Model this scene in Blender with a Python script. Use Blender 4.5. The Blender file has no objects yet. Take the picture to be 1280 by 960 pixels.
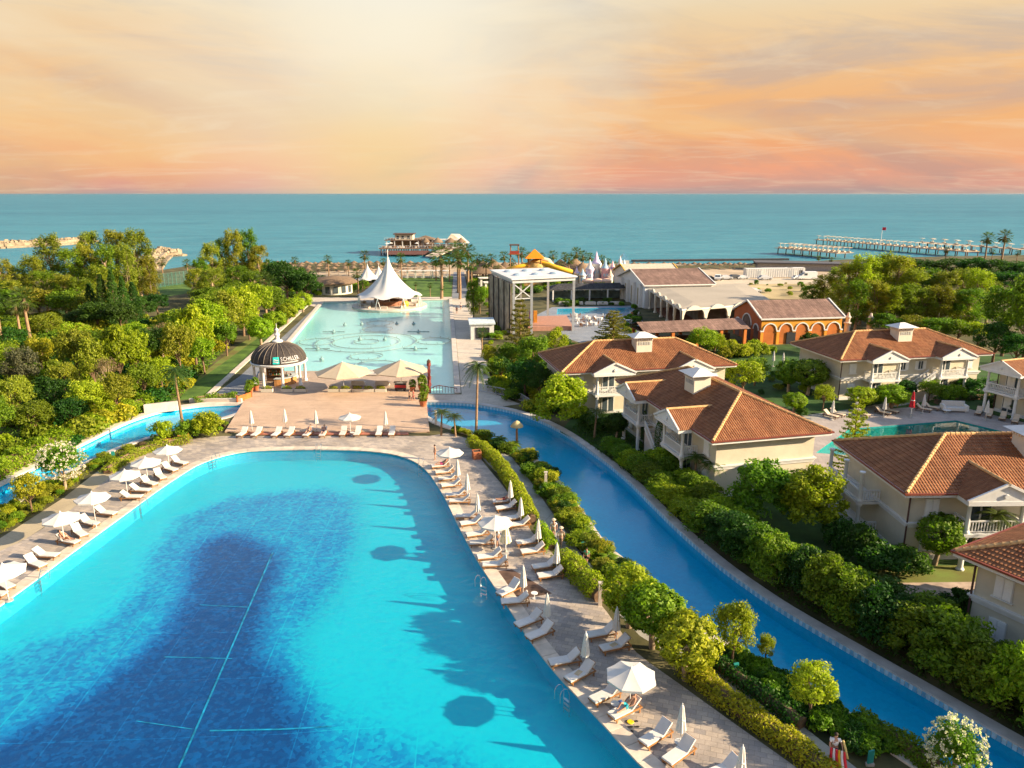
import bpy, math, random
import numpy as np
from mathutils import Vector, Matrix
from mathutils.geometry import tessellate_polygon
R = math.radians
SC = bpy.context.scene
COL = SC.collection
# ---------------------------------------------------------------- camera
F, HC = 930.0, 28.0
PIT = math.atan(238 / F)
SP, CP = math.sin(PIT), math.cos(PIT)
cam = bpy.data.cameras.new('camera')
cam.sensor_width = 36.0
cam.lens = F / 1280 * 36.0
cam.clip_start = 0.5
cam.clip_end = 150000
cam_o = bpy.data.objects.new('camera', cam)
cam_o.location = (0, 0, HC)
cam_o.rotation_euler = (math.pi / 2 - PIT, 0, 0)
COL.objects.link(cam_o)
SC.camera = cam_o
# ---------------------------------------------------------------- world, sun, exposure
SUN_AZ, SUN_EL = R(-11), R(21)          # direction towards the sun, azimuth from +X
SC.view_settings.view_transform = 'Standard'
SC.view_settings.look = 'None'
SC.view_settings.exposure = 1.42
SC.view_settings.gamma = 1.0
SC.view_settings.use_curve_mapping = False
SC.render.engine = 'CYCLES'
SC.cycles.max_bounces = 4
SC.cycles.diffuse_bounces = 3
SC.cycles.glossy_bounces = 2
SC.cycles.use_adaptive_sampling = True
SC.cycles.adaptive_threshold = .025
SC.cycles.transparent_max_bounces = 8
SC.cycles.caustics_reflective = False
SC.cycles.caustics_refractive = False
SC.cycles.use_denoising = True
w = bpy.data.worlds.new('World'); SC.world = w; w.use_nodes = True
nt = w.node_tree; nt.nodes.clear()
def N(t, typ, **kw):
    n = t.nodes.new(typ)
    for k, v in kw.items(): setattr(n, k, v)
    return n
def L(t, a, b): t.links.new(a, b)
def math_node(t, op, a, b=None, clamp=False):
    n = N(t, 'ShaderNodeMath', operation=op, use_clamp=clamp)
    for i, x in enumerate((a, b)):
        if x is None: continue
        if isinstance(x, (int, float)): n.inputs[i].default_value = x
        else: L(t, x, n.inputs[i])
    return n.outputs[0]
def ramp(t, fac, stops):
    n = N(t, 'ShaderNodeValToRGB')
    e = n.color_ramp.elements
    while len(e) > 1: e.remove(e[0])
    e[0].position, e[0].color = stops[0][0], (*stops[0][1], 1)
    for p, c in stops[1:]:
        x = e.new(p); x.color = (*c, 1)
    L(t, fac, n.inputs[0]); return n.outputs[0]
def mixc(t, fac, a, b, blend='MIX'):
    n = N(t, 'ShaderNodeMix', data_type='RGBA', blend_type=blend)
    for i, x in ((0, fac), (6, a), (7, b)):
        if isinstance(x, (int, float)): n.inputs[i].default_value = x
        elif isinstance(x, tuple): n.inputs[i].default_value = (*x, 1)
        else: L(t, x, n.inputs[i])
    return n.outputs[2]
def noise(t, vec, scale, detail=4, rough=.55, dist=0.0):
    n = N(t, 'ShaderNodeTexNoise'); n.inputs['Scale'].default_value = scale
    n.inputs['Detail'].default_value = detail; n.inputs['Roughness'].default_value = rough
    n.inputs['Distortion'].default_value = dist
    if vec is not None: L(t, vec, n.inputs['Vector'])
    return n.outputs['Fac']
sky = N(nt, 'ShaderNodeTexSky', sky_type='NISHITA', sun_disc=False)
sky.sun_elevation = SUN_EL
sky.sun_rotation = math.pi / 2 - SUN_AZ
sky.air_density = 1.0; sky.dust_density = 1.5; sky.ozone_density = 2.0
bg1 = N(nt, 'ShaderNodeBackground'); bg1.inputs[1].default_value = 0.11
L(nt, sky.outputs[0], bg1.inputs[0])
tc = N(nt, 'ShaderNodeTexCoord')
sx = N(nt, 'ShaderNodeSeparateXYZ'); L(nt, tc.outputs['Generated'], sx.inputs[0])
zc = sx.outputs['Z']
# high cloud deck: direction projected on a plane far overhead, so the streaks flatten towards the horizon
den = math_node(nt, 'ADD', math_node(nt, 'MAXIMUM', zc, 0.0), 0.085)
cmb = N(nt, 'ShaderNodeCombineXYZ')
L(nt, math_node(nt, 'DIVIDE', sx.outputs['X'], den), cmb.inputs[0])
L(nt, math_node(nt, 'DIVIDE', sx.outputs['Y'], den), cmb.inputs[1])
mp = N(nt, 'ShaderNodeMapping'); mp.inputs['Scale'].default_value = (0.36, 0.55, 1); mp.inputs['Location'].default_value = (3.1, 1.7, 0)
mp.inputs['Rotation'].default_value = (0, 0, R(12))
L(nt, cmb.outputs[0], mp.inputs[0])
mp2 = N(nt, 'ShaderNodeMapping'); mp2.inputs['Scale'].default_value = (1, 1, 4.2); mp2.inputs['Location'].default_value = (.35, .2, .1); mp2.inputs['Rotation'].default_value = (0, R(5), 0); L(nt, tc.outputs['Generated'], mp2.inputs[0])
n1 = noise(nt, mp2.outputs[0], 2.6, 9, .6, 1.1)
n2 = noise(nt, mp2.outputs[0], 1.5, 6, .55, .8)
n3 = noise(nt, mp.outputs[0], 2.4, 8, .62, 1.2)
warm = ramp(nt, zc, [(0.0, (.50, .40, .38)), (0.007, (.78, .41, .32)), (0.03, (.95, .42, .25)), (0.08, (.98, .47, .18)), (0.14, (.96, .56, .25)), (0.22, (.96, .74, .43)), (0.40, (.80, .80, .80)), (0.7, (.45, .58, .78))])
grey = ramp(nt, zc, [(0.0, (.44, .36, .35)), (0.012, (.56, .35, .30)), (0.08, (.66, .42, .31)), (0.2, (.62, .52, .41)), (0.45, (.60, .62, .66)), (0.8, (.36, .47, .62))])
fc = ramp(nt, n1, [(0.46, (0, 0, 0)), (0.62, (1, 1, 1))])
c1 = mixc(nt, math_node(nt, 'MULTIPLY', fc, .72), warm, grey)
fy = ramp(nt, n2, [(0.46, (0, 0, 0)), (0.66, (1, 1, 1))])
yel = ramp(nt, zc, [(0.0, (1.0, .58, .24)), (0.10, (1.0, .70, .36)), (0.22, (1.0, .86, .60)), (0.3, (1.0, .88, .70)), (.6, (.75, .80, .88))])
c2 = mixc(nt, math_node(nt, 'MULTIPLY', fy, .75), c1, yel)
fs = ramp(nt, n3, [(0.5, (0, 0, 0)), (0.8, (1, 1, 1))])
c3 = mixc(nt, math_node(nt, 'MULTIPLY', fs, .5), c2, (1.0, .80, .55))
# brighter, yellower air round the sunset glow over the sea
gd = N(nt, 'ShaderNodeVectorMath', operation='DOT_PRODUCT'); L(nt, tc.outputs['Generated'], gd.inputs[0]); gd.inputs[1].default_value = Vector((-.14, .965, .225)).normalized()
glow = ramp(nt, gd.outputs['Value'], [(.94, (0, 0, 0)), (.985, (.45, .45, .45)), (1.0, (1, 1, 1))])
c3 = mixc(nt, math_node(nt, 'MULTIPLY', glow, .9), c3, (1.08, .98, .76))
gd2 = N(nt, 'ShaderNodeVectorMath', operation='DOT_PRODUCT'); L(nt, tc.outputs['Generated'], gd2.inputs[0]); gd2.inputs[1].default_value = Vector((-.165, .98, .022)).normalized()
c3 = mixc(nt, math_node(nt, 'MULTIPLY', ramp(nt, gd2.outputs['Value'], [(.988, (0, 0, 0)), (.9985, (.6, .6, .6)), (1.0, (1, 1, 1))]), .45), c3, (1.0, .74, .27))
bg2 = N(nt, 'ShaderNodeBackground'); bg2.inputs[1].default_value = 0.345
L(nt, c3, bg2.inputs[0])
mixs = N(nt, 'ShaderNodeMixShader')
L(nt, ramp(nt, zc, [(0.0, (0, 0, 0)), (0.20, (.05, .05, .05)), (0.55, (.85, .85, .85))]), mixs.inputs[0])
L(nt, bg2.outputs[0], mixs.inputs[1]); L(nt, bg1.outputs[0], mixs.inputs[2])
wo = N(nt, 'ShaderNodeOutputWorld'); L(nt, mixs.outputs[0], wo.inputs[0])
sun = bpy.data.lights.new('sun', 'SUN'); sun.energy = 5.0; sun.angle = R(0.6); sun.color = (1.0, .80, .54)
sun_o = bpy.data.objects.new('sun', sun); COL.objects.link(sun_o)
sd = Vector((math.cos(SUN_EL) * math.cos(SUN_AZ), math.cos(SUN_EL) * math.sin(SUN_AZ), math.sin(SUN_EL)))
sun_o.rotation_euler = sd.to_track_quat('Z', 'Y').to_euler()
sun_o.location = (200, 0, 120)
# ---------------------------------------------------------------- helpers
def P(px, py, z=0.0):
    """ground point (height z) that the photograph shows at px, py"""
    x, v = (px - 640) / F, (py - 480) / F
    d = (x, CP - v * SP, -SP - v * CP); t = (z - HC) / d[2]
    return Vector((d[0] * t, d[1] * t, z))
def ZT(py, Y):
    """height of the ray of row py at distance Y"""
    v = (py - 480) / F
    return HC + (-SP - v * CP) * Y / (CP - v * SP)
def PX(depthY):
    return F / (depthY * CP + HC * SP * .6)      # pixels per metre
def smooth_curve(pts, n=5, closed=False):
    pts = [Vector(p) for p in pts]; out = []; m = len(pts)
    for i in range(m if closed else m - 1):
        a = pts[(i - 1) % m] if closed or i > 0 else pts[0]
        b, c = pts[i], pts[(i + 1) % m]
        d = pts[(i + 2) % m] if closed or i + 2 < m else pts[-1]
        for k in range(n):
            t = k / n
            out.append(.5 * ((2 * b) + (c - a) * t + (2 * a - 5 * b + 4 * c - d) * t * t + (3 * b - a - 3 * c + d) * t ** 3))
    if not closed: out.append(pts[-1])
    return out
def resample(pts, step):
    out = [pts[0]]; acc = 0
    for a, b in zip(pts, pts[1:]):
        l = (b - a).length
        while acc + l >= step:
            t = (step - acc) / l; a = a.lerp(b, t); out.append(a.copy()); l = (b - a).length; acc = 0
        acc += l
    return out
def offset(pts, d, closed=False):
    out = []; n = len(pts)
    for i, p in enumerate(pts):
        a = pts[(i - 1) % n] if closed or i > 0 else pts[0]
        b = pts[(i + 1) % n] if closed or i + 1 < n else pts[-1]
        t = (b - a); t.z = 0; t.normalize()
        out.append(Vector((p.x + t.y * d, p.y - t.x * d, p.z)))
    return out
def area2(p): return sum(a[0] * b[1] - b[0] * a[1] for a, b in zip(p, p[1:] + p[:1]))
def inside(x, y, poly):
    c = False; j = len(poly) - 1
    for i in range(len(poly)):
        xi, yi, xj, yj = poly[i][0], poly[i][1], poly[j][0], poly[j][1]
        if (yi > y) != (yj > y) and x < (xj - xi) * (y - yi) / (yj - yi) + xi: c = not c
        j = i
    return c
class MB:
    def __init__(s): s.v, s.f, s.m, s.uv = [], [], [], []
    def add(s, vs, fs, mi=0, uvs=None):
        o = len(s.v); s.v += [tuple(x) for x in vs]
        for i, f in enumerate(fs):
            s.f.append(tuple(o + k for k in f)); s.m.append(mi); s.uv.append(uvs[i] if uvs else None)
        return s
    def box(s, cx, cy, cz, sx, sy, sz, rz=0.0, mi=0, top=1.0):
        c, q = math.cos(rz), math.sin(rz); vs = []
        for z, k in ((-.5, 1), (.5, top)):
            for x, y in ((-.5, -.5), (.5, -.5), (.5, .5), (-.5, .5)):
                X, Y = x * sx * k, y * sy * k
                vs.append((cx + X * c - Y * q, cy + X * q + Y * c, cz + z * sz))
        return s.add(vs, [(3, 2, 1, 0), (4, 5, 6, 7), (0, 1, 5, 4), (1, 2, 6, 5), (2, 3, 7, 6), (3, 0, 4, 7)], mi)
    def bx(s, x0, x1, y0, y1, z0, z1, mi=0): return s.box((x0 + x1) / 2, (y0 + y1) / 2, (z0 + z1) / 2, x1 - x0, y1 - y0, z1 - z0, 0, mi)
    def bar(s, p0, p1, w, h, mi=0):
        p0, p1 = Vector(p0), Vector(p1); d = (p1 - p0).normalized()
        up = Vector((0, 0, 1)) if abs(d.z) < .95 else Vector((0, 1, 0))
        a = d.cross(up).normalized() * w / 2; b = a.cross(d).normalized() * h / 2
        vs = [p + x * a + y * b for p in (p0, p1) for x, y in ((-1, -1), (1, -1), (1, 1), (-1, 1))]
        return s.add(vs, [(0, 1, 2, 3), (7, 6, 5, 4), (4, 5, 1, 0), (5, 6, 2, 1), (6, 7, 3, 2), (7, 4, 0, 3)], mi)
    def cyl(s, p0, p1, r0, r1=None, n=8, mi=0, caps=True):
        r1 = r0 if r1 is None else r1; p0, p1 = Vector(p0), Vector(p1); d = (p1 - p0).normalized()
        a = d.orthogonal().normalized(); b = d.cross(a); vs = []
        for p, r in ((p0, r0), (p1, r1)):
            vs += [p + (a * math.cos(2 * math.pi * i / n) + b * math.sin(2 * math.pi * i / n)) * r for i in range(n)]
        fs = [(i, (i + 1) % n, n + (i + 1) % n, n + i) for i in range(n)]
        if caps: fs += [tuple(range(n - 1, -1, -1)), tuple(range(n, 2 * n))]
        return s.add(vs, fs, mi)
    def tube(s, pts, rs, n=7, mi=0):
        pts = [Vector(p) for p in pts]
        if not hasattr(rs, '__len__'): rs = [rs] * len(pts)
        vs = []; ref = None
        for i, p in enumerate(pts):
            d = (pts[min(i + 1, len(pts) - 1)] - pts[max(i - 1, 0)]).normalized()
            if ref is None: ref = d.orthogonal().normalized()
            ref = (ref - d * ref.dot(d)).normalized(); b = d.cross(ref)
            vs += [p + (ref * math.cos(2 * math.pi * k / n) + b * math.sin(2 * math.pi * k / n)) * rs[i] for k in range(n)]
        fs = [(i * n + k, i * n + (k + 1) % n, (i + 1) * n + (k + 1) % n, (i + 1) * n + k) for i in range(len(pts) - 1) for k in range(n)]
        fs += [tuple(range(n - 1, -1, -1)), tuple(range((len(pts) - 1) * n, len(pts) * n))]
        return s.add(vs, fs, mi)
    def lathe(s, prof, n=16, c=(0, 0, 0), mi=0, pleat=0.0, k=8):
        vs = []; m = len(prof)
        for i in range(n):
            a = 2 * math.pi * i / n; q = 1 + pleat * math.cos(k * a)
            vs += [(c[0] + r * q * math.cos(a), c[1] + r * q * math.sin(a), c[2] + z) for r, z in prof]
        fs = [(i * m + j, ((i + 1) % n) * m + j, ((i + 1) % n) * m + j + 1, i * m + j + 1) for i in range(n) for j in range(m - 1)]
        return s.add(vs, fs, mi)
    def prism(s, poly, z0, z1, mi=0):
        poly = [tuple(p[:2]) for p in poly]
        if area2(poly) < 0: poly = poly[::-1]
        n = len(poly); vs = [(x, y, z0) for x, y in poly] + [(x, y, z1) for x, y in poly]
        return s.add(vs, [tuple(range(n - 1, -1, -1)), tuple(range(n, 2 * n))] + [(i, (i + 1) % n, n + (i + 1) % n, n + i) for i in range(n)], mi)
    def plate(s, pts, th, mi=0):
        """thick plate from a flat loop of 3-D points"""
        pts = [Vector(p) for p in pts]; nn = (pts[1] - pts[0]).cross(pts[2] - pts[0]).normalized() * th; n = len(pts)
        return s.add(pts + [p - nn for p in pts], [tuple(range(n)), tuple(range(2 * n - 1, n - 1, -1))] + [(i, n + i, n + (i + 1) % n, (i + 1) % n) for i in range(n)], mi)
    def build(s, name, mats, parent=None, smooth=None, loc=None, rz=0.0):
        me = bpy.data.meshes.new(name); me.from_pydata(s.v, [], s.f)
        if not isinstance(mats, (list, tuple)): mats = [mats]
        for m in mats: me.materials.append(m)
        if len(mats) > 1: me.polygons.foreach_set('material_index', s.m)
        if any(u is not None for u in s.uv):
            ul = me.uv_layers.new(name='UVMap'); fl = []
            for f, u in zip(s.f, s.uv):
                for k in range(len(f)): fl += list(u[k]) if u else [0, 0]
            ul.data.foreach_set('uv', fl)
        if smooth is not None:
            me.polygons.foreach_set('use_smooth', [True] * len(me.polygons)); me.set_sharp_from_angle(angle=R(smooth))
        me.update(); me.validate()
        return link(name, me, parent, loc, rz)
def link(name, data, parent=None, loc=None, rz=0.0):
    o = bpy.data.objects.new(name, data); COL.objects.link(o)
    if parent is not None: o.parent = parent; CHILD.setdefault(parent.name, []).append(o)
    if loc is not None: o.location = loc
    if rz: o.rotation_euler = (0, 0, rz)
    return o
def tag(o, label=None, cat=None, group=None, kind=None):
    for k, v in (('label', label), ('category', cat), ('group', group), ('kind', kind)):
        if v: o[k] = v
    return o
def thing(name, label, cat, loc=(0, 0, 0), rz=0.0, group=None): return tag(link(name, None, None, loc, rz), label, cat, group)
CHILD = {}
def copy_tree(o, parent=None, label=None, loc=None, rz=None, scale=None, group=None):
    c = o.copy(); COL.objects.link(c); c.parent = parent
    if parent is not None: CHILD.setdefault(parent.name, []).append(c)
    for ch in CHILD.get(o.name, []): copy_tree(ch, c)
    if label: c['label'] = label
    if group: c['group'] = group
    if loc is not None: c.location = loc
    if rz is not None: c.rotation_euler = (0, 0, rz)
    if scale is not None: c.scale = scale if hasattr(scale, '__len__') else (scale,) * 3
    return c
class Proto:
    """the first use takes the original itself, later ones copies with copied parts"""
    def __init__(s, o): s.o, s.used = o, False
    def put(s, label, loc, rz=0.0, scale=None, group=None, mats=None):
        if s.used: o = copy_tree(s.o)
        else: o = s.o; s.used = True
        if mats and s.__dict__.get('base') is None: s.base = True
        o['label'] = label; o.location = loc; o.rotation_euler = (0, 0, rz)
        if scale is not None: o.scale = scale if hasattr(scale, '__len__') else (scale,) * 3
        if group: o['group'] = group
        return o
def recolor(o, m):
    for s in o.material_slots: s.link = 'OBJECT'; s.material = m
ORD = ['first', 'second', 'third', 'fourth', 'fifth', 'sixth', 'seventh', 'eighth', 'ninth', 'tenth', 'eleventh', 'twelfth', 'thirteenth', 'fourteenth', 'fifteenth', 'sixteenth', 'seventeenth', 'eighteenth', 'nineteenth', 'twentieth', 'twenty-first', 'twenty-second', 'twenty-third', 'twenty-fourth', 'twenty-fifth', 'twenty-sixth', 'twenty-seventh', 'twenty-eighth', 'twenty-ninth', 'thirtieth'] + [t + '-' + u if u else v for t, v in (('thirty', 'thirtieth'), ('forty', 'fortieth'), ('fifty', 'fiftieth'), ('sixty', 'sixtieth')) for u in ('', 'first', 'second', 'third', 'fourth', 'fifth', 'sixth', 'seventh', 'eighth', 'ninth')][1:]
rng = random.Random(7)
# ---------------------------------------------------------------- materials
MATS = {}
def M(name, col, rough=.6, var=.18, scale=2.0, bump=0.0, bscale=25.0, spec=.3, metal=0.0, objvar=0.0, col2=None, trans=0.0):
    if name in MATS: return MATS[name]
    m = bpy.data.materials.new(name); m.use_nodes = True; t = m.node_tree; b = t.nodes['Principled BSDF']
    tc = N(t, 'ShaderNodeTexCoord'); v = tc.outputs['Object']
    n = noise(t, v, scale, 5)
    lo = tuple(c * (1 - var) for c in col); hi = tuple(min(1, c * (1 + var)) for c in (col2 or col))
    c = ramp(t, n, [(.32, lo), (.68, hi)])
    if objvar:
        oi = N(t, 'ShaderNodeObjectInfo'); hs = N(t, 'ShaderNodeHueSaturation')
        L(t, math_node(t, 'ADD', math_node(t, 'MULTIPLY', oi.outputs['Random'], 2 * objvar), 1 - objvar), hs.inputs['Value']); L(t, c, hs.inputs['Color']); c = hs.outputs[0]
    L(t, c, b.inputs['Base Color'])
    b.inputs['Roughness'].default_value = rough; b.inputs['Specular IOR Level'].default_value = spec; b.inputs['Metallic'].default_value = metal
    if bump:
        bn = N(t, 'ShaderNodeBump'); bn.inputs['Strength'].default_value = bump; bn.inputs['Distance'].default_value = .03
        L(t, noise(t, v, bscale, 4), bn.inputs['Height']); L(t, bn.outputs[0], b.inputs['Normal'])
    MATS[name] = m; return m
def leaf_mat(name, col, var=.35, trans=.42):
    if name in MATS: return MATS[name]
    m = bpy.data.materials.new(name); m.use_nodes = True; t = m.node_tree; t.nodes.clear()
    g = N(t, 'ShaderNodeNewGeometry'); oi = N(t, 'ShaderNodeObjectInfo')
    a = tuple(c * (1 - var) for c in col); d = (col[0] * (1 + var * 1.4), col[1] * (1 + var), col[2] * (1 + var * .5))
    c = ramp(t, g.outputs['Random Per Island'], [(0, a), (.6, col), (1, d)])
    hs = N(t, 'ShaderNodeHueSaturation')
    L(t, math_node(t, 'ADD', math_node(t, 'MULTIPLY', oi.outputs['Random'], .05), .475), hs.inputs['Hue'])
    rv = math_node(t, 'FRACT', math_node(t, 'MULTIPLY', oi.outputs['Random'], 7.31))
    L(t, math_node(t, 'ADD', math_node(t, 'MULTIPLY', rv, .45), .78), hs.inputs['Value']); L(t, c, hs.inputs['Color'])
    df = N(t, 'ShaderNodeBsdfPrincipled'); df.inputs['Roughness'].default_value = .55; df.inputs['Specular IOR Level'].default_value = .25
    L(t, hs.outputs[0], df.inputs['Base Color'])
    tr = N(t, 'ShaderNodeBsdfTranslucent'); L(t, mixc(t, 1.0, hs.outputs[0], (1.05, 1.3, .5), 'MULTIPLY'), tr.inputs[0])
    mx = N(t, 'ShaderNodeMixShader'); mx.inputs[0].default_value = trans; L(t, df.outputs[0], mx.inputs[1]); L(t, tr.outputs[0], mx.inputs[2])
    o = N(t, 'ShaderNodeOutputMaterial'); L(t, mx.outputs[0], o.inputs[0]); MATS[name] = m; return m
def brick_mat(name, c1, c2, mortar, bw, bh, mort=.012, rot=0.0, rough=.7, off=.5, bump=.3, stain=.25, stain_scale=.25, uv=False, spec=.3):
    if name in MATS: return MATS[name]
    m = bpy.data.materials.new(name); m.use_nodes = True; t = m.node_tree; b = t.nodes['Principled BSDF']
    tc = N(t, 'ShaderNodeTexCoord'); mp = N(t, 'ShaderNodeMapping'); mp.inputs['Rotation'].default_value = (0, 0, rot); L(t, tc.outputs['UV' if uv else 'Object'], mp.inputs[0])
    br = N(t, 'ShaderNodeTexBrick'); br.offset = off; br.inputs['Scale'].default_value = 1; br.inputs['Brick Width'].default_value = bw; br.inputs['Row Height'].default_value = bh
    br.inputs['Mortar Size'].default_value = mort; br.inputs['Mortar Smooth'].default_value = .1; br.inputs['Bias'].default_value = 0
    for i, c in ((1, c1), (2, c2), (3, mortar)): br.inputs[i].default_value = (*c, 1)
    L(t, mp.outputs[0], br.inputs[0])
    n = noise(t, tc.outputs['Object'], stain_scale, 6, .6, .5)
    c = mixc(t, 1.0, br.outputs[0], ramp(t, n, [(.3, (1 - stain,) * 3), (.7, (1 + stain * .4,) * 3)]), 'MULTIPLY')
    n2 = noise(t, tc.outputs['Object'], 9, 4, .6)
    c = mixc(t, 1.0, c, ramp(t, n2, [(.3, (.88,) * 3), (.7, (1.08,) * 3)]), 'MULTIPLY')
    L(t, c, b.inputs['Base Color']); b.inputs['Roughness'].default_value = rough; b.inputs['Specular IOR Level'].default_value = spec
    bn = N(t, 'ShaderNodeBump'); bn.inputs['Strength'].default_value = bump; bn.inputs['Distance'].default_value = .01; bn.invert = True
    L(t, br.outputs['Fac'], bn.inputs['Height']); L(t, bn.outputs[0], b.inputs['Normal'])
    MATS[name] = m; return m
def water_mat(name, tint, rough=.03, bump=.15, scale=1.2, fres=1.33, murk=None):
    m = bpy.data.materials.new(name); m.use_nodes = True; t = m.node_tree; t.nodes.clear()
    tc = N(t, 'ShaderNodeTexCoord')
    h = math_node(t, 'ADD', noise(t, tc.outputs['Object'], scale, 3, .5, .6), math_node(t, 'MULTIPLY', noise(t, tc.outputs['Object'], scale * 4, 2), .35))
    bn = N(t, 'ShaderNodeBump'); bn.inputs['Strength'].default_value = bump; bn.inputs['Distance'].default_value = .12; L(t, h, bn.inputs['Height'])
    ge = N(t, 'ShaderNodeNewGeometry'); dp = N(t, 'ShaderNodeVectorMath', operation='DOT_PRODUCT'); L(t, ge.outputs['Incoming'], dp.inputs[0]); L(t, bn.outputs[0], dp.inputs[1])
    cs_ = math_node(t, 'ABSOLUTE', dp.outputs['Value']); f5 = math_node(t, 'POWER', math_node(t, 'SUBTRACT', 1.0, cs_, True), 5.0)
    fr_ = math_node(t, 'ADD', math_node(t, 'MULTIPLY', f5, .98), .02 if fres < 1.4 else .06, True)
    tr = N(t, 'ShaderNodeBsdfTransparent'); tr.inputs[0].default_value = (*tint, 1)
    if murk:      # light scattered back by the water body itself
        df = N(t, 'ShaderNodeBsdfDiffuse'); df.inputs[0].default_value = (*murk[1], 1); mk = N(t, 'ShaderNodeMixShader'); mk.inputs[0].default_value = murk[0]; L(t, tr.outputs[0], mk.inputs[1]); L(t, df.outputs[0], mk.inputs[2]); tr = mk
    gl = N(t, 'ShaderNodeBsdfGlossy'); gl.inputs['Roughness'].default_value = rough; L(t, bn.outputs[0], gl.inputs['Normal'])
    mx = N(t, 'ShaderNodeMixShader'); L(t, fr_, mx.inputs[0]); L(t, tr.outputs[0], mx.inputs[1]); L(t, gl.outputs[0], mx.inputs[2])
    o = N(t, 'ShaderNodeOutputMaterial'); L(t, mx.outputs[0], o.inputs[0]); return m
def roof_mat(name, a, b_, c_, tw=.24, th=.36, bump=.8):
    """barrel tiles: u runs along the eave, v up the slope (metres)"""
    m = bpy.data.materials.new(name); m.use_nodes = True; t = m.node_tree; b = t.nodes['Principled BSDF']
    tc = N(t, 'ShaderNodeTexCoord'); s = N(t, 'ShaderNodeSeparateXYZ'); L(t, tc.outputs['UV'], s.inputs[0])
    u = math_node(t, 'DIVIDE', s.outputs[0], tw); v = math_node(t, 'DIVIDE', s.outputs[1], th)
    cb = N(t, 'ShaderNodeCombineXYZ'); L(t, math_node(t, 'FLOOR', u), cb.inputs[0]); L(t, math_node(t, 'FLOOR', v), cb.inputs[1])
    wn = N(t, 'ShaderNodeTexWhiteNoise', noise_dimensions='2D'); L(t, cb.outputs[0], wn.inputs[0])
    c = ramp(t, wn.outputs[0], [(0, a), (.5, b_), (1, c_)])
    n = noise(t, tc.outputs['Object'], .35, 5, .6)
    c = mixc(t, 1.0, c, ramp(t, n, [(.3, (.72,) * 3), (.7, (1.12,) * 3)]), 'MULTIPLY')
    ms = N(t, 'ShaderNodeMapping'); ms.inputs['Scale'].default_value = (1.6, .22, 1); L(t, tc.outputs['UV'], ms.inputs[0])
    c = mixc(t, 1.0, c, ramp(t, noise(t, ms.outputs[0], 1.0, 6, .65, .4), [(.35, (.70, .68, .68)), (.6, (1.06,) * 3)]), 'MULTIPLY')
    L(t, c, b.inputs['Base Color']); b.inputs['Roughness'].default_value = .75; b.inputs['Specular IOR Level'].default_value = .2
    w = math_node(t, 'ABSOLUTE', math_node(t, 'SINE', math_node(t, 'MULTIPLY', u, math.pi)))
    saw = math_node(t, 'MULTIPLY', math_node(t, 'FRACT', v), -.6)
    bn = N(t, 'ShaderNodeBump'); bn.inputs['Strength'].default_value = bump; bn.inputs['Distance'].default_value = .06
    L(t, math_node(t, 'ADD', w, saw), bn.inputs['Height']); L(t, bn.outputs[0], b.inputs['Normal'])
    MATS[name] = m; return m
WHITE = M('white_paint', (.66, .65, .62), .5, .06)
CREAM = M('cream_render', (.56, .50, .38), .8, .08, .6, .15, 40)
CREAM2 = M('cream_render_light', (.60, .56, .46), .8, .06, .6, .1, 40)
CUSH = M('cushion_fabric', (.62, .59, .54), .9, .05, 3, .2, 60, objvar=.06)
TEAK = M('teak_wood', (.30, .14, .05), .5, .25, 5, .2, 40, objvar=.15)
DWOOD = M('dark_wood', (.10, .05, .03), .6, .3, 4)
CANVAS = M('parasol_canvas', (.62, .59, .53), .9, .05, 3, .1, 50, objvar=.04)
CANVAS_Y = M('parasol_canvas_cream', (.78, .68, .45), .9, .05, 3)
TAN = M('tan_canvas', (.52, .41, .28), .9, .07, 1.5)
STEEL = M('brushed_steel', (.55, .56, .57), .3, .05, 3, metal=1.0)
ALU = M('grey_metal_paint', (.42, .44, .46), .5, .08)
DARK = M('dark_metal', (.035, .035, .04), .45, .2)
GLASS = M('window_glass', (.05, .07, .085), .08, .2, 1, spec=.8)
CONC = M('concrete', (.36, .34, .31), .85, .15, .5, .2, 12)
STONE = M('pale_stone', (.56, .48, .40), .8, .15, .7, .25, 10)
THATCH = M('thatch', (.20, .135, .085), .95, .4, 4, .6, 30, objvar=.2)
BARK = M('bark', (.16, .10, .06), .9, .35, 3, .6, 14, objvar=.2)
BARKP = M('pale_bark', (.30, .22, .14), .9, .3, 3, .5, 14, objvar=.2)
PALMB = M('palm_bark', (.27, .17, .095), .9, .3, 5, .6, 10, objvar=.15)
TERRA = M('terracotta', (.42, .14, .06), .7, .2)
SOIL = M('garden_soil', (.07, .05, .03), .95, .4, 1.5, .5, 8)
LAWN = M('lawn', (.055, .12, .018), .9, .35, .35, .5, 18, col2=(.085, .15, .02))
LAWN_DRY = M('dry_lawn', (.20, .15, .045), .9, .3, .3, .5, 18, col2=(.12, .16, .03))
SAND = M('sand', (.44, .34, .23), .95, .2, .12, .3, 6)
LF = {k: leaf_mat('leaf_' + k, c) for k, c in dict(bright=(.255, .35, .012), mid=(.145, .24, .012), dark=(.042, .11, .012), olive=(.24, .265, .02), yellow=(.33, .355, .018), pine=(.19, .20, .025), grey=(.13, .13, .07), dry=(.22, .15, .085), flower=(.78, .72, .66), pink=(.6, .12, .2), palm=(.075, .12, .022)).items()}
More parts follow.
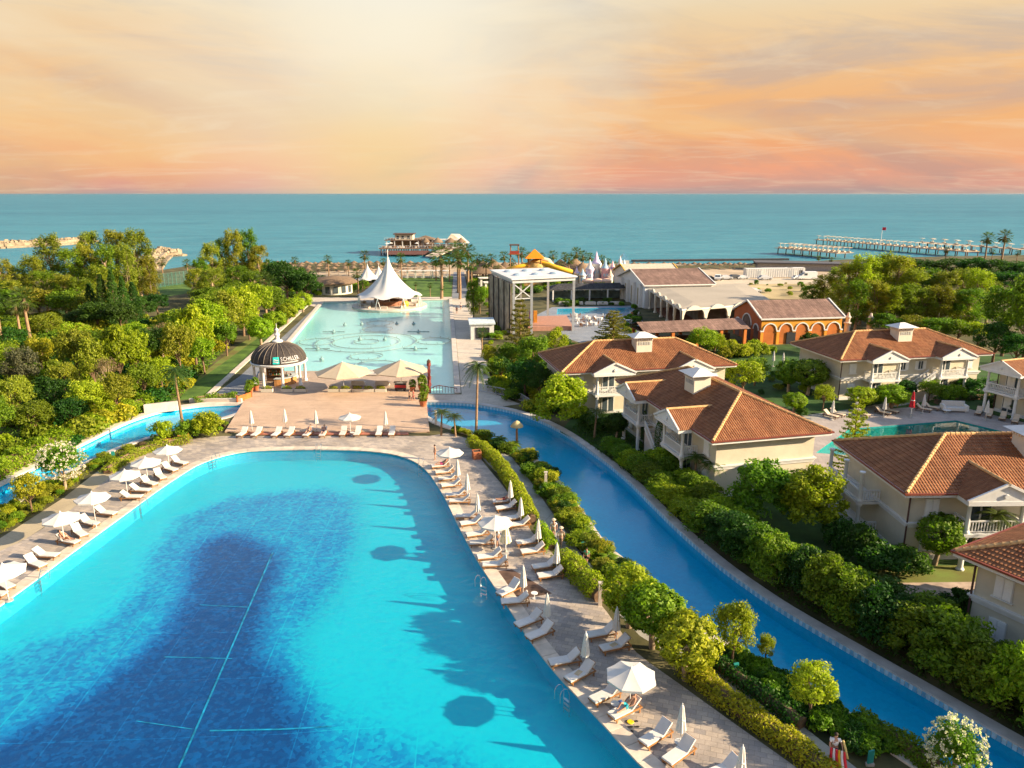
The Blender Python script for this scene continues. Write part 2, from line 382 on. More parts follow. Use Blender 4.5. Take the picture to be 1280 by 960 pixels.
# ================================================================ the setting
def sheet(name, outer, mat, z=0.0, holes=(), kind='structure', label=None, cat=None):
    loops = [[Vector((p[0], p[1], 0)) for p in outer]] + [[Vector((p[0], p[1], 0)) for p in h] for h in holes]
    tris = tessellate_polygon(loops); vs = [(v.x, v.y, z) for l in loops for v in l]
    mb = MB(); fs = []
    for t in tris:
        a, b, c = (vs[k] for k in t)
        if (b[0] - a[0]) * (c[1] - a[1]) - (c[0] - a[0]) * (b[1] - a[1]) < 0: t = t[::-1]
        fs.append(tuple(t))
    mb.add(vs, fs); return tag(mb.build(name, mat), label, cat, None, kind)
def W(l, z=0.0): return [P(*p, z) if len(p) == 2 and (abs(p[0]) > 90 or abs(p[1]) > 90 or True) else Vector(p) for p in l]
V2 = lambda x, y: Vector((x, y, 0))
# --- outlines (photo pixels turned into ground points, smoothed on the ground)
pool_vis = smooth_curve([V2(12, 22)] + W([(850, 1000), (805, 960), (760, 911), (720, 868), (690, 835), (660, 796), (640, 765), (620, 735), (600, 705), (585, 679), (570, 650), (558, 625), (546, 605), (535, 590), (520, 578), (500, 570), (470, 565), (430, 562.5), (380, 562), (330, 563), (300, 565.5), (275, 571), (252, 579), (235, 588), (200, 611), (160, 640), (120, 669), (80, 698), (40, 728), (0, 757)]) + [V2(-36.4, 40), V2(-37, 30), V2(-36, 20)], 4)
POOL = pool_vis + [V2(-30, 12), V2(5, 12)]
rr_out = smooth_curve(W([(533, 503), (580, 504.5), (620, 510), (660, 520), (700, 538), (740, 565), (780, 596), (820, 635), (850, 664), (900, 707), (960, 750), (1010, 781), (1100, 833), (1180, 879), (1280, 937)]) + [V2(31, 26), V2(40, 16)], 4)
rr_in = smooth_curve(W([(533, 520), (555, 531), (600, 545), (640, 560), (680, 581), (697, 599), (715, 621), (737, 652), (760, 683), (805, 719), (840, 751), (892, 793), (987, 846), (1070, 898), (1150, 951)]) + [V2(24.5, 26), V2(34, 12)], 4)
RIVER_R = rr_out + rr_in[::-1]
rl_out = smooth_curve(W([(303, 505), (270, 506), (240, 508.5), (200, 515), (160, 528), (120, 547), (60, 577), (0, 606), (-80, 646), (-200, 706)]), 4)
rl_in = smooth_curve(W([(296, 517), (280, 522), (250, 529), (205, 541), (150, 559), (110, 577), (60, 604), (0, 637), (-60, 668), (-160, 722)]), 4)
RIVER_L = rl_out + rl_in[::-1]
FOUNT = W([(404, 377.5), (565, 374), (575.5, 492), (536, 492), (535, 466), (331, 466)])
VPOOL = W([(1020, 566), (1062, 536), (1195, 525.5), (1290, 548), (1330, 590)])
POOL2 = W([(696, 393), (788, 390.5), (790, 384.5), (697, 386)])
shore = [V2(-900, 330), V2(-420, 300)] + W([(100, 347), (180, 344), (240, 335), (300, 331.5), (600, 331), (720, 332), (880, 334), (985, 331), (1060, 327), (1150, 324), (1300, 321)], -1) + [V2(420, 350), V2(1500, 420)]
shore = [V2(p.x, p.y) for p in shore]
GROUND = M('undergrowth_soil', (.055, .062, .02), .95, .45, .25, .6, 5, col2=(.10, .085, .035))
sheet('ground', [V2(-900, -60), V2(1500, -60)] + shore[::-1], GROUND, 0, [POOL, RIVER_R, RIVER_L, FOUNT, VPOOL, POOL2])
# beach slope
mb = MB()
far = [V2(p.x, p.y + 26) for p in shore]
for i in range(len(shore) - 1):
    a, b, c, d = shore[i], shore[i + 1], far[i + 1], far[i]
    mb.add([(a.x, a.y, 0), (b.x, b.y, 0), (c.x, c.y, -3.5), (d.x, d.y, -3.5)], [(0, 1, 2, 3)])
tag(mb.build('beach', SAND), kind='structure')
sheet('beach_sand', W([(285, 347), (560, 345), (590, 345), (740, 345), (760, 334)]) + [shore[9] - V2(0, .2), shore[8] - V2(0, .2), shore[7] - V2(0, .2), shore[6] - V2(0, .2)][:4], SAND, .004)
# sea
sm = bpy.data.materials.new('sea_water'); sm.use_nodes = True; t = sm.node_tree; b = t.nodes['Principled BSDF']
tc = N(t, 'ShaderNodeTexCoord'); mp = N(t, 'ShaderNodeMapping'); mp.inputs['Scale'].default_value = (.32, 1, 1); L(t, tc.outputs['Object'], mp.inputs[0])
h = math_node(t, 'ADD', noise(t, mp.outputs[0], .22, 5, .6, .4), math_node(t, 'MULTIPLY', noise(t, mp.outputs[0], .035, 4, .55), 2.2))
bn = N(t, 'ShaderNodeBump'); bn.inputs['Strength'].default_value = .8; bn.inputs['Distance'].default_value = 1.8; L(t, h, bn.inputs['Height']); L(t, bn.outputs[0], b.inputs['Normal'])
big = noise(t, mp.outputs[0], .006, 5, .6, .5); fine = noise(t, mp.outputs[0], .07, 8, .75, .3)
c = mixc(t, ramp(t, big, [(.35, (0, 0, 0)), (.7, (1, 1, 1))]), (.012, .135, .195), (.032, .205, .265))
c = mixc(t, math_node(t, 'MULTIPLY', ramp(t, fine, [(.44, (0, 0, 0)), (.62, (1, 1, 1))]), .55), c, (.075, .28, .34))  # pale streaks: wave highlights put into the base colour
sy = N(t, 'ShaderNodeSeparateXYZ'); L(t, tc.outputs['Object'], sy.inputs[0])
shal = math_node(t, 'SUBTRACT', 1.0, math_node(t, 'DIVIDE', math_node(t, 'SUBTRACT', sy.outputs[1], 320), 900), True)      # paler over the shallows
c = mixc(t, math_node(t, 'MULTIPLY', shal, .3), c, (.07, .29, .345))
L(t, c, b.inputs['Base Color']); b.inputs['Roughness'].default_value = .45; b.inputs['Specular IOR Level'].default_value = .18
sheet('sea', [V2(-90000, 200), V2(90000, 200), V2(90000, 100000), V2(-90000, 100000)], sm, -1.6)
# --- pools
def basin(name, loop, z_top, z_bot, mwall, mfloor=None, floor=True):
    mb = MB(); n = len(loop); 
    if area2([tuple(p[:2]) for p in loop]) < 0: loop = loop[::-1]
    for i in range(n):
        a, b = loop[i], loop[(i + 1) % n]
        mb.add([(a.x, a.y, z_top), (b.x, b.y, z_top), (b.x, b.y, z_bot), (a.x, a.y, z_bot)], [(0, 1, 2, 3)])
    tag(mb.build(name + '_wall', mwall), kind='structure')
    if floor: sheet(name + '_floor', loop, mfloor or mwall, z_bot)
def tile_mat(name, cols, deep_attr=False, tile=.25):
    m = bpy.data.materials.new(name); m.use_nodes = True; t = m.node_tree; b = t.nodes['Principled BSDF']
    tc = N(t, 'ShaderNodeTexCoord'); vo = N(t, 'ShaderNodeTexVoronoi'); vo.inputs['Scale'].default_value = 1 / tile; L(t, tc.outputs['Object'], vo.inputs['Vector'])
    rn = N(t, 'ShaderNodeSeparateColor'); L(t, vo.outputs['Color'], rn.inputs[0])
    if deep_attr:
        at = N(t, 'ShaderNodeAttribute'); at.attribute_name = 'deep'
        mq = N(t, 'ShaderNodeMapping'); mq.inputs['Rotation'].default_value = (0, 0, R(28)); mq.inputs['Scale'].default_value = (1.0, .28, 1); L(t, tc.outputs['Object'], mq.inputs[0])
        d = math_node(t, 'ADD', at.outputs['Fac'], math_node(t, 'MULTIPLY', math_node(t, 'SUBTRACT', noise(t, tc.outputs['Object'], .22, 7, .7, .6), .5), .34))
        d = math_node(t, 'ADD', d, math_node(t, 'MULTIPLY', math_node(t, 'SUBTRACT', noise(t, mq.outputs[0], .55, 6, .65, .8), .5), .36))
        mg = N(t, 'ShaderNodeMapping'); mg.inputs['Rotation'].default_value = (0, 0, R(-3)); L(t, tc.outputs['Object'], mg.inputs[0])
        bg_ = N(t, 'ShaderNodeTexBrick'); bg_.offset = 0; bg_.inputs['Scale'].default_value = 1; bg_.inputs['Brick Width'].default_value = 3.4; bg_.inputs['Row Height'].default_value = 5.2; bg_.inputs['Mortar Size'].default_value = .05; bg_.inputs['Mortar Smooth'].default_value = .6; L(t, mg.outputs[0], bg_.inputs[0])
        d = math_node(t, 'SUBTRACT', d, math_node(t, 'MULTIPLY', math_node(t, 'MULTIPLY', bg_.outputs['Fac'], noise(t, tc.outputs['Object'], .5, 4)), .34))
        d = math_node(t, 'ADD', d, math_node(t, 'MULTIPLY', math_node(t, 'SUBTRACT', rn.outputs[0], .5), .26))  # random tile tones, also standing in for the sun's caustic network
    else:
        d = math_node(t, 'ADD', math_node(t, 'MULTIPLY', rn.outputs[0], .4), math_node(t, 'MULTIPLY', noise(t, tc.outputs['Object'], .12, 4), .6))
    L(t, ramp(t, d, cols), b.inputs['Base Color']); b.inputs['Roughness'].default_value = .4; b.inputs['Specular IOR Level'].default_value = .2
    return m
T_MAIN = tile_mat('pool_mosaic_caustics', [(.0, (.002, .47, .58)), (.22, (.002, .40, .56)), (.5, (.002, .20, .45)), (.78, (.001, .08, .29)), (1.0, (.001, .032, .17))], True)
T_WALL = tile_mat('pool_wall_tile', [(0, (.01, .32, .52)), (1, (.02, .45, .60))])
T_RIVER = tile_mat('river_tile', [(.2, (.002, .33, .55)), (.8, (.004, .41, .63))])
T_FOUNT = tile_mat('fountain_tile', [(.2, (.34, .70, .69)), (.8, (.48, .78, .74))])
T_VP = tile_mat('villa_pool_tile', [(.2, (.01, .20, .21)), (.8, (.02, .34, .33))])
basin('main_pool', POOL, 0.0, -3.6, T_WALL, floor=False)
deepP = [tuple(P(*q, -1.4)[:2]) for q in [(240, 700), (255, 678), (285, 666), (325, 678), (348, 690), (346, 725), (326, 770), (322, 815), (350, 845), (380, 890), (392, 960), (400, 1060), (-260, 1060), (-120, 985), (40, 905), (130, 850), (195, 800), (232, 750)]]
midP = [tuple(P(*q, -1.4)[:2]) for q in [(190, 690), (222, 650), (290, 622), (400, 612), (440, 622), (440, 680), (424, 720), (390, 770), (366, 800), (372, 850), (440, 912), (560, 945), (640, 1000), (620, 1080), (-400, 1080), (-300, 900), (-60, 850), (40, 800), (110, 790), (180, 735)]]
def sdist(x, y, poly):
    q = np.array(poly); a = q; b = np.roll(q, -1, 0); d = b - a
    p = np.stack([x.ravel(), y.ravel()], 1)
    best = np.full(len(p), 1e9); ins = np.zeros(len(p), bool)
    for i in range(len(q)):
        w_ = p - a[i]; t_ = np.clip((w_ @ d[i]) / (d[i] @ d[i]), 0, 1); best = np.minimum(best, np.linalg.norm(w_ - t_[:, None] * d[i], axis=1))
        cond = ((a[i, 1] > p[:, 1]) != (b[i, 1] > p[:, 1])) & (p[:, 0] < (b[i, 0] - a[i, 0]) * (p[:, 1] - a[i, 1]) / (b[i, 1] - a[i, 1] + 1e-12) + a[i, 0]); ins ^= cond
    return np.where(ins, best, -best).reshape(x.shape)
gx, gy = np.meshgrid(np.arange(-40, 16, .5), np.arange(10, 82, .5), indexing='ij')
sst = lambda e0, e1, v: (lambda q: q * q * (3 - 2 * q))(np.clip((v - e0) / (e1 - e0), 0, 1))
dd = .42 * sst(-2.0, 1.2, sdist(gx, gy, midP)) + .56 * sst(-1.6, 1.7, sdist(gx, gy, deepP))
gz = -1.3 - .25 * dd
me = bpy.data.meshes.new('main_pool_floor'); nx, ny = gx.shape
vs = np.stack([gx.ravel(), gy.ravel(), gz.ravel()], 1)
ii = np.arange(nx * ny).reshape(nx, ny)
fs = np.stack([ii[:-1, :-1].ravel(), ii[1:, :-1].ravel(), ii[1:, 1:].ravel(), ii[:-1, 1:].ravel()], 1)
fc_ = (vs[fs[:, 0], :2] + vs[fs[:, 2], :2]) / 2
keep = sdist(fc_[:, 0], fc_[:, 1], [tuple(p[:2]) for p in POOL]) > -.9
me.from_pydata(vs.tolist(), [], fs[keep].tolist()); me.materials.append(T_MAIN)
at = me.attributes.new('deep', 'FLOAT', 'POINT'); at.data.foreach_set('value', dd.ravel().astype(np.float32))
fl = tag(link('main_pool_floor', me), kind='structure')
def floor_z(x, y):
    i = int(round((x + 40) / .5)); j = int(round((y - 10) / .5)); return gz[max(0, min(nx - 1, i)), max(0, min(ny - 1, j))]
LINE = M('lane_tile', (.006, .22, .40), .4, .7, 1.2)
for pa, pb, wd in [((341, 690), (222, 962), .12), ((262, 912), (420, 909), .12), ((250, 755), (310, 758), .07), ((205, 820), (290, 822), .07), ((170, 900), (240, 910), .06)]:
    a, b_ = P(*pa, -1.45), P(*pb, -1.45); mb = MB(); k = max(2, int((b_ - a).length / .6)); nrm = (b_ - a).normalized(); nrm = Vector((nrm.y, -nrm.x, 0)) * wd / 2
    for i in range(k):
        q0, q1 = a.lerp(b_, i / k), a.lerp(b_, (i + 1) / k)
        mb.add([Vector((q.x, q.y, floor_z(q.x, q.y) + .03)) + s * nrm for q, s in ((q0, 1), (q0, -1), (q1, -1), (q1, 1))], [(3, 2, 1, 0)])
    mb.build('lane_line', LINE, fl)
WATER = water_mat('pool_water', (.92, 1.0, 1.0), .03, .45, 1.6, 1.33, (.06, (.002, .32, .44)))
WATER_R = water_mat('river_water', (.85, .98, 1.0), .02, .16, 1.4)
WATER_F = water_mat('fountain_water', (.86, 1.0, 1.0), .16, .16, 1.0)
tag(sheet('main_pool_water', POOL, WATER, -.12), kind='structure')
basin('lazy_river_right', RIVER_R, 0, -1.2, T_RIVER); sheet('lazy_river_right_water', RIVER_R, WATER_R, -.32)
basin('lazy_river_left', RIVER_L, 0, -1.1, T_RIVER); sheet('lazy_river_left_water', RIVER_L, WATER_R, -.30)
basin('fountain_pool', FOUNT, 0, -.55, T_FOUNT); sheet('fountain_pool_water', FOUNT, WATER_F, -.10)
basin('villa_pool', VPOOL, 0, -1.3, T_VP); sheet('villa_pool_water', VPOOL, water_mat('villa_pool_water', (.72, .95, .92), .01, .04, .8, 1.5), -.12)
basin('leisure_pool', POOL2, 0, -.9, T_WALL); sheet('leisure_pool_water', POOL2, WATER_F, -.08)
# --- paving
PAVE = brick_mat('terrace_paving', (.52, .43, .34), (.33, .29, .26), (.27, .22, .18), .62, .38, .012, R(18), .7, .5, .35, .35, .3)
COPE = M('coping_stone', (.60, .50, .39), .7, .14, 1.5, .2, 20, objvar=.10)
PATH = brick_mat('concrete_path', (.40, .38, .33), (.36, .34, .30), (.22, .20, .17), 2.2, 2.2, .02, R(24), .85, 0, .25, .25, .35)
PATH_L = brick_mat('sandy_path', (.46, .38, .25), (.43, .35, .23), (.33, .27, .17), 2.6, 2.6, .015, R(30), .85, 0, .2, .2, .35)
BOARD = brick_mat('deck_boards', (.62, .44, .30), (.54, .37, .25), (.27, .17, .11), 3.6, .14, .01, R(3), .55, .37, .4, .22, .3)
PROM = brick_mat('promenade_paving', (.60, .52, .42), (.54, .46, .37), (.34, .28, .22), 1.6, .8, .015, R(5), .75, .5, .25, .2, .2)
TERR = smooth_curve(W([(-140, 775), (-60, 722), (0, 689), (35, 672), (90, 636), (125, 606), (160, 582), (195, 562), (240, 549), (280, 545)]), 3) + W([(410, 545), (537, 545)]) + smooth_curve(W([(560, 541), (588, 552), (602, 575), (640, 622), (664, 664), (704, 705), (748, 752), (775, 788), (796, 816), (852, 857), (920, 906), (992, 957), (1060, 1008), (1140, 1070)]), 3) + [V2(20, 20), V2(20, 4), V2(-50, 4)]
terr = sheet('pool_terrace', TERR, PAVE, .012, [POOL])
# coping stones round the big pool, one by one
cp = resample(pool_vis, 1.25); ci = offset(cp, -.06); co = offset(cp, 1.0)
sgn = 1 if inside(offset(cp, 1.0)[40].x, offset(cp, 1.0)[40].y, [tuple(p[:2]) for p in POOL]) else -1
ci = offset(cp, .07 * sgn); co = offset(cp, -.95 * sgn)
for i in range(2, len(cp) - 3):
    g = .012; a0, a1 = ci[i].lerp(ci[i + 1], g), ci[i + 1].lerp(ci[i], g); b0, b1 = co[i].lerp(co[i + 1], g), co[i + 1].lerp(co[i], g)
    mb = MB(); mb.prism([a0, a1, b1, b0], -.05, .055 + .006 * (i % 3)); mb.build('coping_stone', COPE, terr)
def kerb(name, curve, d, z0, z1, mat, side, label=None):
    a, b = curve, offset(curve, d * side); mb = MB(); n = len(a)
    vs = [(p.x, p.y, z) for p, q in zip(a, b) for (p, z) in ((p, z0), (p, z1), (q, z1), (q, z0))]
    fs = []
    for i in range(n - 1):
        for k in range(4): fs.append((4 * i + k, 4 * i + (k + 1) % 4, 4 * (i + 1) + (k + 1) % 4, 4 * (i + 1) + k))
    fs += [(0, 1, 2, 3), tuple(4 * (n - 1) + k for k in (3, 2, 1, 0))]
    return mb.add(vs, fs).build(name, mat)
KERB = M('river_kerb_stone', (.46, .43, .40), .8, .2, .8, .25, 12)
KERBL = M('river_kerb_pale', (.62, .54, .44), .8, .15, .8, .25, 12)
def outward(curve, loop): return -1 if inside(*offset(curve, .3)[len(curve) // 2][:2], [tuple(p[:2]) for p in loop]) else 1
for nm, cv, lp, m_, wd in (('river_kerb', rr_out, RIVER_R, KERB, .85), ('river_kerb', rr_in, RIVER_R, KERBL, .9), ('river_kerb', rl_out, RIVER_L, KERBL, 1.3), ('river_kerb', rl_in, RIVER_L, KERB, .7)):
    s_ = outward(cv, lp); tag(kerb(nm, offset(cv, -.04 * s_), wd, -.2, .13, m_, s_), kind='structure')
# pale-blue tile band inside the outer river wall, alternating pieces
bl = resample(rr_out, .26); s_ = outward(rr_out, RIVER_R); bi = offset(bl, -.075 * s_); ba = offset(bl, -.02 * s_)
mb = MB()
for i in range(len(bl) - 1):
    q0, q1 = bi[i].lerp(bi[i + 1], .06), bi[i + 1].lerp(bi[i], .06)
    mb.add([(q0.x, q0.y, -.31), (q1.x, q1.y, -.31), (q1.x, q1.y, .02), (q0.x, q0.y, .02), (ba[i].x, ba[i].y, .02), (ba[i + 1].x, ba[i + 1].y, .02)], [(0, 1, 2, 3), (3, 2, 5, 4)], i % 2)
tag(mb.build('river_tile_band', [M('pale_blue_tile', (.40, .58, .66), .35, .2), M('blue_tile', (.18, .42, .58), .35, .15)]), kind='structure')
# wooden sun deck and terrace behind it
deck = MB().prism([V2(p.x, p.y) for p in W([(311, 493), (532, 491), (537, 541), (281, 541)])], -.3, .16).build('wooden_deck', BOARD); tag(deck, kind='structure')
tag(MB().prism([V2(p.x, p.y) for p in W([(300, 541.2), (510, 541.2), (511, 544), (299, 544)])], -.1, .10).build('deck_step', M('deck_step_wood', (.40, .15, .09), .6, .2)), kind='structure')
tag(MB().prism([V2(p.x, p.y) for p in W([(325, 464.5), (538, 464.5), (532, 490.9), (312, 492.8)])], -.6, .12).build('bar_terrace', brick_mat('bar_terrace_boards', (.50, .38, .28), (.44, .33, .25), (.22, .15, .11), 3.0, .16, .012, R(3), .6, .4, .35, .2, .3)), kind='structure')
# promenades round the fountain pool
sheet('promenade', W([(565.5, 373), (586, 373), (602, 430), (618, 492), (650, 505), (620, 509), (580, 503.5), (534, 502), (534, 493), (577, 493)]), PROM, .006)
sheet('promenade', W([(372, 372), (575, 371), (575, 373.5), (566, 373.5), (404, 377), (395, 384), (384, 381)]), PROM, .004)
GREY = brick_mat('grey_walk', (.24, .25, .27), (.20, .21, .23), (.14, .14, .15), 1.2, .6, .012, R(5), .8, .5, .25, .2, .2)
sheet('fountain_walk', W([(396, 382), (404, 380.5), (326, 466), (312, 492), (262, 497), (300, 470)]), GREY, .006)
for cv in (W([(404.5, 377.5), (331.5, 466)]), W([(387, 381), (262, 497)]), W([(565.5, 374), (576, 492)]), W([(404, 377), (565, 373.6)])):
    cv = resample([cv[0], cv[1]], 3.0) + [cv[1]]
    tag(kerb('pool_edge', cv, .9, -.1, .16, STONE, 1), kind='structure')
sheet('lawn', W([(379, 382), (387, 382), (262, 498), (221, 500), (245, 478)]), LAWN, .004)
sheet('dry_lawn_strip', W([(372, 386), (379, 382), (245, 478), (221, 500), (215, 496), (300, 430)]), LAWN_DRY, .004)
sheet('lawn', W([(500, 345), (566, 345), (564, 371), (500, 371)]), LAWN, .004)
sheet('beach_walk', W([(567, 340), (580, 340), (586, 373), (565, 373)]), GREY, .008)
sheet('lawn', W([(195, 358), (238, 352), (240, 366), (200, 372)]), LAWN, .004)
sheet('lawn', W([(60, 388), (95, 386), (100, 400), (55, 400)]), LAWN, .004)
sheet('lawn', W([(120, 408), (170, 402), (168, 416), (110, 420)]), LAWN, .004)
sheet('garden_path', W([(560, 541.5), (604, 553), (640, 572), (660, 597), (677, 622), (700, 655), (727, 693), (762, 731), (820, 775), (880, 800), (925, 845), (1000, 905), (1090, 975), (1180, 1060), (1130, 1060), (1050, 975), (960, 912), (905, 872), (868, 836), (800, 795), (752, 745), (705, 700), (672, 655), (642, 612), (600, 570), (575, 553)]), PATH, .004)
sheet('garden_path', W([(-140, 765), (-60, 717), (0, 673), (80, 622), (118, 592), (148, 575), (190, 556), (240, 545), (240, 549), (195, 562), (160, 582), (130, 602), (90, 636), (35, 672), (0, 690), (-60, 722), (-140, 776)]), PATH_L, .008)
# villa gardens
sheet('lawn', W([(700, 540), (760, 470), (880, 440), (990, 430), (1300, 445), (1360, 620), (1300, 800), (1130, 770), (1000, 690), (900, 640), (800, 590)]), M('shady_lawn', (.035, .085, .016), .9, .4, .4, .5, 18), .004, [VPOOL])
sheet('villa_pool_terrace', W([(955, 575), (1010, 520), (1060, 514), (1190, 506), (1320, 538), (1400, 600), (1340, 605), (1050, 605), (960, 610)]), brick_mat('villa_paving', (.42, .36, .32), (.36, .31, .28), (.22, .19, .17), 1.0, 1.0, .012, R(10), .75, .5, .25, .2, .3), .010, [VPOOL])
sheet('garden_path', W([(1095, 729), (1250, 727), (1250, 747), (1110, 745)]), M('cobbled_path', (.42, .32, .25), .85, .25, 1.2, .4, 5), .012)
sheet('lawn', W([(1100, 708), (1240, 706), (1250, 727), (1095, 729)]), LAWN_DRY, .010)
sheet('garden_path', W([(1000, 520), (1060, 512), (1200, 488), (1240, 478), (1242, 482), (1205, 493), (1065, 518), (1006, 527)]), PATH, .014)
# sandy lot by the beach, right
sheet('sandy_lot', W([(870, 352), (1060, 352), (1035, 368), (1000, 374), (830, 372), (830, 352)]), M('dry_field', (.36, .28, .14), .95, .3, .08, .4, 3, col2=(.44, .34, .18)), .004)
sheet('lot_road', W([(868, 349), (1065, 347), (1058, 354), (868, 356)]), M('gravel_road', (.50, .42, .31), .95, .12, .3), .008)
sheet('beach_sand', W([(790, 337), (1080, 334), (1070, 347), (868, 349), (790, 345)]), SAND, .006)
sheet('plaza', W([(690, 384), (790, 382), (830, 440), (760, 440), (700, 420), (668, 395)]), brick_mat('plaza_paving', (.22, .25, .30), (.26, .28, .31), (.15, .16, .18), .8, .8, .012, R(10), .8, .5, .2, .2, .3), .004, [POOL2])
sheet('plaza_path', W([(560, 500), (640, 505), (690, 470), (800, 440), (905, 440), (900, 430), (780, 425), (680, 440)]), M('garden_undergrowth', (.05, .08, .02), .95, .4, .5), .002)
# rock breakwaters
def rocks(name, line, width, hgt, label):
    r = np.random.default_rng(5); root = MB(); c = resample([Vector(p) for p in line], 2.2)
    for a_, b_ in zip(c, c[1:]): root.bar((a_.x, a_.y, -1.9), (b_.x, b_.y, -1.9), width * .62, hgt * 1.7); root.bar((a_.x, a_.y, -2.2), (b_.x, b_.y, -2.2), width * .95, hgt * .9)
    ROCK = M('breakwater_rock', (.27, .215, .145), .9, .45, .4, .5, 3)
    for p in c:
        for k in range(int(width / 1.6)):
            u = (k + .5) / (width / 1.6) * 2 - 1; hh = hgt * (1 - abs(u) ** 1.6)
            sz = r.uniform(.9, 2.0); q = (p.x + u * width * .15 + r.normal(0, .6), p.y + u * width / 2 + r.normal(0, .5), -1.8 + max(.2, hh) + r.normal(0, .25))
            root.box(*q, sz * r.uniform(.8, 1.4), sz * r.uniform(.7, 1.2), sz * .8, r.uniform(0, 3), 0, r.uniform(.55, .9))
    mb = root
    core = MB()
    return tag(mb.build(name, ROCK), label, 'breakwater', None, 'stuff')
rocks('breakwater', [P(-70, 313, -1.6), P(0, 310, -1.6), P(60, 307, -1.6), P(108, 303.5, -1.6)], 16, 3.6, 'long pale rock breakwater in the sea at the far left')
rocks('rock_spit', [P(178, 341, -1.6), P(190, 327, -1.6), P(202, 318, -1.6), P(217, 321, -1.6)], 14, 3.4, 'short rock spit in the sea behind the left wood')
tag(MB().bar(P(790, 326.5, -1.4), P(985, 324.5, -1.4), 2.5, 1.2).build('groyne', DARK), 'dark low groyne line in the sea off the right beach', 'groyne')
# ================================================================ villas
ROOF = roof_mat('villa_roof_tiles', (.225, .086, .036), (.26, .105, .044), (.30, .13, .056))
RIDGE = M('ridge_tiles', (.55, .33, .14), .75, .2, 4, .4, 12)
SHUT = M('white_shutter', (.72, .71, .68), .6, .05)
def hip_roof(L_, W_, z, pitch, th=.36):
    """stepped tile courses on four slopes, uv in metres"""
    mb = MB(); hl, hw = L_ / 2, W_ / 2; rise = hw * math.tan(pitch); sl = hw / math.cos(pitch); n = int(sl / th)
    for side in range(4):
        for i in range(n):
            t0, t1 = i / n, (i + 1) / n
            a = []
            for t_, lift in ((t0, .045), (t1, .0)):
                if side in (0, 2): e = hl - hw * t_
                else: e = hw - hw * t_
                y = -hw + hw * t_
                for s in (-1, 1):
                    if side == 0: q = (s * e, y, z + rise * t_ + lift)
                    elif side == 2: q = (-s * e, -y, z + rise * t_ + lift)
                    elif side == 1: q = (hl - hw * t_, s * e, z + rise * t_ + lift)
                    else: q = (-(hl - hw * t_), -s * e, z + rise * t_ + lift)
                    a.append((q, (s * e, t_ * n * th)))
            p = [x[0] for x in a]; u = [x[1] for x in a]
            mb.add([p[0], p[1], p[3], p[2]], [(0, 1, 2, 3)], 0, [[u[0], u[1], (u[3][0], u[3][1] - .004), (u[2][0], u[2][1] - .004)]])
            lo = [(x[0], x[1], x[2] - .06) for x in p[:2]]
            mb.add([lo[0], lo[1], p[1], p[0]], [(0, 1, 2, 3)], 0, [[u[0], u[1], u[1], u[0]]])
    return mb, rise
def window(x, y, z, w_, h_, nx, ny, parent, shut=True, closed=False):
    """casement on a wall whose outward normal is (nx, ny); (x, y) lies on the wall face"""
    tx, ty = -ny, nx; rz = math.atan2(ty, tx)
    f = MB()
    for s in (-1, 1): f.box(x + tx * s * w_ / 2 + nx * .03, y + ty * s * w_ / 2 + ny * .03, z, .09, .10, h_ + .09, rz)
    for s in (-1, 1): f.box(x + nx * .032, y + ny * .032, z + s * h_ / 2, w_ + .12, .11, .09, rz)
    f.box(x + nx * .03, y + ny * .03, z, .06, .08, h_ - .1, rz)
    o = f.build('window', WHITE, parent)
    MB().box(x + nx * .012, y + ny * .012, z, w_ - .02, .03, h_ - .02, rz).build('pane', GLASS, o)
    if shut:
        for s in (-1, 1):
            m = MB(); k_ = w_ * .26 if closed else w_ * .77 + .06; e_ = .11 if closed else .05; cx, cy = x + tx * s * k_ + nx * e_, y + ty * s * k_ + ny * e_
            m.box(cx, cy, z, w_ * .5, .05, h_ + .06, rz)
            for k in range(7): m.box(cx + nx * .03, cy + ny * .03, z - h_ / 2 + (k + .5) * h_ / 7, w_ * .42, .02, h_ / 7 * .55, rz)
            m.build('shutter', SHUT, o)
    MB().box(x + nx * .08, y + ny * .08, z - h_ / 2 - .09, w_ + .3, .20, .07, rz).build('sill', WHITE, o)
    return o
def balustrade(mb, a, b, z, h=.95, step=.22):
    a, b = Vector(a), Vector(b); l = (b - a).length; n = max(2, int(l / step))
    mb.bar((a.x, a.y, z + h), (b.x, b.y, z + h), .14, .10); mb.bar((a.x, a.y, z + .1), (b.x, b.y, z + .1), .12, .08)
    for i in range(n + 1):
        q = a.lerp(b, i / n); mb.box(q.x, q.y, z + h / 2, .07, .07, h - .1, 0)
def column(parent, x, y, z0, z1, r=.17):
    h = z1 - z0
    MB().lathe([(0, 0), (r * 1.5, 0), (r * 1.5, .12), (r * 1.1, .2), (r, .28), (r * .86, h - .26), (r * 1.15, h - .2), (r * 1.45, h - .1), (r * 1.45, h), (0, h)], 12, (x, y, z0)).build('column', WHITE, parent, 40)
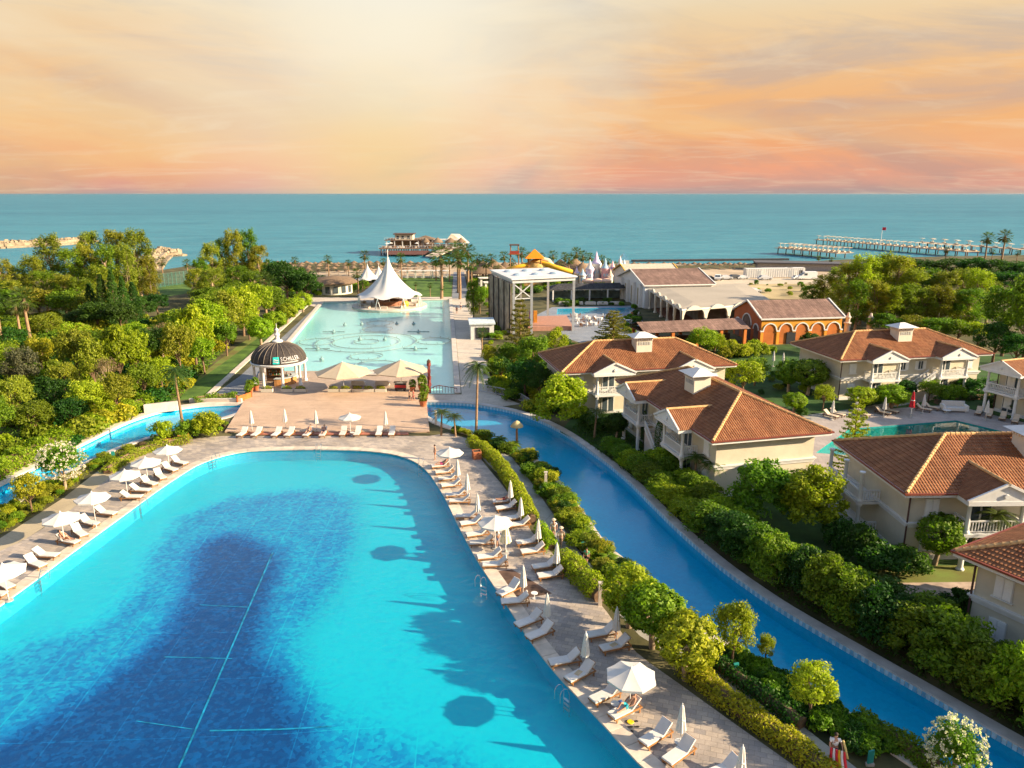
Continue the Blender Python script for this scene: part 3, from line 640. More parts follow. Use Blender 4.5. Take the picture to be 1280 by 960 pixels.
def villa(label, loc, rz, ped=(-5.4, 5.4), stairs=(), end='left', porch_deep=2.0, lit=False):
    t = thing('villa', label, 'villa', loc, rz, 'garden villas')
    Lw, Ww, ze, zm = 22.0, 10.4, 5.75, 3.0
    hl, hw = Lw / 2, Ww / 2
    MB().bx(-hl, hl, -hw, hw, 0, ze).build('wall', CREAM, t)
    m = MB()
    for z, d, h in ((zm, .16, .14), (zm + .16, .26, .12), (zm - .16, .10, .14), (.2, .07, .4)):
        for (x0, x1, y0, y1) in ((-hl - d, hl + d, -hw - d, -hw + .0), (-hl - d, hl + d, hw, hw + d), (-hl - d, -hl, -hw, hw), (hl, hl + d, -hw, hw)):
            m.bx(x0, x1, y0, y1, z - h / 2, z + h / 2 - .003)
    m.build('cornice', WHITE, t)
    # roof
    mb, rise = hip_roof(24.0, 12.4, ze + .28, R(23)); roof = mb.build('roof', ROOF, t)
    m = MB(); m.bx(-12.0, 12.0, -6.2, 6.2, ze, ze + .10); m.build('soffit', WHITE, t)
    m = MB()
    for (x0, x1, y0, y1) in ((-12.06, 12.06, -6.26, -6.2), (-12.06, 12.06, 6.2, 6.26), (-12.06, -12.0, -6.2, 6.2), (12.0, 12.06, -6.2, 6.2)): m.bx(x0, x1, y0, y1, ze - .08, ze + .27)
    m.build('fascia', WHITE, t)
    m = MB()
    for (x0, x1, y0, y1) in ((-12.2, 12.2, -6.42, -6.27), (-12.2, 12.2, 6.27, 6.42), (-12.2, -12.07, -6.26, 6.26), (12.07, 12.2, -6.26, 6.26)): m.bx(x0, x1, y0, y1, ze + .17, ze + .30)
    m.build('gutter', M('copper_gutter', (.20, .05, .03), .5, .2), t)
    # ridge and hip caps: overlapping half-round tiles
    m = MB(); zt = ze + .28 + rise; hx = 12 - 6.2
    segs = [((-hx, 0, zt), (hx, 0, zt))] + [((sx_ * 12, sy_ * 6.2, ze + .28), (sx_ * hx, 0, zt)) for sx_ in (-1, 1) for sy_ in (-1, 1)]
    for a, b in segs:
        a, b = Vector(a), Vector(b); n = int((b - a).length / .42)
        for i in range(n):
            p, q = a.lerp(b, i / n), a.lerp(b, (i + 1.12) / n); m.cyl((p.x, p.y, p.z + .04), (q.x, q.y, q.z + .02), .16, .13, 7)
    m.build('ridge_cap', RIDGE, roof, 40)
    # roof lantern
    cx, cy = .3, -1.9; zb = zt - 1.9 * math.tan(R(23)) - .5
    ch = MB().bx(cx - 1.1, cx + 1.1, cy - .95, cy + .95, zb, zb + 2.0).build('roof_lantern', CREAM2, t)
    m = MB(); m.bx(cx - 1.25, cx + 1.25, cy - 1.1, cy + 1.1, zb + 2.0, zb + 2.12)
    for k in range(8): m.box(cx - 1.05 + k * .3, cy - 1.02, zb + 1.84, .12, .14, .28)
    for k in range(6): m.box(cx - 1.17, cy - .8 + k * .32, zb + 1.84, .14, .12, .28)
    m.build('lantern_cornice', WHITE, ch)
    MB().add([(cx - 1.7, cy - 1.5, zb + 2.13), (cx + 1.7, cy - 1.5, zb + 2.13), (cx + 1.7, cy + 1.5, zb + 2.13), (cx - 1.7, cy + 1.5, zb + 2.13), (cx - .35, cy, zb + 2.72), (cx + .35, cy, zb + 2.72)], [(0, 1, 5, 4), (1, 2, 5), (2, 3, 4, 5), (3, 0, 4), (3, 2, 1, 0)]).build('lantern_roof', M('lantern_tiles', (.66, .64, .60), .6, .1), ch)
    lv = MB()
    for k in range(5): lv.box(cx - .72 + k * .36, cy - .97, zb + 1.3, .22, .05, .42)
    lv.build('louvre', M('louvre_grey', (.40, .40, .38), .6, .1), ch)
    # pedimented porches
    for px_ in ped:
        y0 = -hw - porch_deep; hw_p = 2.35
        pd = MB(); zb_ = ze - .12; ap = 1.25
        pd.add([(px_ - hw_p - .35, y0 - .5, zb_ + .32), (px_ + hw_p + .35, y0 - .5, zb_ + .32), (px_, y0 - .5, zb_ + .32 + ap), (px_ - hw_p - .35, y0 + .05, zb_ + .32), (px_ + hw_p + .35, y0 + .05, zb_ + .32), (px_, y0 + .05, zb_ + .32 + ap)], [(0, 1, 2), (5, 4, 3), (0, 3, 4, 1), (1, 4, 5, 2), (2, 5, 3, 0)])
        pd.bx(px_ - hw_p - .4, px_ + hw_p + .4, y0 - .56, -hw + .02, zb_ - .02, zb_ + .318)
        po = pd.build('pediment', WHITE, t)
        tr = MB()
        for s in (-1, 1): tr.bar((px_ + s * (hw_p + .5), y0 - .58, zb_ + .36), (px_ - s * .05, y0 - .58, zb_ + .36 + ap + .1), .16, .2)
        tr.cyl((px_, y0 - .54, zb_ + .72), (px_, y0 - .62, zb_ + .72), .2, .16, 12)
        tr.build('moulding', WHITE, po)
        g = MB(); yb = -hw + 2.6; zr = zb_ + .32 + ap + .12
        for s in (-1, 1):
            e = px_ + s * (hw_p + .5); p = [(e, y0 - .66, zb_ + .36), (px_, y0 - .66, zr), (px_, yb, zr), (e, -hw - .7, zb_ + .36)]
            if s < 0: p = [p[0], p[1], p[2], p[3]]
            uv = [(0, 0), (0, 3), (6, 3), (2.5, 0)]
            f = (3, 2, 1, 0) if s > 0 else (0, 1, 2, 3)
            g.add(p, [f[::-1]], 0, [[uv[k] for k in f[::-1]]])
        g.build('porch_roof', ROOF, t)
        MB().cyl((px_, y0 - .66, zr + .03), (px_, yb, zr + .03), .13, .13, 7).build('ridge_cap', RIDGE, t, 40)
        MB().bx(px_ - hw_p, px_ + hw_p, y0, -hw - .005, zm - .2, zm + .06).build('balcony_floor', WHITE, t)
        for s in (-1, 1):
            column(t, px_ + s * (hw_p - .3), y0 + .3, zm + .06, zb_ - .02); column(t, px_ + s * (hw_p - .3), y0 + .3, 0, zm - .2, .2)
        bl_ = MB(); balustrade(bl_, (px_ - hw_p + .3, y0 + .3, 0), (px_ + hw_p - .3, y0 + .3, 0), zm + .06)
        for s in (-1, 1): balustrade(bl_, (px_ + s * (hw_p - .3), y0 + .5, 0), (px_ + s * (hw_p - .3), -hw - .1, 0), zm + .06)
        bl_.build('balustrade', WHITE, t)
        for z in (zm + 1.2, 1.15):
            d = MB().bx(px_ - .85, px_ + .85, -hw - .07, -hw - .005, z - 1.1, z + 1.1).build('door', WHITE, t)
            for s in (-1, 1): MB().bx(px_ + s * .42 - .33, px_ + s * .42 + .33, -hw - .085, -hw - .071, z - .85, z + .95).build('pane', GLASS, d)
    # windows
    for x in (-9.3, 9.3): 
        for z in (4.45, 1.55): window(x, -hw, z, 1.0, 1.35, 0, -1, t, closed=True)
    for x in (-1.4, 1.4): window(x, -hw, 4.5, .8, 1.2, 0, -1, t)
    for x in (-6, 0, 6): window(x, hw, 4.45, 1.1, 1.35, 0, 1, t)
    MB().cyl((-hl - .1, -hw - .1, 0), (-hl - .1, -hw - .1, ze), .07, .07, 8).build('downpipe', M('downpipe', (.10, .05, .04), .5), t)
    # outside stair beside a porch
    for sx0, dr in stairs:
        st = MB(); n = 15; x0 = sx0; y_ = -hw - 1.0
        for i in range(n):
            st.bx(x0 + dr * i * .3 - (.15), x0 + dr * i * .3 + .15, y_ - .6, y_ + .6, 0, zm - .02 - i * .2 + .001)
        so = st.build('stair', STONE, t)
        ra = MB()
        for yy in (y_ - .68, y_ + .68):
            a, b = Vector((x0, yy, zm + .9)), Vector((x0 + dr * (n - 1) * .3, yy, .9)); ra.bar(a, b, .14, .12); ra.bar(a - Vector((0, 0, .75)), b - Vector((0, 0, .75)), .12, .3)
            for i in range(22):
                q = a.lerp(b, i / 21); ra.box(q.x, q.y, q.z - .35, .07, .07, .7)
        ra.build('balustrade', WHITE, so)
    return t
def place_villa(corner_px, rz, local, label, **k):
    """put the villa so that its eave corner local stands over the ground point of the photograph"""
    c = P(*corner_px, 6.0); q = Matrix.Rotation(rz, 3, 'Z') @ Vector((*local, 0)); return villa(label, (c.x - q.x, c.y - q.y, 0), rz, **k)
v1 = place_villa((702, 466), R(11.5), (-12, -6.2), 'cream villa with hipped tile roof, furthest back behind the round river-side tree', stairs=())
v2 = place_villa((891, 552), R(-76.5), (12, -6.2), 'cream villa turned end-on beside the river, its porches facing the hedge', stairs=((-1.6, 1),))
v3 = place_villa((1051, 450), R(11), (-12, -6.2), 'cream villa across the small garden pool, white stair between its two porches', stairs=((-1.2, 1), (2.6, -1))[1:])
v4 = place_villa((1133, 617), R(1), (-12, -6.2), 'cream villa in front of the small garden pool, with balcony on its left end')
v5 = place_villa((1194, 689), R(-61), (-12, -6.2), 'cream villa cut off by the right edge in the foreground', ped=(0.5,))
v6 = place_villa((1236, 457), R(-70), (-12, -6.2), 'cream villa cut off by the right edge beyond the small pool', ped=(-9.2, 5.4))
# open end balconies of the villa in front of the pool (left end)
hl, hw = 11.0, 5.2
m = MB(); m.bx(-hl - 1.9, -hl - .005, -1.0, hw, 2.85, 3.08); m.bx(-hl - 1.9, -hl - .005, -1.0, hw, 0, .25); m.build('end_balcony', WHITE, v4)
m = MB()
for z in (.25, 3.08):
    balustrade(m, (-hl - 1.75, -.9, 0), (-hl - 1.75, hw - .1, 0), z); balustrade(m, (-hl - 1.75, -.9, 0), (-hl - .1, -.9, 0), z)
m.build('balustrade', WHITE, v4)
for y in (-.8, 2.1, hw - .2):
    column(v4, -hl - 1.7, y, .25, 2.85); column(v4, -hl - 1.7, y, 3.08, 5.7)
# ================================================================ loungers, parasols, deck things
def make_lounger(name='sun_lounger', cm=None, wm=None):
    t = thing(name, 'x', 'sun lounger', group='sun loungers'); cm = cm or CUSH; wm = wm or TEAK
    m = MB()
    for s in (-1, 1): m.bx(-1.0, 1.0, s * .33 - .025, s * .33 + .025, .24, .33)
    for x in (-.98, .98): m.bx(x - .025, x + .025, -.305, .305, .245, .325)
    for k in range(7): m.bx(-.92 + k * .2, -.80 + k * .2, -.30, .30, .30, .325)
    m.build('frame', wm, t)
    for x in (-.85, .82):
        for s in (-1, 1): MB().bx(x - .035, x + .035, s * .33 - .06, s * .33 - .024 if s < 0 else s * .33 + .06, 0, .30).build('leg', wm, t) if False else MB().box(x, s * .33, .12, .07, .055, .24).build('leg', wm, t)
    c = MB()
    prof = [(-1.0, .335), (-1.0, .40), (-.97, .42), (.28, .42), (.30, .40), (.30, .335)]
    c.add([(x, y, z) for y in (-.33, .33) for x, z in prof], [(0, 1, 2, 3, 4, 5)[::-1], (6, 7, 8, 9, 10, 11)] + [(i, (i + 1) % 6, 6 + (i + 1) % 6, 6 + i) for i in range(6)])
    c.build('seat_cushion', cm, t)
    b = MB(); ang = R(40); ux, uz = math.cos(ang), math.sin(ang); o = Vector((.30, 0, .36))
    q = [o + Vector((ux * l - uz * h, 0, uz * l + ux * h)) for l, h in ((.0, -.02), (.0, .07), (.02, .085), (.78, .085), (.80, .065), (.80, -.02))]
    b.add([(p.x, y, p.z) for y in (-.33, .33) for p in q], [(0, 1, 2, 3, 4, 5)[::-1], (6, 7, 8, 9, 10, 11)] + [(i, (i + 1) % 6, 6 + (i + 1) % 6, 6 + i) for i in range(6)])
    b.build('back_cushion', cm, t)
    f = MB()
    for s in (-1, 1):
        f.bar((.30, s * .29, .33), (.30 + ux * .82 + .02, s * .29, .33 + uz * .82 - .02), .04, .05); f.bar((.30 + ux * .5, s * .26, .30 + uz * .5), (.92, s * .26, .30), .03, .04)
    f.bar((.93, -.3, .86), (.93, .3, .86), .04, .04); f.build('backrest_frame', wm, t)
    return t
LNG = Proto(make_lounger())
def edge_dir(p):
    best = None
    for a, b in zip(pool_vis, pool_vis[1:]):
        m = (a + b) / 2; d = (m - p).length
        if best is None or d < best[0]: best = (d, m)
    q = p - best[1]; return math.atan2(q.y, q.x)
row1 = [(551, 581), (556, 588.5), (560, 597), (564, 605), (570, 617), (575, 625), (584, 644), (589, 652), (597, 666), (602, 677), (612, 694), (619, 704), (636, 736), (644, 750), (661, 775), (675, 790), (706, 824), (725, 841), (757, 867), (781, 886), (820, 918), (849, 940), (903, 962)]
row2 = [(629, 625), (633, 633), (642, 646), (649, 654), (660, 676), (666, 687), (681, 706), (688, 717), (752, 790), (769, 806)]
rowl = [(224, 577), (212, 585), (200, 594), (186, 602.5), (175, 611.5), (164, 620), (132, 640), (111, 652), (99, 664.5), (85, 675), (57, 692.5), (44, 703), (5, 729), (-10, 741)]
rowd = [(303, 541), (321, 541), (346, 541), (362, 541), (385, 541), (404, 541), (429, 540), (447, 540), (474, 540), (490, 540)]
lpos = {}
def lounger_at(key, q, rz, label):
    p = P(*q, .4); lpos[key] = (Vector((p.x, p.y, .012)), rz); return LNG.put(label, (p.x, p.y, .012), rz)
for i, q in enumerate(row1):
    p = P(*q, .3); rz = edge_dir(p) + rng.uniform(-.05, .05); n_ = len(row1)
    if i < 12: rz = .35 * rz + .65 * R(8)
    elif i < 18: rz = .6 * rz + .4 * R(32)
    lounger_at(('a', i), q, rz, 'white cushioned teak lounger, %s from the far end of the right poolside row' % ORD[i] if i < 12 else 'white cushioned teak lounger, %s from the near end of the right poolside row' % ORD[n_ - 1 - i])
for i, q in enumerate(row2):
    p = P(*q, .3); rz = .5 * edge_dir(p) + .5 * R(12) if i < 8 else edge_dir(p)
    lounger_at(('b', i), q, rz, 'white cushioned teak lounger, %s from the far end of the row along the hedge' % ORD[i])
for i, q in enumerate(rowl):
    p = P(*q, .3); lounger_at(('l', i), q, edge_dir(p) - .25 + rng.uniform(-.06, .06), 'white cushioned lounger, %s from the far end of the left poolside row' % ORD[i])
for i, q in enumerate(rowd):
    lounger_at(('d', i), q, R(90) + (-.12 if i < 5 else .02) + rng.uniform(-.05, .05), 'white lounger facing the pool, %s from the left along the deck step' % ORD[i])
# parasols
def make_closed():
    t = thing('closed_parasol', 'x', 'parasol', group='closed parasols')
    MB().cyl((0, 0, .06), (0, 0, 2.62), .025, .02, 8).build('pole', WHITE, t, 40)
    MB().lathe([(.012, 1.05), (.25, 1.02), (.24, 1.10), (.17, 1.75), (.10, 2.35), (.06, 2.52), (0, 2.56)], 32, pleat=.16, k=8).build('canopy', CANVAS, t, 50)
    MB().lathe([(0, 0), (.26, 0), (.26, .05), (.08, .09), (.05, .3), (0, .3)], 12).build('base', CONC, t, 40)
    MB().lathe([(0, 2.54), (.03, 2.56), (.03, 2.64), (0, 2.68)], 8).build('finial', WHITE, t, 40)
    MB().lathe([(.155, 1.66), (.20, 1.68), (.20, 1.74), (.15, 1.76)], 16).build('tie_strap', CANVAS, t, 40)
    return t
def make_open(R_=1.42, name='open_parasol', cm=None, z=2.3, rise=.5, n=8):
    t = thing(name, 'x', 'parasol', group='open parasols'); cm = cm or CANVAS
    MB().cyl((0, 0, .06), (0, 0, z + rise), .028, .024, 8).build('pole', WHITE, t, 40)
    MB().lathe([(0, 0), (.28, 0), (.28, .05), (.08, .09), (.05, .3), (0, .3)], 12).build('base', CONC, t, 40)
    pan = MB(); a0, a1 = -math.pi / n, math.pi / n; K = 5; vs = []
    for k in range(K + 1):
        f = k / K; r = .06 + (R_ - .06) * f; zz = z + rise * (1 - f) - .05 * math.sin(f * math.pi)
        for j, a in enumerate((a0, 0, a1)):
            q = 1.0 if j != 1 else math.cos(math.pi / n) * .985; vs.append((r * q * math.cos(a), r * q * math.sin(a), zz - (.03 * f if j == 1 else 0)))
    fs = [(3 * k + j, 3 * k + 3 + j, 3 * k + 4 + j, 3 * k + 1 + j) for k in range(K) for j in range(2)]
    pan.add(vs, fs); e = 3 * K; pan.add([vs[e], vs[e + 1], vs[e + 2]] + [(x * 1.0, y * 1.0, zz - .13) for x, y, zz in vs[e:e + 3]], [(0, 3, 4, 1), (1, 4, 5, 2)])
    first = None
    for k in range(n):
        if first is None: first = pan.build('canopy_panel', cm, t, 40); o = first
        else: o = link('canopy_panel', first.data, t)
        o.rotation_euler = (0, 0, 2 * math.pi * k / n)
    m = MB()
    for k in range(n):
        a = 2 * math.pi * (k + .5) / n; m.bar((0, 0, z + rise - .06), (R_ * .97 * math.cos(a), R_ * .97 * math.sin(a), z - .03), .02, .02)
        m.bar((0, 0, z - .25), (R_ * .5 * math.cos(a), R_ * .5 * math.sin(a), z + rise * .5 - .06), .015, .015)
    m.build('rib', WHITE, t)
    MB().lathe([(0, z + rise - .02), (.10, z + rise - .01), (.05, z + rise + .05), (.02, z + rise + .14), (0, z + rise + .16)], 8).build('finial', WHITE, t, 40)
    return t
CLS, OPN = Proto(make_closed()), Proto(make_open())
closed = [((572, 585), 'beside the far loungers of the right poolside row'), ((584, 603), 'by the third pair of right poolside loungers'), ((597, 629), 'by the fourth pair of right poolside loungers'), ((638, 612), 'against the hedge behind the farthest hedge-side pair'), ((651, 634), 'against the hedge by the second hedge-side pair'), ((673, 662), 'against the hedge by the third hedge-side pair'), ((696, 692), 'against the hedge by the fourth hedge-side pair'), ((654, 721), 'in the middle of the right poolside row, above the old wooden boards'), ((684, 757), 'standing apart between two pairs in the right poolside row'), ((732, 806), 'just behind the open parasol nearest the camera'), ((771, 774), 'in front of the round clipped trees'), ((852, 898), 'beside the second-last poolside pair at the bottom'), ((927, 951), 'at the bottom edge, nearest the camera'), ((314, 522), 'first from left on the wooden deck'), ((356, 520), 'second from left on the wooden deck'), ((395, 522), 'third from left on the wooden deck'), ((482, 523), 'rightmost on the wooden deck')]
for q, s in closed: p = P(*q, 1.75); CLS.put('closed white parasol ' + s, (p.x, p.y, .012), rng.uniform(0, 1))
yp = copy_tree(CLS.o, None, 'loosely folded yellowish parasol beside the open one in the right poolside row'); p = P(632, 668, 1.6); yp.location = (p.x, p.y, .012); yp.scale = (1.7, 1.7, .92)
for c_ in yp.children:
    if c_.name.startswith('canopy'): recolor(c_, CANVAS_Y)
opens = [((562, 564), 'at the far right corner of the big pool', 1.0), ((619, 651), 'amid the right poolside row', 1.0), ((789, 842), 'nearest the camera in the right poolside row', 1.0), ((209, 561), 'first from the far end of the left poolside row', 1.0), ((182, 577), 'second from the far end of the left poolside row', 1.02), ((156, 592), 'third from the far end of the left poolside row', 1.0), ((115, 621), 'fourth from the far end of the left poolside row', 1.02), ((76, 646.5), 'fifth from the far end of the left poolside row', 1.02), ((4, 712), 'at the left edge of the photo', 1.02), ((437, 519), 'on the wooden deck', .95)]
for q, s, k in opens: p = P(*q, 2.45); OPN.put('open white octagonal parasol ' + s, (p.x, p.y, .012), rng.uniform(0, .8), k)
# small side tables
def make_table():
    t = thing('side_table', 'x', 'side table', group='side tables')
    MB().lathe([(0, .42), (.25, .42), (.25, .45), (0, .45)], 14).build('table_top', WHITE, t, 40); MB().cyl((0, 0, .02), (0, 0, .42), .03, .03, 8).build('leg', WHITE, t); MB().lathe([(0, 0), (.16, 0), (.16, .03), (0, .03)], 12).build('base', WHITE, t, 40); return t
TBL = Proto(make_table())
for q, s in [((849, 928), 'between the second-last poolside pair at the bottom'), ((620, 690), 'beside the yellowish folded parasol'), ((440, 541), 'under the open parasol on the deck'), ((769, 880), 'beside the sunbather under the open parasol'), ((668, 742), 'by the middle of the right poolside row'), ((120, 655), 'beside the left poolside loungers')]:
    p = P(*q, .4); TBL.put('small round white side table ' + s, (p.x, p.y, .012))
# pool ladders
def make_ladder():
    t = thing('pool_ladder', 'x', 'pool ladder', group='pool ladders')
    for s in (-1, 1):
        MB().tube([(.55, s * .25, .02), (.55, s * .25, .55), (.45, s * .25, .75), (.25, s * .25, .82), (.02, s * .25, .7), (-.12, s * .25, .3), (-.14, s * .25, -1.2)], .022, 6).build('handrail', STEEL, t, 50)
    for z in (-.25, -.55, -.85): MB().bx(-.22, -.08, -.24, .24, z - .02, z + .02).build('step', STEEL, t)
    return t
LAD = Proto(make_ladder())
for q, s in [((706, 872), 'nearest the camera by the open parasol'), ((603, 731), 'midway along the right pool edge'), ((526, 582), 'at the far right corner'), ((268, 575), 'at the far left corner'), ((177, 634), 'along the left pool edge'), ((52, 724), 'at the left edge near the frame'), ((398, 564), 'in the middle of the far edge')]:
    p = P(*q, .05); LAD.put('steel pool ladder ' + s, (p.x, p.y, .05), edge_dir(p + Vector((0, .3, 0))) if q[0] not in (398,) else R(90))
# gazebo bar with dome
gz_c = P(351, 479); gz_c.z = .12
gzb = thing('gazebo_bar', 'round white-columned bar pavilion under a dark ribbed dome', 'gazebo', gz_c)
RG = 3.95
for k in range(8):
    a = 2 * math.pi * (k + .5) / 8; x, y = (RG - .25) * math.cos(a), (RG - .25) * math.sin(a)
    MB().lathe([(0, 0), (.32, 0), (.32, .25), (.24, .35), (.22, .5), (.18, 2.9), (.26, 3.0), (.3, 3.1), (.3, 3.2), (0, 3.2)], 12, (x, y, 0)).build('column', WHITE, gzb, 40)
MB().lathe([(RG - .45, 3.2), (RG + .15, 3.2), (RG + .25, 3.35), (RG + .25, 3.5), (RG + .1, 3.55), (RG - .45, 3.5), (RG - .45, 3.2)], 40).build('ring_beam', WHITE, gzb, 40)
DOME = M('dome_shingle', (.045, .038, .034), .7, .35, 3, .5, 20)
prof = [(RG + .05, 3.53)] + [((RG + .05) * math.cos(q), 3.55 + 2.75 * math.sin(q)) for q in [R(4) + R(80) * i / 14 for i in range(15)]] + [(0, 6.32)]
dome = MB().lathe(prof, 48).build('dome', DOME, gzb, 40)
for k in range(24):
    a = 2 * math.pi * k / 24; MB().tube([((r + .03) * math.cos(a), (r + .03) * math.sin(a), z + .02) for r, z in prof[1:-1]], .05, 5).build('rib', M('dome_rib', (.16, .13, .10), .6, .2), dome)
MB().lathe([(0, 6.2), (.75, 6.2), (.8, 6.5), (.55, 6.6), (.35, 6.7), (.3, 7.2), (.42, 7.3), (.42, 7.5), (.2, 7.6), (.15, 7.9), (.28, 8.05), (.28, 8.2), (.05, 8.4), (.03, 9.1), (0, 9.12)], 16).build('finial', WHITE, gzb, 40)
# sign on the dome: teal square, lettering
def on_dome(az, zz, out=.10):
    r = (RG + .05) * math.sqrt(max(0, 1 - ((zz - 3.55) / 2.75) ** 2)) + out; return Vector((r * math.sin(az), -r * math.cos(az), zz))
SIGNW = M('sign_white', (.55, .54, .53), .5, .03); TEAL = M('sign_teal', (.02, .50, .46), .5, .05)
sgn_o = link('sign', None, gzb)
def curved_patch(name, a0, a1, z0, z1, mat, parent, out=.12):
    m = MB(); k = 6; vs = []
    for i in range(k + 1):
        for z in (z0, z1): vs.append(on_dome(a0 + (a1 - a0) * i / k, z, out))
    m.add(vs, [(2 * i, 2 * i + 2, 2 * i + 3, 2 * i + 1) for i in range(k)]); return m.build(name, mat, parent)
curved_patch('logo_square', R(5), R(18), 3.75, 4.72, TEAL, sgn_o)
for i, z in enumerate((3.98, 4.25)):
    m = MB(); vs = []
    for j in range(9):
        a = R(6.5) + R(10) * j / 8; d = .07 * math.sin(j / 8 * 2 * math.pi)
        vs += [on_dome(a, z + d, .15), on_dome(a, z + d + .11, .15)]
    m.add(vs, [(2 * j, 2 * j + 2, 2 * j + 3, 2 * j + 1) for j in range(8)]).build('logo_wave', SIGNW, sgn_o)
def text_mesh(txt, size):
    cu = bpy.data.curves.new('lettering', 'FONT'); cu.body = txt; cu.size = size; cu.extrude = .02; cu.resolution_u = 2; cu.space_character = 1.08
    o = bpy.data.objects.new('lettering', cu); COL.objects.link(o)
    me = bpy.data.meshes.new_from_object(o.evaluated_get(bpy.context.evaluated_depsgraph_get())); bpy.data.objects.remove(o); bpy.data.curves.remove(cu); return me
bpy.context.view_layer.update()
me = text_mesh('SCHILLER', .80)
xs = [v.co.x for v in me.vertices]; w0, w1 = min(xs), max(xs)
for v in me.vertices:
    f = (v.co.x - w0) / (w1 - w0); out = v.co.z; v.co = on_dome(R(21) + R(42) * f, 4.12 + v.co.y + .28 * f * 0, .13 + out)
me.materials.clear(); me.materials.append(SIGNW); link('lettering', me, sgn_o)
m = MB()
for j in range(22):
    a = R(22) + R(38) * j / 22; vs = [on_dome(a, 3.80), on_dome(a + R(1.1), 3.80), on_dome(a + R(1.1), 3.96), on_dome(a, 3.96)]; m.add(vs, [(0, 1, 2, 3)])
m.build('small_lettering', SIGNW, sgn_o)
# bar counter inside
m = MB(); cw = M('bar_counter_wood', (.42, .20, .07), .45, .2); seg = 14
vs = []
for i in range(seg + 1):
    a = R(-75) + R(150) * i / seg - R(20)
    for r, z in ((2.4, 0), (2.4, 1.1), (1.8, 1.1), (1.8, 0)): vs.append((r * math.cos(a), r * math.sin(a), z))
m.add(vs, [(4 * i + k, 4 * i + 4 + k, 4 * i + 4 + (k + 1) % 4, 4 * i + (k + 1) % 4) for i in range(seg) for k in range(4)] + [(3, 2, 1, 0), tuple(4 * seg + k for k in range(4))]); ct = m.build('bar_counter', cw, gzb)
m = MB(); vs = []
for i in range(seg + 1):
    a = R(-75) + R(150) * i / seg - R(20)
    for r, z in ((2.55, 1.105), (2.55, 1.17), (1.7, 1.17), (1.7, 1.105)): vs.append((r * math.cos(a), r * math.sin(a), z))
m.add(vs, [(4 * i + k, 4 * i + 4 + k, 4 * i + 4 + (k + 1) % 4, 4 * i + (k + 1) % 4) for i in range(seg) for k in range(4)] + [(3, 2, 1, 0), tuple(4 * seg + k for k in range(4))]); m.build('counter_top', M('counter_top', (.5, .55, .57), .3, .05), ct)
bk = MB().bx(-2.3, .4, .6, .8, 0, 2.7).build('back_wall', DWOOD, gzb)
r_ = random.Random(3)
for s in range(3):
    sh = MB().bx(-2.2, .3, .35, .598, 1.0 + .5 * s, 1.05 + .5 * s).build('shelf', TEAK, bk)
    for k in range(9):
        x = -2.05 + k * .27; MB().lathe([(0, 0), (.06, 0), (.06, .2), (.02, .27), (.02, .34), (0, .34)], 7, (x, .47, 1.052 + .5 * s)).build('bottle', [M('bottle_amber', (.5, .2, .03), .2), M('bottle_green', (.05, .2, .08), .2), M('bottle_clear', (.5, .5, .48), .2)][r_.randrange(3)], sh, 40)
# planter boxes in front of the bar and the tan parasols
r2 = np.random.default_rng(11)
def leaf_mesh(name, pts, hint, size, mat, k=.5, asp=.5, rg=r2):
    n = len(pts); rn = rg.normal(size=(n, 3)); rn /= np.linalg.norm(rn, axis=1)[:, None]
    nn = hint * k + rn * (1 - k); nn /= np.linalg.norm(nn, axis=1)[:, None] + 1e-9
    t_ = rg.normal(size=(n, 3)); t_ -= nn * (t_ * nn).sum(1)[:, None]; t_ /= np.linalg.norm(t_, axis=1)[:, None] + 1e-9
    b_ = np.cross(nn, t_); s_ = np.asarray(size).reshape(-1, 1) * np.ones((n, 1))
    v = np.stack([pts - t_ * s_, pts + b_ * s_ * asp + nn * s_ * .12, pts + t_ * s_, pts - b_ * s_ * asp + nn * s_ * .12], 1).reshape(-1, 3).astype(np.float32)
    me = bpy.data.meshes.new(name); me.vertices.add(4 * n); me.vertices.foreach_set('co', v.ravel())
    me.loops.add(4 * n); me.loops.foreach_set('vertex_index', np.arange(4 * n, dtype=np.int32)); me.polygons.add(n)
    me.polygons.foreach_set('loop_start', np.arange(0, 4 * n, 4, dtype=np.int32)); me.update(calc_edges=True)
    for m_ in (mat if isinstance(mat, list) else [mat]): me.materials.append(m_)
    return me
def blob(n, r, c=(0, 0, 0), hollow=.6, rg=r2):
    d = rg.normal(size=(n, 3)); d /= np.linalg.norm(d, axis=1)[:, None]; rad = hollow + (1 - hollow) * rg.random((n, 1))
    return d * rad * np.array(r) + np.array(c), d
def make_planter():
    t = thing('planter_box', 'x', 'planter', group='planter boxes along the deck')
    MB().bx(-.85, .85, -.22, .22, 0, .45).build('box', CREAM2, t); MB().bx(-.80, .80, -.17, .17, .45, .47).build('soil', SOIL, t)
    p, h = blob(260, (.75, .2, .3), (0, 0, .62)); link('plants', leaf_mesh('plants', p, h, .09, LF['yellow']), t); return t
PLB = Proto(make_planter())
for i, q in enumerate([(334, 491), (359, 491), (376, 491)]): p = P(*q); PLB.put('white planter box with yellow-green plants, %s from the left below the gazebo' % ORD[i], (p.x, p.y, .16))
for i, q in enumerate([(417, 491), (432, 491), (447, 491), (461, 491), (476, 491)]): p = P(*q); PLB.put('white planter box in front of the tan parasols, %s from the left' % ORD[i], (p.x, p.y, .16), 0, (.93, 1, 1))
BIG = Proto(make_open(4.1, 'large_tan_parasol', TAN, 2.75, 1.5, 8))
for q, s in (((430, 489), 'left'), ((502, 486), 'right')): p = P(*q); BIG.put('large tan octagonal parasol on the bar terrace, the %s of the two' % s, (p.x, p.y, .12), R(22))
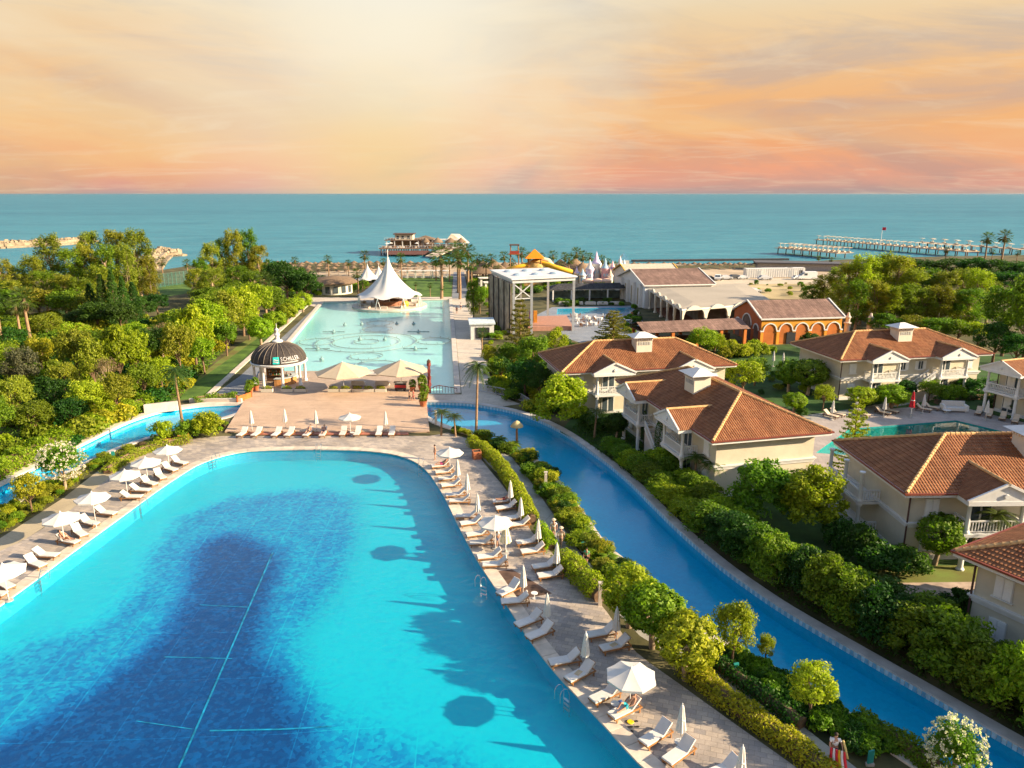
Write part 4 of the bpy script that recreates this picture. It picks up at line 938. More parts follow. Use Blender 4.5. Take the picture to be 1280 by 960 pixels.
# white lounge sofas and tables below the tan parasols
def make_sofa():
    t = thing('lounge_sofa', 'x', 'sofa', group='lounge sofas')
    MB().bx(-.95, .95, -.4, .4, .12, .38).build('seat', CUSH, t); MB().bx(-.95, .95, .28, .42, .382, .85).build('backrest', CUSH, t)
    for s in (-1, 1): MB().bx(s * .95 - .1, s * .95 + .1, -.4, .42, .10, .6).build('armrest', WHITE, t)
    for x in (-.85, .85):
        for y in (-.33, .33): MB().bx(x - .03, x + .03, y - .03, y + .03, 0, .12).build('leg', WHITE, t)
    return t
SOF = Proto(make_sofa())
for q, rz, s in [((437, 470), 0, 'back left, below the left tan parasol'), ((448, 483), R(180), 'front left, below the left tan parasol'), ((465, 470), 0, 'between the two tan parasols'), ((478, 483), R(180), 'front right, below the right tan parasol'), ((490, 470), 0, 'back right, below the right tan parasol')]:
    p = P(*q); SOF.put('white lounge sofa ' + s, (p.x, p.y, .12), rz)
kiosk = thing('serving_cart', 'dark little serving cart with red trim on the bar terrace', 'cart', Vector((P(501, 489).x, P(501, 489).y, .12)))
MB().bx(-.8, .8, -.4, .4, .25, 1.2).build('body', DARK, kiosk); MB().bx(-.82, .82, -.44, -.402, .5, .9).build('panel', M('red_panel', (.4, .03, .03), .5), kiosk); MB().bx(-.95, .95, -.5, .5, 1.202, 1.27).build('top', ALU, kiosk)
for s in (-1, 1): MB().cyl((s * .6, -.45, .2), (s * .6, -.35, .2), .2, .2, 12).build('wheel', DARK, kiosk)
# totem post, railing, terracotta pots
tot = thing('carved_post', 'tall dark red carved post at the right corner of the deck', 'post', P(537, 491))
m = MB(); z = 0
for k in range(9): m.box(0, 0, .25 + k * .5, .42 - .1 * (k % 2), .42 - .1 * (k % 2), .48, .3 * k)
m.build('shaft', M('dark_red_wood', (.16, .03, .025), .6, .3), tot); MB().lathe([(0, 4.5), (.25, 4.5), (.3, 4.7), (.1, 4.95), (0, 5.0)], 8).build('cap', DWOOD, tot)
rail = thing('arched_rail', 'dark red arched handrail on the small bridge beside the carved post', 'railing', P(555, 491))
pts = [(-1.9 + i * .42, 0, .35 + .75 * math.sin(min(1, (i + 1) / 4) * math.pi / 2) - .07 * max(0, i - 3)) for i in range(10)]
rm = M('rail_red_brown', (.14, .04, .03), .5, .2)
MB().tube(pts, .06, 6).build('top_rail', rm, rail); m = MB()
for p in pts: m.cyl((p[0], p[1], 0), p, .035, .035, 6)
m.build('baluster', rm, rail)
def make_pot(nm='potted_plant'):
    t = thing(nm, 'x', 'potted plant', group='potted plants'); MB().lathe([(0, 0), (.28, 0), (.42, .55), (.46, .6), (.4, .6), (.36, .5), (0, .5)], 14).build('pot', TERRA, t, 40)
    p, h = blob(220, (.5, .5, .6), (0, 0, 1.05)); link('plant', leaf_mesh('plant', p, h, .13, LF['mid']), t); return t
POT = Proto(make_pot())
for q, s, k in [((320, 489), 'at the left foot of the gazebo', 1.2), ((313, 492), 'just left of the gazebo foot', 1.2), ((311, 497), 'beside the orange rail', 1.1), ((528, 490), 'tall, at the right deck corner behind the carved post', 1.5), ((531, 500), 'on the right deck edge', 1.3), ((529, 509), 'nearest the river on the right deck edge', 1.3), ((516, 490), 'beside the person in red', 1.1)]:
    p = P(*q); POT.put('leafy potted plant ' + s, (p.x, p.y, .16), rng.uniform(0, 3), k)
orl = thing('orange_rail', 'short orange panel rail at the left corner of the deck', 'railing', P(306, 501))
MB().bar((-.6, -1.2, .5), (.5, 1.4, .5), .1, .8).build('panel', M('orange_panel', (.50, .13, .03), .5, .2), orl)
for k in (-1.2, 1.4): MB().box(-.6 if k < 0 else .5, k, .55, .16, .16, 1.1).build('post', M('orange_post', (.40, .09, .03), .5), orl)
# wooden crates at the left
for q, s, dims in [((215, 552), 'long low timber bench planter beside the tall palm', (3.6, .8, .5)), ((230, 551), 'square orange timber planter at the foot of the tall palm', (1.1, 1.1, .85)), ((596, 573), 'square terracotta planter at the end of the hedge', (.9, .9, .9))]:
    p = P(*q); c_ = thing('timber_planter', s, 'planter', (p.x, p.y, .012), R(15)); wm = TERRA if 'terracotta' in s else M('orange_timber', (.48, .26, .05), .6, .25)
    X, Y, Z = dims
    for k in range(4):
        z0 = Z * k / 4
        m = MB(); m.bx(-X / 2, X / 2, -Y / 2, -Y / 2 + .06, z0 + .01, z0 + Z / 4 - .01); m.bx(-X / 2, X / 2, Y / 2 - .06, Y / 2, z0 + .01, z0 + Z / 4 - .01); m.bx(-X / 2, -X / 2 + .06, -Y / 2 + .061, Y / 2 - .061, z0 + .01, z0 + Z / 4 - .01); m.bx(X / 2 - .06, X / 2, -Y / 2 + .061, Y / 2 - .061, z0 + .01, z0 + Z / 4 - .01); m.build('plank', wm, c_)
    MB().bx(-X / 2 + .061, X / 2 - .061, -Y / 2 + .061, Y / 2 - .061, 0, Z - .08).build('soil', SOIL, c_)
# worn wooden decking patches in the right terrace and bollards, lamps, signs
p = P(650, 722); tag(MB().prism([V2(q.x, q.y) for q in W([(608, 716), (640, 712), (668, 728), (690, 742), (655, 748), (628, 740)])], -.1, .02).build('bare_soil_patch', M('bare_soil', (.11, .065, .045), .95, .5, .9, .6, 6)), kind='structure')
def lamp(q, label, h=.9, kind='bollard'):
    p = P(*q); t = thing('bollard_light' if kind == 'bollard' else 'mushroom_lamp' if kind == 'mush' else 'green_sign', label, 'lamp' if kind != 'sign' else 'sign', (p.x, p.y, 0))
    if kind == 'bollard':
        MB().box(0, 0, h / 2, .26, .26, h).build('post', STONE, t); MB().box(0, 0, h + .1, .2, .2, .2).build('light_head', M('lamp_glass', (.7, .68, .6), .3), t); MB().box(0, 0, h + .23, .34, .34, .06).build('cap', STONE, t)
    elif kind == 'mush':
        MB().cyl((0, 0, 0), (0, 0, 2.2), .16, .11, 10).build('post', TEAK, t, 40); MB().lathe([(.1, 2.15), (.75, 2.2), (.7, 2.35), (.35, 2.75), (0, 2.95)], 14).build('cap', M('straw_cap', (.45, .36, .18), .9, .3), t, 40)
    else:
        MB().box(0, 0, .45, .34, .07, .9, .3).build('board', M('teal_board', (.02, .22, .20), .5), t); MB().box(0, 0, .08, .4, .16, .16).build('foot', CONC, t)
lamp((586, 553), 'straw-capped mushroom lamp on the planted bank of the right river', kind='mush') if False else lamp((646, 556), 'straw-capped mushroom lamp on the planted bank of the right river', kind='mush')
lamp((682, 616), 'tall stone bollard light beside the concrete path', 1.9); lamp((677, 619), 'short square bollard beside the tall stone bollard light', .6)
lamp((750, 756), 'pale stone bollard light at the hedge end by the clipped trees', 1.5)
lamp((729, 690), 'small teal board in the shrubs beside the child', kind='sign'); lamp((1087, 957), 'teal board on the grass at the bottom edge', kind='sign'); lamp((919, 845), 'teal board beside the path below the small frangipani', kind='sign'); lamp((616, 557), 'teal board at the head of the concrete path', kind='sign'); lamp((142, 574), 'teal board by the left planted bed', kind='sign')
lamp((545, 531), 'square grey stone pillar at the river end of the deck', 1.6)
# white retaining walls on the left and glass rail on the right
wl = thing('retaining_wall', 'short pale stone wall behind the tall palm', 'wall', P(203, 514)); MB().prism([(-1.7, -1.4), (1.9, .4), (1.9, .8), (-1.8, -1.0)], 0, 1.25).build('wall', STONE, wl)
wl = thing('retaining_wall', 'long low stone wall at the head of the left river', 'wall', P(270, 503)); MB().bx(-3.6, 3.6, -.25, .25, 0, .55).build('wall', STONE, wl)
gr_ = thing('metal_railing', 'grey metal railing along the ramp beyond the right river', 'railing', P(628, 500))
pl = [P(597, 489), P(625, 494), P(652, 502), P(664, 510)]; o_ = P(628, 500); m = MB(); g2 = MB()
for a, b in zip(pl, pl[1:]):
    n_ = int((b - a).length / .25)
    for i in range(n_ + 1):
        q = a.lerp(b, i / n_) - o_; m.cyl((q.x, q.y, 0), (q.x, q.y, 1.1), .025 if i % 6 else .05, None, 5)
    for z in (1.1, .15): g2.bar((a.x - o_.x, a.y - o_.y, z), (b.x - o_.x, b.y - o_.y, z), .06, .06)
m.build('baluster', ALU, gr_); g2.build('rail', ALU, gr_)
# fountain rings
PIPE = M('fountain_pipe', (.22, .32, .31), .5, .3)
for q, rx, s in [((458, 425), 9.8, 'largest ring at the middle'), ((458, 425), 6.6, 'inside the largest ring'), ((458, 425), 2.4, 'smallest, at the very centre'), ((475, 402), 3.0, 'far small ring nearest the tent'), ((472, 409.5), 3.2, 'between tent and nested rings'), ((458, 443), 2.9, 'near small ring towards the terrace'), ((396, 425), 3.4, 'flat ring on the left side'), ((542, 424), 3.4, 'flat ring on the right side'), ((470, 454), 3.6, 'ring nearest the tan parasols')]:
    p = P(*q); t = MB(); n_ = 40; t.tube([(rx * math.cos(2 * math.pi * i / n_), rx * 1.02 * math.sin(2 * math.pi * i / n_), 0) for i in range(n_ + 1)], .08, 5)
    for i in range(10): a = 2 * math.pi * i / 10; t.cyl((rx * math.cos(a), rx * math.sin(a), 0), (rx * math.cos(a), rx * math.sin(a), .35), .07, .05, 5)
    tag(t.build('fountain_ring', PIPE, None, 40, (p.x, p.y, -.34)), 'dark fountain pipe ring in the pale pool, ' + s, 'fountain', 'fountain rings')
NZ = [(431, 405), (452, 404), (496, 404), (517, 404), (402, 448), (450, 423), (481, 423), (417, 414), (523, 414), (397, 435), (519, 435)]
for i, q in enumerate(NZ):
    p = P(*q); t = MB(); t.lathe([(0, -.3), (.4, -.3), (.4, .1), (.15, .2), (.1, .5), (0, .5)], 10); 
    if i > 6: t.box(1.2, 0, 0, 2.2, .3, .2); t.box(-1.2, 0, 0, 2.2, .3, .2)
    tag(t.build('fountain_nozzle', PIPE, None, None, (p.x, p.y, -.12)), 'small dark fountain nozzle in the pale pool, %s from the left' % ORD[sorted(NZ).index(q)], 'fountain', 'fountain nozzles')
# ================================================================ tent island and far buildings
ti = P(487, 381.5); isl = thing('island_bar', 'round stone island bar in the fountain pool under the white tent', 'bar', (ti.x, ti.y, 0))
MB().lathe([(9.6, -.6), (9.6, .10), (9.2, .18), (0, .18)], 48).build('platform', STONE, isl, 40)
m = MB(); 
MB().lathe([(3.6, .18), (3.6, 1.2), (3.8, 1.22), (3.8, 1.32), (2.7, 1.32), (2.7, .18)], 32).build('counter', M('island_counter', (.28, .12, .07), .5, .3, 3), isl, 40)
for k in range(14):
    a = 2 * math.pi * k / 14; MB().lathe([(0, .18), (.2, .18), (.04, .25), (.04, .8), (.22, .84), (.22, .9), (0, .9)], 8, (4.6 * math.cos(a), 4.6 * math.sin(a), 0)).build('bar_stool', DWOOD, isl, 40)
for k in range(10):
    a = 2 * math.pi * k / 10 + .3; MB().box(7.6 * math.cos(a), 7.6 * math.sin(a), .5, 1.5, .7, .64, a + 1.57).build('planter', M('island_planter', (.5, .42, .33), .8), isl)
MB().lathe([(0, .2), (.7, .25), (1.0, .9), (.7, 1.6), (0, 1.75)], 12, (4.8, -5.2, .2)).build('orange_drum', M('orange_drum', (.75, .33, .02), .5), isl, 40)
tent = thing('tensile_tent', 'tall white peaked fabric tent over the island bar', 'tent', (ti.x, ti.y, 0))
FAB = M('tent_fabric', (.60, .58, .55), .8, .04, .5); n_ = 64; prof_n = 18; vs = []
for i in range(n_):
    a = 2 * math.pi * i / n_ + .2; sc = .5 + .5 * math.cos(8 * a)
    for j in range(prof_n + 1):
        f = j / prof_n; r = .25 + 8.3 * f ** 1.45 * (1 - .10 * (1 - sc) * f); z = 2.5 + 9.7 * (1 - f) ** 1.25 * (1 - .12 * f) + (1 - sc) * .55 * f ** 3 + .12 * math.cos(8 * a) * math.sin(math.pi * f)
        vs.append((r * math.cos(a), r * math.sin(a), z))
mm = prof_n + 1; tm = MB(); tm.add(vs, [(i * mm + j, i * mm + j + 1, ((i + 1) % n_) * mm + j + 1, ((i + 1) % n_) * mm + j) for i in range(n_) for j in range(prof_n)])
tm.build('canopy', FAB, tent, 60)
MB().cyl((0, 0, .18), (0, 0, 14.2), .16, .09, 10).build('mast', WHITE, tent, 40); MB().bar((-1.1, 0, 13.6), (.3, 0, 13.75), .08, .05).build('weather_vane', WHITE, tent)
for k in range(8):
    a = 2 * math.pi * k / 8 - .2; b = a
    m = MB()
    for s in (-.09, .09): m.cyl((8.3 * math.cos(a), 8.3 * math.sin(a), 2.75), (8.3 * math.cos(a + s), 8.3 * math.sin(a + s), .18), .07, .1, 6)
    m.bar((8.3 * math.cos(a), 8.3 * math.sin(a), 2.7), (9.3 * math.cos(a), 9.3 * math.sin(a), .2), .05, .05); m.build('strut', WHITE, tent)
for q, k, s in (((460, 354), .5, 'left of the two behind the big tent'), ((474, 352), .42, 'right of the two behind the big tent')):
    p = P(*q); copy_tree(tent, None, 'small white peaked tent, ' + s, (p.x, p.y, 0), .3, k)
# low cream pavilion with thatch roof left of the tent
pv = thing('cream_pavilion', 'cream pavilion with oval brown roof left of the white tent', 'pavilion', P(418, 366)); 
MB().lathe([(5.2, 0), (5.2, 3.2), (5.0, 3.2), (5.0, 0)], 28).build('wall', CREAM2, pv, 40); MB().lathe([(6.8, 3.0), (6.9, 3.25), (5.0, 4.4), (0, 5.0)], 28).build('roof', THATCH, pv, 40);
for k in range(6): a = -2.6 + k * .45; MB().box(5.2 * math.cos(a), 5.2 * math.sin(a), 1.4, .15, 1.3, 1.9, a).build('window', GLASS, pv)
# open stage
st = thing('open_stage', 'tall open-air stage with flat white roof on grey steel posts', 'stage', (0, 0, 0))
fl_, fr_, bl2, br2 = Vector((.1, 149, 0)), Vector((13.1, 154.5, 0)), Vector((-4.6, 167, 0)), Vector((8.0, 171.5, 0))
MB().prism([fl_, fr_, br2, bl2], 10.6, 11.3).build('roof_beam', ALU, st); rf = MB().prism([q + (q - (fl_ + br2) / 2).normalized() * .5 for q in (fl_, fr_, br2, bl2)], 11.303, 11.55).build('roof', M('stage_roof', (.60, .60, .60), .6, .12, .2), st)
for k in range(6):
    u, v = .2 + .3 * (k % 3), .3 + .4 * (k // 3); q = fl_.lerp(fr_, u).lerp(bl2.lerp(br2, u), v); MB().lathe([(0, 0), (1.3, 0), (.9, .3), (0, .45)], 12, (q.x, q.y, 11.552)).build('roof_vent', M('vent_blue_grey', (.35, .45, .52), .5), rf, 50)
for u in (0.02, .30, .98):
    q = fl_.lerp(fr_, u); MB().box(q.x, q.y + .3, 5.3, .5, .5, 10.6).build('post', ALU, st)
for q in (bl2, br2, bl2.lerp(br2, .5), fl_.lerp(bl2, .5)): MB().box(q.x + .3, q.y - .3, 5.3, .5, .5, 10.6).build('post', ALU, st)
m = MB(); a, b = fl_.lerp(fr_, .02), fl_.lerp(fr_, .3)
m.bar((a.x, a.y + .3, 10.4), (b.x, b.y + .3, 7.4), .2, .2); m.bar((b.x, b.y + .3, 10.4), (a.x, a.y + .3, 7.4), .2, .2); m.bar((a.x, a.y + .3, 7.4), (b.x, b.y + .3, 7.4), .2, .2); m.build('truss', ALU, st)
MB().prism([fl_ + Vector((-.45, 0, 0)), fl_ + Vector((-.15, 0, 0)), bl2 + Vector((-.15, 0, 0)), bl2 + Vector((-.45, 0, 0))], 0, 10.59).build('side_screen', M('stage_screen', (.25, .21, .16), .8, .5, .5, .4, 3), st)
for k in range(5):
    q = fl_.lerp(bl2, k / 4); MB().box(q.x - .6, q.y + .2, 5.3, .25, .25, 10.6).build('screen_post', DARK, st)
MB().prism([q for q in W([(672, 400), (708, 399), (716, 413), (660, 414)])], 0, .9).build('stage_floor', M('stage_floor', (.42, .22, .16), .7, .12), st)
MB().prism([bl2.lerp(br2, .3), br2, br2 + Vector((0, .3, 0)), bl2.lerp(br2, .3) + Vector((0, .3, 0))], 8.2, 10.5).build('back_screen', DARK, st)
for q, cm in (((664, 408), M('banner_purple', (.12, .03, .14), .6)), ((669, 408), M('banner_orange', (.6, .25, .03), .6))):
    p = P(*q); MB().box(p.x, p.y, 1.7, .8, .8, 3.4).build('decor_column', cm, st)
# dark pavilion behind the little pool
dp = thing('poolside_pavilion', 'long dark-roofed open pavilion behind the small cyan pool', 'pavilion', P(738, 374), R(8))
mb, rs = hip_roof(24, 6.5, 3.2, R(20)); mb.build('roof', roof_mat('dark_roof', (.05, .052, .055), (.07, .07, .075), (.09, .09, .09)), dp); MB().bx(-11.8, 11.8, -3.1, 3.1, 3.0, 3.2).build('beam', WHITE, dp)
for x in range(-11, 12, 5):
    for y in (-2.9, 2.9): MB().box(x, y, 1.5, .35, .35, 3.0).build('post', WHITE, dp)
MB().bx(-11, 11, 2.2, 2.6, 0, 2.0).build('back_wall', M('pavilion_blue_grey', (.16, .24, .28), .7, .4, .8), dp)
for i, x in enumerate((705, 722, 738, 753, 768)):
    p = P(x, 381); SOF.put('white sofa in the row behind the small cyan pool, %s from the left' % ORD[i], (p.x, p.y, .0), R(180), (1.3, 1.1, 1.1))
# glimpsed cafe tables on the plaza
def make_set():
    t = thing('cafe_set', 'x', 'table and chairs', group='cafe sets on the plaza')
    MB().lathe([(0, .72), (.6, .72), (.6, .76), (0, .76)], 14).build('table_top', WHITE, t, 40); MB().cyl((0, 0, 0), (0, 0, .72), .06, .05, 8).build('table_leg', DARK, t)
    for k in range(4):
        a = k * math.pi / 2; x, y = math.cos(a), math.sin(a); m = MB(); m.box(x * .95, y * .95, .44, .5, .5, .07, a); m.box(x * 1.18, y * 1.18, .7, .06, .5, .5, a)
        for dx in (-.2, .2):
            for dy in (-.2, .2): m.cyl((x * .95 + dx, y * .95 + dy, 0), (x * .95 + dx, y * .95 + dy, .42), .025, None, 5)
        m.build('chair', WHITE if k % 2 else TEAK, t)
    return t
CAF = Proto(make_set())
for i, q in enumerate(sorted([(722, 402), (735, 400), (748, 401), (728, 408), (742, 407), (719, 396), (760, 397), (775, 399), (785, 404), (793, 394)])):
    p = P(*q); CAF.put('white cafe table with chairs on the grey plaza, %s from the left' % ORD[i], (p.x, p.y, 0), rng.uniform(0, 1.5))
# white kiosk
kk = thing('garden_kiosk', 'small white flat-roofed kiosk left of the stage', 'kiosk', P(603, 424), R(5)); MB().bx(-2.3, 2.3, -.2, 6.5, 0, 3.0).build('wall', WHITE, kk); MB().bx(-2.6, 2.6, -.5, 6.8, 3.0, 3.25).build('roof', M('kiosk_roof', (.55, .62, .64), .6), kk); MB().bx(-1.4, 1.4, -.26, -.205, .2, 2.4).build('opening', DARK, kk)
# white hall with gable
wh = thing('white_hall', 'white gabled hall with brown roof behind the beige arcade', 'hall', (33.2, 186, 0), R(9))
ROOF2 = roof_mat('brown_shingles', (.20, .125, .095), (.24, .15, .115), (.29, .18, .14), .45, .3, .4)
def gable(t, Lx, Wy, ze, zr, wall, roof_m, over=.5, trim=WHITE):
    MB().add([(0, 0, 0), (Lx, 0, 0), (Lx, Wy, 0), (0, Wy, 0), (0, 0, ze), (Lx, 0, ze), (Lx, Wy, ze), (0, Wy, ze), (0, Wy / 2, zr - .15), (Lx, Wy / 2, zr - .15)], [(0, 1, 5, 4), (2, 3, 7, 6), (3, 0, 4, 8, 7), (1, 2, 6, 9, 5), (3, 2, 1, 0)]).build('wall', wall, t)
    sl = math.hypot(Wy / 2, zr - ze); k = over / (Wy / 2)
    for s in (0, 1):
        y0 = -over if s == 0 else Wy + over; ze2 = ze - (zr - ze) * k; g = MB()
        p = [(-over, y0, ze2), (Lx + over, y0, ze2), (Lx + over, Wy / 2, zr), (-over, Wy / 2, zr)]; uv = [(0, 0), (Lx, 0), (Lx, sl), (0, sl)]
        o_ = (0, 1, 2, 3) if s == 0 else (3, 2, 1, 0); g.add(p, [o_], 0, [[uv[i] for i in o_]])
        g.build('roof', roof_m, t)
        if trim:
            m = MB(); m.bar((-over, y0, ze2 - .12), (Lx + over, y0, ze2 - .12), .12, .28)
            for x in (-over, Lx + over): m.bar((x, y0, ze2 - .02), (x, Wy / 2, zr + .02), .25, .3)
            m.build('fascia', trim, t)
gable(wh, 18, 22, 6.0, 8.8, M('hall_white', (.66, .68, .68), .7, .06), ROOF2)
for k in range(4): MB().box(-.4, 2.2 + k * 5.2, 2.9, .7, .9, 5.8).build('pilaster', WHITE, wh)
for k in range(3): MB().bx(-.06, -.005, 3.4 + k * 5.2, 5.8 + k * 5.2, .3, 4.6).build('window', M('hall_window', (.30, .26, .16), .4, .5), wh)
gable(thing('rear_hall', 'white rear hall with yellow roof edge behind the white gabled hall', 'hall', (33, 211, 0), R(9)), 15, 14, 6.0, 8.2, WHITE, M('rear_roof', (.50, .42, .32), .7), .5, M('yellow_fascia', (.60, .36, .04), .6))
bp = thing('glass_pyramid', 'small blue glass pyramid roof behind the pastel play castle', 'roof', P(779, 347)); MB().add([(-1.6, -1.6, 6), (1.6, -1.6, 6), (1.6, 1.6, 6), (-1.6, 1.6, 6), (0, 0, 8.6)], [(0, 1, 4), (1, 2, 4), (2, 3, 4), (3, 0, 4)]).build('glazing', M('blue_glazing', (.10, .25, .36), .2, .2), bp); MB().bx(-1.6, 1.6, -1.6, 1.6, 0, 6).build('wall', WHITE, bp)
# beige arcade
ar = thing('beige_arcade', 'wide flat beige-roofed arcade with white arches beside the plaza', 'arcade', (0, 0, 0))
A0, A1, A2, A3 = Vector((35.2, 153, 0)), Vector((57.5, 163, 0)), Vector((62, 198, 0)), Vector((34.2, 191, 0))
ctr = (A0 + A1 + A2 + A3) / 4; rb = MB(); 
rb.add([(q.x, q.y, 4.9) for q in (A0, A1, A2, A3)] + [(q.lerp(ctr, .35).x, q.lerp(ctr, .35).y, 5.2) for q in (A0, A1, A2, A3)], [(0, 1, 5, 4), (1, 2, 6, 5), (2, 3, 7, 6), (3, 0, 4, 7), (4, 5, 6, 7)])
rb.build('roof', M('beige_membrane', (.38, .33, .26), .8, .08, .15), ar)
MB().prism([A0, A1, A2, A3], 4.45, 4.85).build('eave_band', WHITE, ar); MB().prism([q.lerp(ctr, .08) for q in (A0, A1, A2, A3)], 0, .12).build('floor', M('arcade_floor', (.20, .08, .05), .5), ar)
MB().prism([q.lerp(ctr, .55) for q in (A0, A1, A2, A3)], .12, 4.45).build('inner_wall', M('arcade_inside', (.16, .15, .14), .8, .4, .5), ar)
def arch_span(t, a, b, z0, ztop, r, mat, name='arch', th=.4):
    """spandrel panel with a round opening between two posts"""
    a, b = Vector(a), Vector(b); l = (b - a).length; d = (b - a) / l; n_ = 12; hw_ = l / 2 - r
    loop = [(0, ztop), (0, z0), (hw_, z0)] + [(l / 2 - r * math.cos(math.pi * i / n_), z0 + r * math.sin(math.pi * i / n_)) for i in range(1, n_)] + [(l - hw_, z0), (l, z0), (l, ztop)]
    nn = Vector((d.y, -d.x, 0)) * th / 2; m = MB(); k = len(loop)
    vs = [a + d * u + Vector((0, 0, z)) + s * nn for s in (1, -1) for u, z in loop]
    fs = []
    for i in range(2, k - 3):      # strips up to the top edge
        pass
    tp = [(u, ztop) for u, z in loop]
    vs2 = [a + d * u + Vector((0, 0, z)) + s * nn for s in (1, -1) for u, z in loop[1:-1] for (u, z) in ((u, z), (u, ztop))]
    q = k - 2
    for s in (0, 1):
        for i in range(q - 1):
            f = [s * 2 * q + 2 * i, s * 2 * q + 2 * i + 2, s * 2 * q + 2 * i + 3, s * 2 * q + 2 * i + 1]; fs.append(tuple(f if s == 0 else f[::-1]))
    for i in range(q - 1): fs.append((2 * i, 2 * q + 2 * i, 2 * q + 2 * i + 2, 2 * i + 2))
    return m.add(vs2, fs).build(name, mat, t)
for a, b, n_ in ((A0, A3, 6), (A0, A1, 4)):
    for i in range(n_):
        p, q = a.lerp(b, i / n_), a.lerp(b, (i + 1) / n_); arch_span(ar, (p.x, p.y, 0), (q.x, q.y, 0), 2.7, 4.44, (q - p).length / 2 - .35, CREAM2)
        MB().lathe([(0, .12), (.45, .12), (.4, .5), (.28, .6), (.26, 2.4), (.4, 2.7), (0, 2.7)], 10, (p.x, p.y, 0)).build('column', CREAM2, ar, 40)
# brown canopy on orange posts
bc = thing('canopy_walk', 'long brown-roofed canopy on orange posts in front of the arcade', 'canopy', (24.7, 134.5, 0), R(13))
for s in (0, 1):
    g = MB(); p = [(-.6, -.5, 3.3), (20.8, -.5, 3.3), (20.8, 3.6, 4.7), (-.6, 3.6, 4.7)] if s == 0 else [(20.8, 7.7, 3.3), (-.6, 7.7, 3.3), (-.6, 3.6, 4.7), (20.8, 3.6, 4.7)]; uv = [(0, 0), (21, 0), (21, 4.3), (0, 4.3)]
    g.add(p, [(0, 1, 2, 3)], 0, [uv]); g.build('roof', ROOF2, bc)
MB().bx(-.3, 20.4, 0, 7.2, 3.08, 3.26).build('soffit', DWOOD, bc)
OR = M('orange_render', (.52, .16, .03), .8, .12, .5, .15, 20)
for k in range(5):
    for y in (0, 7): MB().box(.3 + k * 4.9, y, 1.6, .55, .55, 3.1).build('post', OR, bc)
MB().bx(0, 20, 5.5, 6.2, 0, 1.4).build('counter', DWOOD, bc)
# orange building with arches
c0 = P(951, 397, 5.3); rb_ = thing('orange_arched_hall', 'orange hall with white-trimmed blind arches and brown gable roof', 'hall', (c0.x + .4, c0.y + .4, 0), R(8))
OR2 = M('bright_orange_render', (.68, .29, .03), .8, .12, .4, .15, 20); ORD_ = M('shaded_orange_render', (.40, .105, .035), .8, .15, .4)  # sunlit wall and shaded gable end: the light difference is put into the colours
gable(rb_, 16.4, 12, 5.2, 7.7, OR2, ROOF2, .35)
MB().add([(-.08, .02, .01), (-.08, 11.98, .01), (-.08, 11.98, 5.0), (-.08, 6, 7.4), (-.08, .02, 5.0), (-.005, .02, .01), (-.005, 11.98, .01), (-.005, 11.98, 5.0), (-.005, 6, 7.4), (-.005, .02, 5.0)], [(4, 3, 2, 1, 0), (0, 1, 6, 5), (4, 0, 5, 9), (1, 2, 7, 6), (2, 3, 8, 7), (3, 4, 9, 8)]).build('gable_front', ORD_, rb_)
def arch_trim(t, o, u, zc_, r, z0, dark, out):
    """white archivolt with recessed-looking niche plate; o origin, u along wall, out outward"""
    o, u, out = Vector(o), Vector(u), Vector(out); n_ = 12; ring = MB(); vs = []
    for i in range(n_ + 1):
        a = math.pi * i / n_
        for rr, d in ((r, .02), (r + .22, .02), (r + .22, .16), (r, .16)): vs.append(o + u * (rr * math.cos(a)) + Vector((0, 0, zc_ + rr * math.sin(a))) + out * d)
    ring.add(vs, [(4 * i + k, 4 * i + 4 + k, 4 * i + 4 + (k + 1) % 4, 4 * i + (k + 1) % 4) for i in range(n_) for k in range(4)]); ar_ = ring.build('arch_trim', WHITE, t)
    pl_ = [o + u * (r * math.cos(math.pi * i / n_)) + Vector((0, 0, zc_ + r * math.sin(math.pi * i / n_))) + out * .012 for i in range(n_ + 1)] + [o - u * r + Vector((0, 0, z0)) + out * .012, o + u * r + Vector((0, 0, z0)) + out * .012]
    m = MB(); m.add(pl_, [tuple(range(len(pl_)))]); m.build('niche', dark, ar_)
NI = M('niche_orange', (.44, .13, .025), .8, .2, .6)
for k in range(5):
    arch_trim(rb_, (1.75 + k * 3.25, 0, 0), (1, 0, 0), 2.75, 1.2, .1, NI, (0, -1, 0)); MB().box(.12 + k * 3.25, -.12, 2.6, .7, .24, .25).build('capital', WHITE, rb_)
    MB().box(.12 + k * 3.25, -.09, 1.25, .5, .18, 2.5).build('pier', OR2, rb_)
MB().box(16.35, -.12, 2.6, .5, .24, .25).build('capital', WHITE, rb_); MB().box(16.3, -.09, 1.25, .5, .18, 2.5).build('pier', OR2, rb_)
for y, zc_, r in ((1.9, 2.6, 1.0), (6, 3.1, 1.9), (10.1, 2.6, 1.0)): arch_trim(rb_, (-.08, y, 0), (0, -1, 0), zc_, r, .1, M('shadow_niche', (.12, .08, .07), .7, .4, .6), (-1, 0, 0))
MB().bx(5.2, 7.0, -.20, -.02, .0, 2.3).build('door', DARK, rb_)
for i, (q, s) in enumerate((((1058, 416), 'left of the two behind the villa roof'), ((1086, 417), 'right of the two behind the villa roof'))):
    p = P(q[0], q[1] + 2); t = thing('stone_pillar', 'pale stone urn pillar, ' + s, 'pillar', (p.x, p.y, 0)); MB().lathe([(0, 0), (.6, 0), (.6, 2.2), (.8, 2.3), (.8, 2.5), (.5, 2.6), (.4, 3.2), (.6, 3.6), (.3, 4.0), (.2, 4.5), (0, 4.6)], 10).build('shaft', STONE, t, 40)
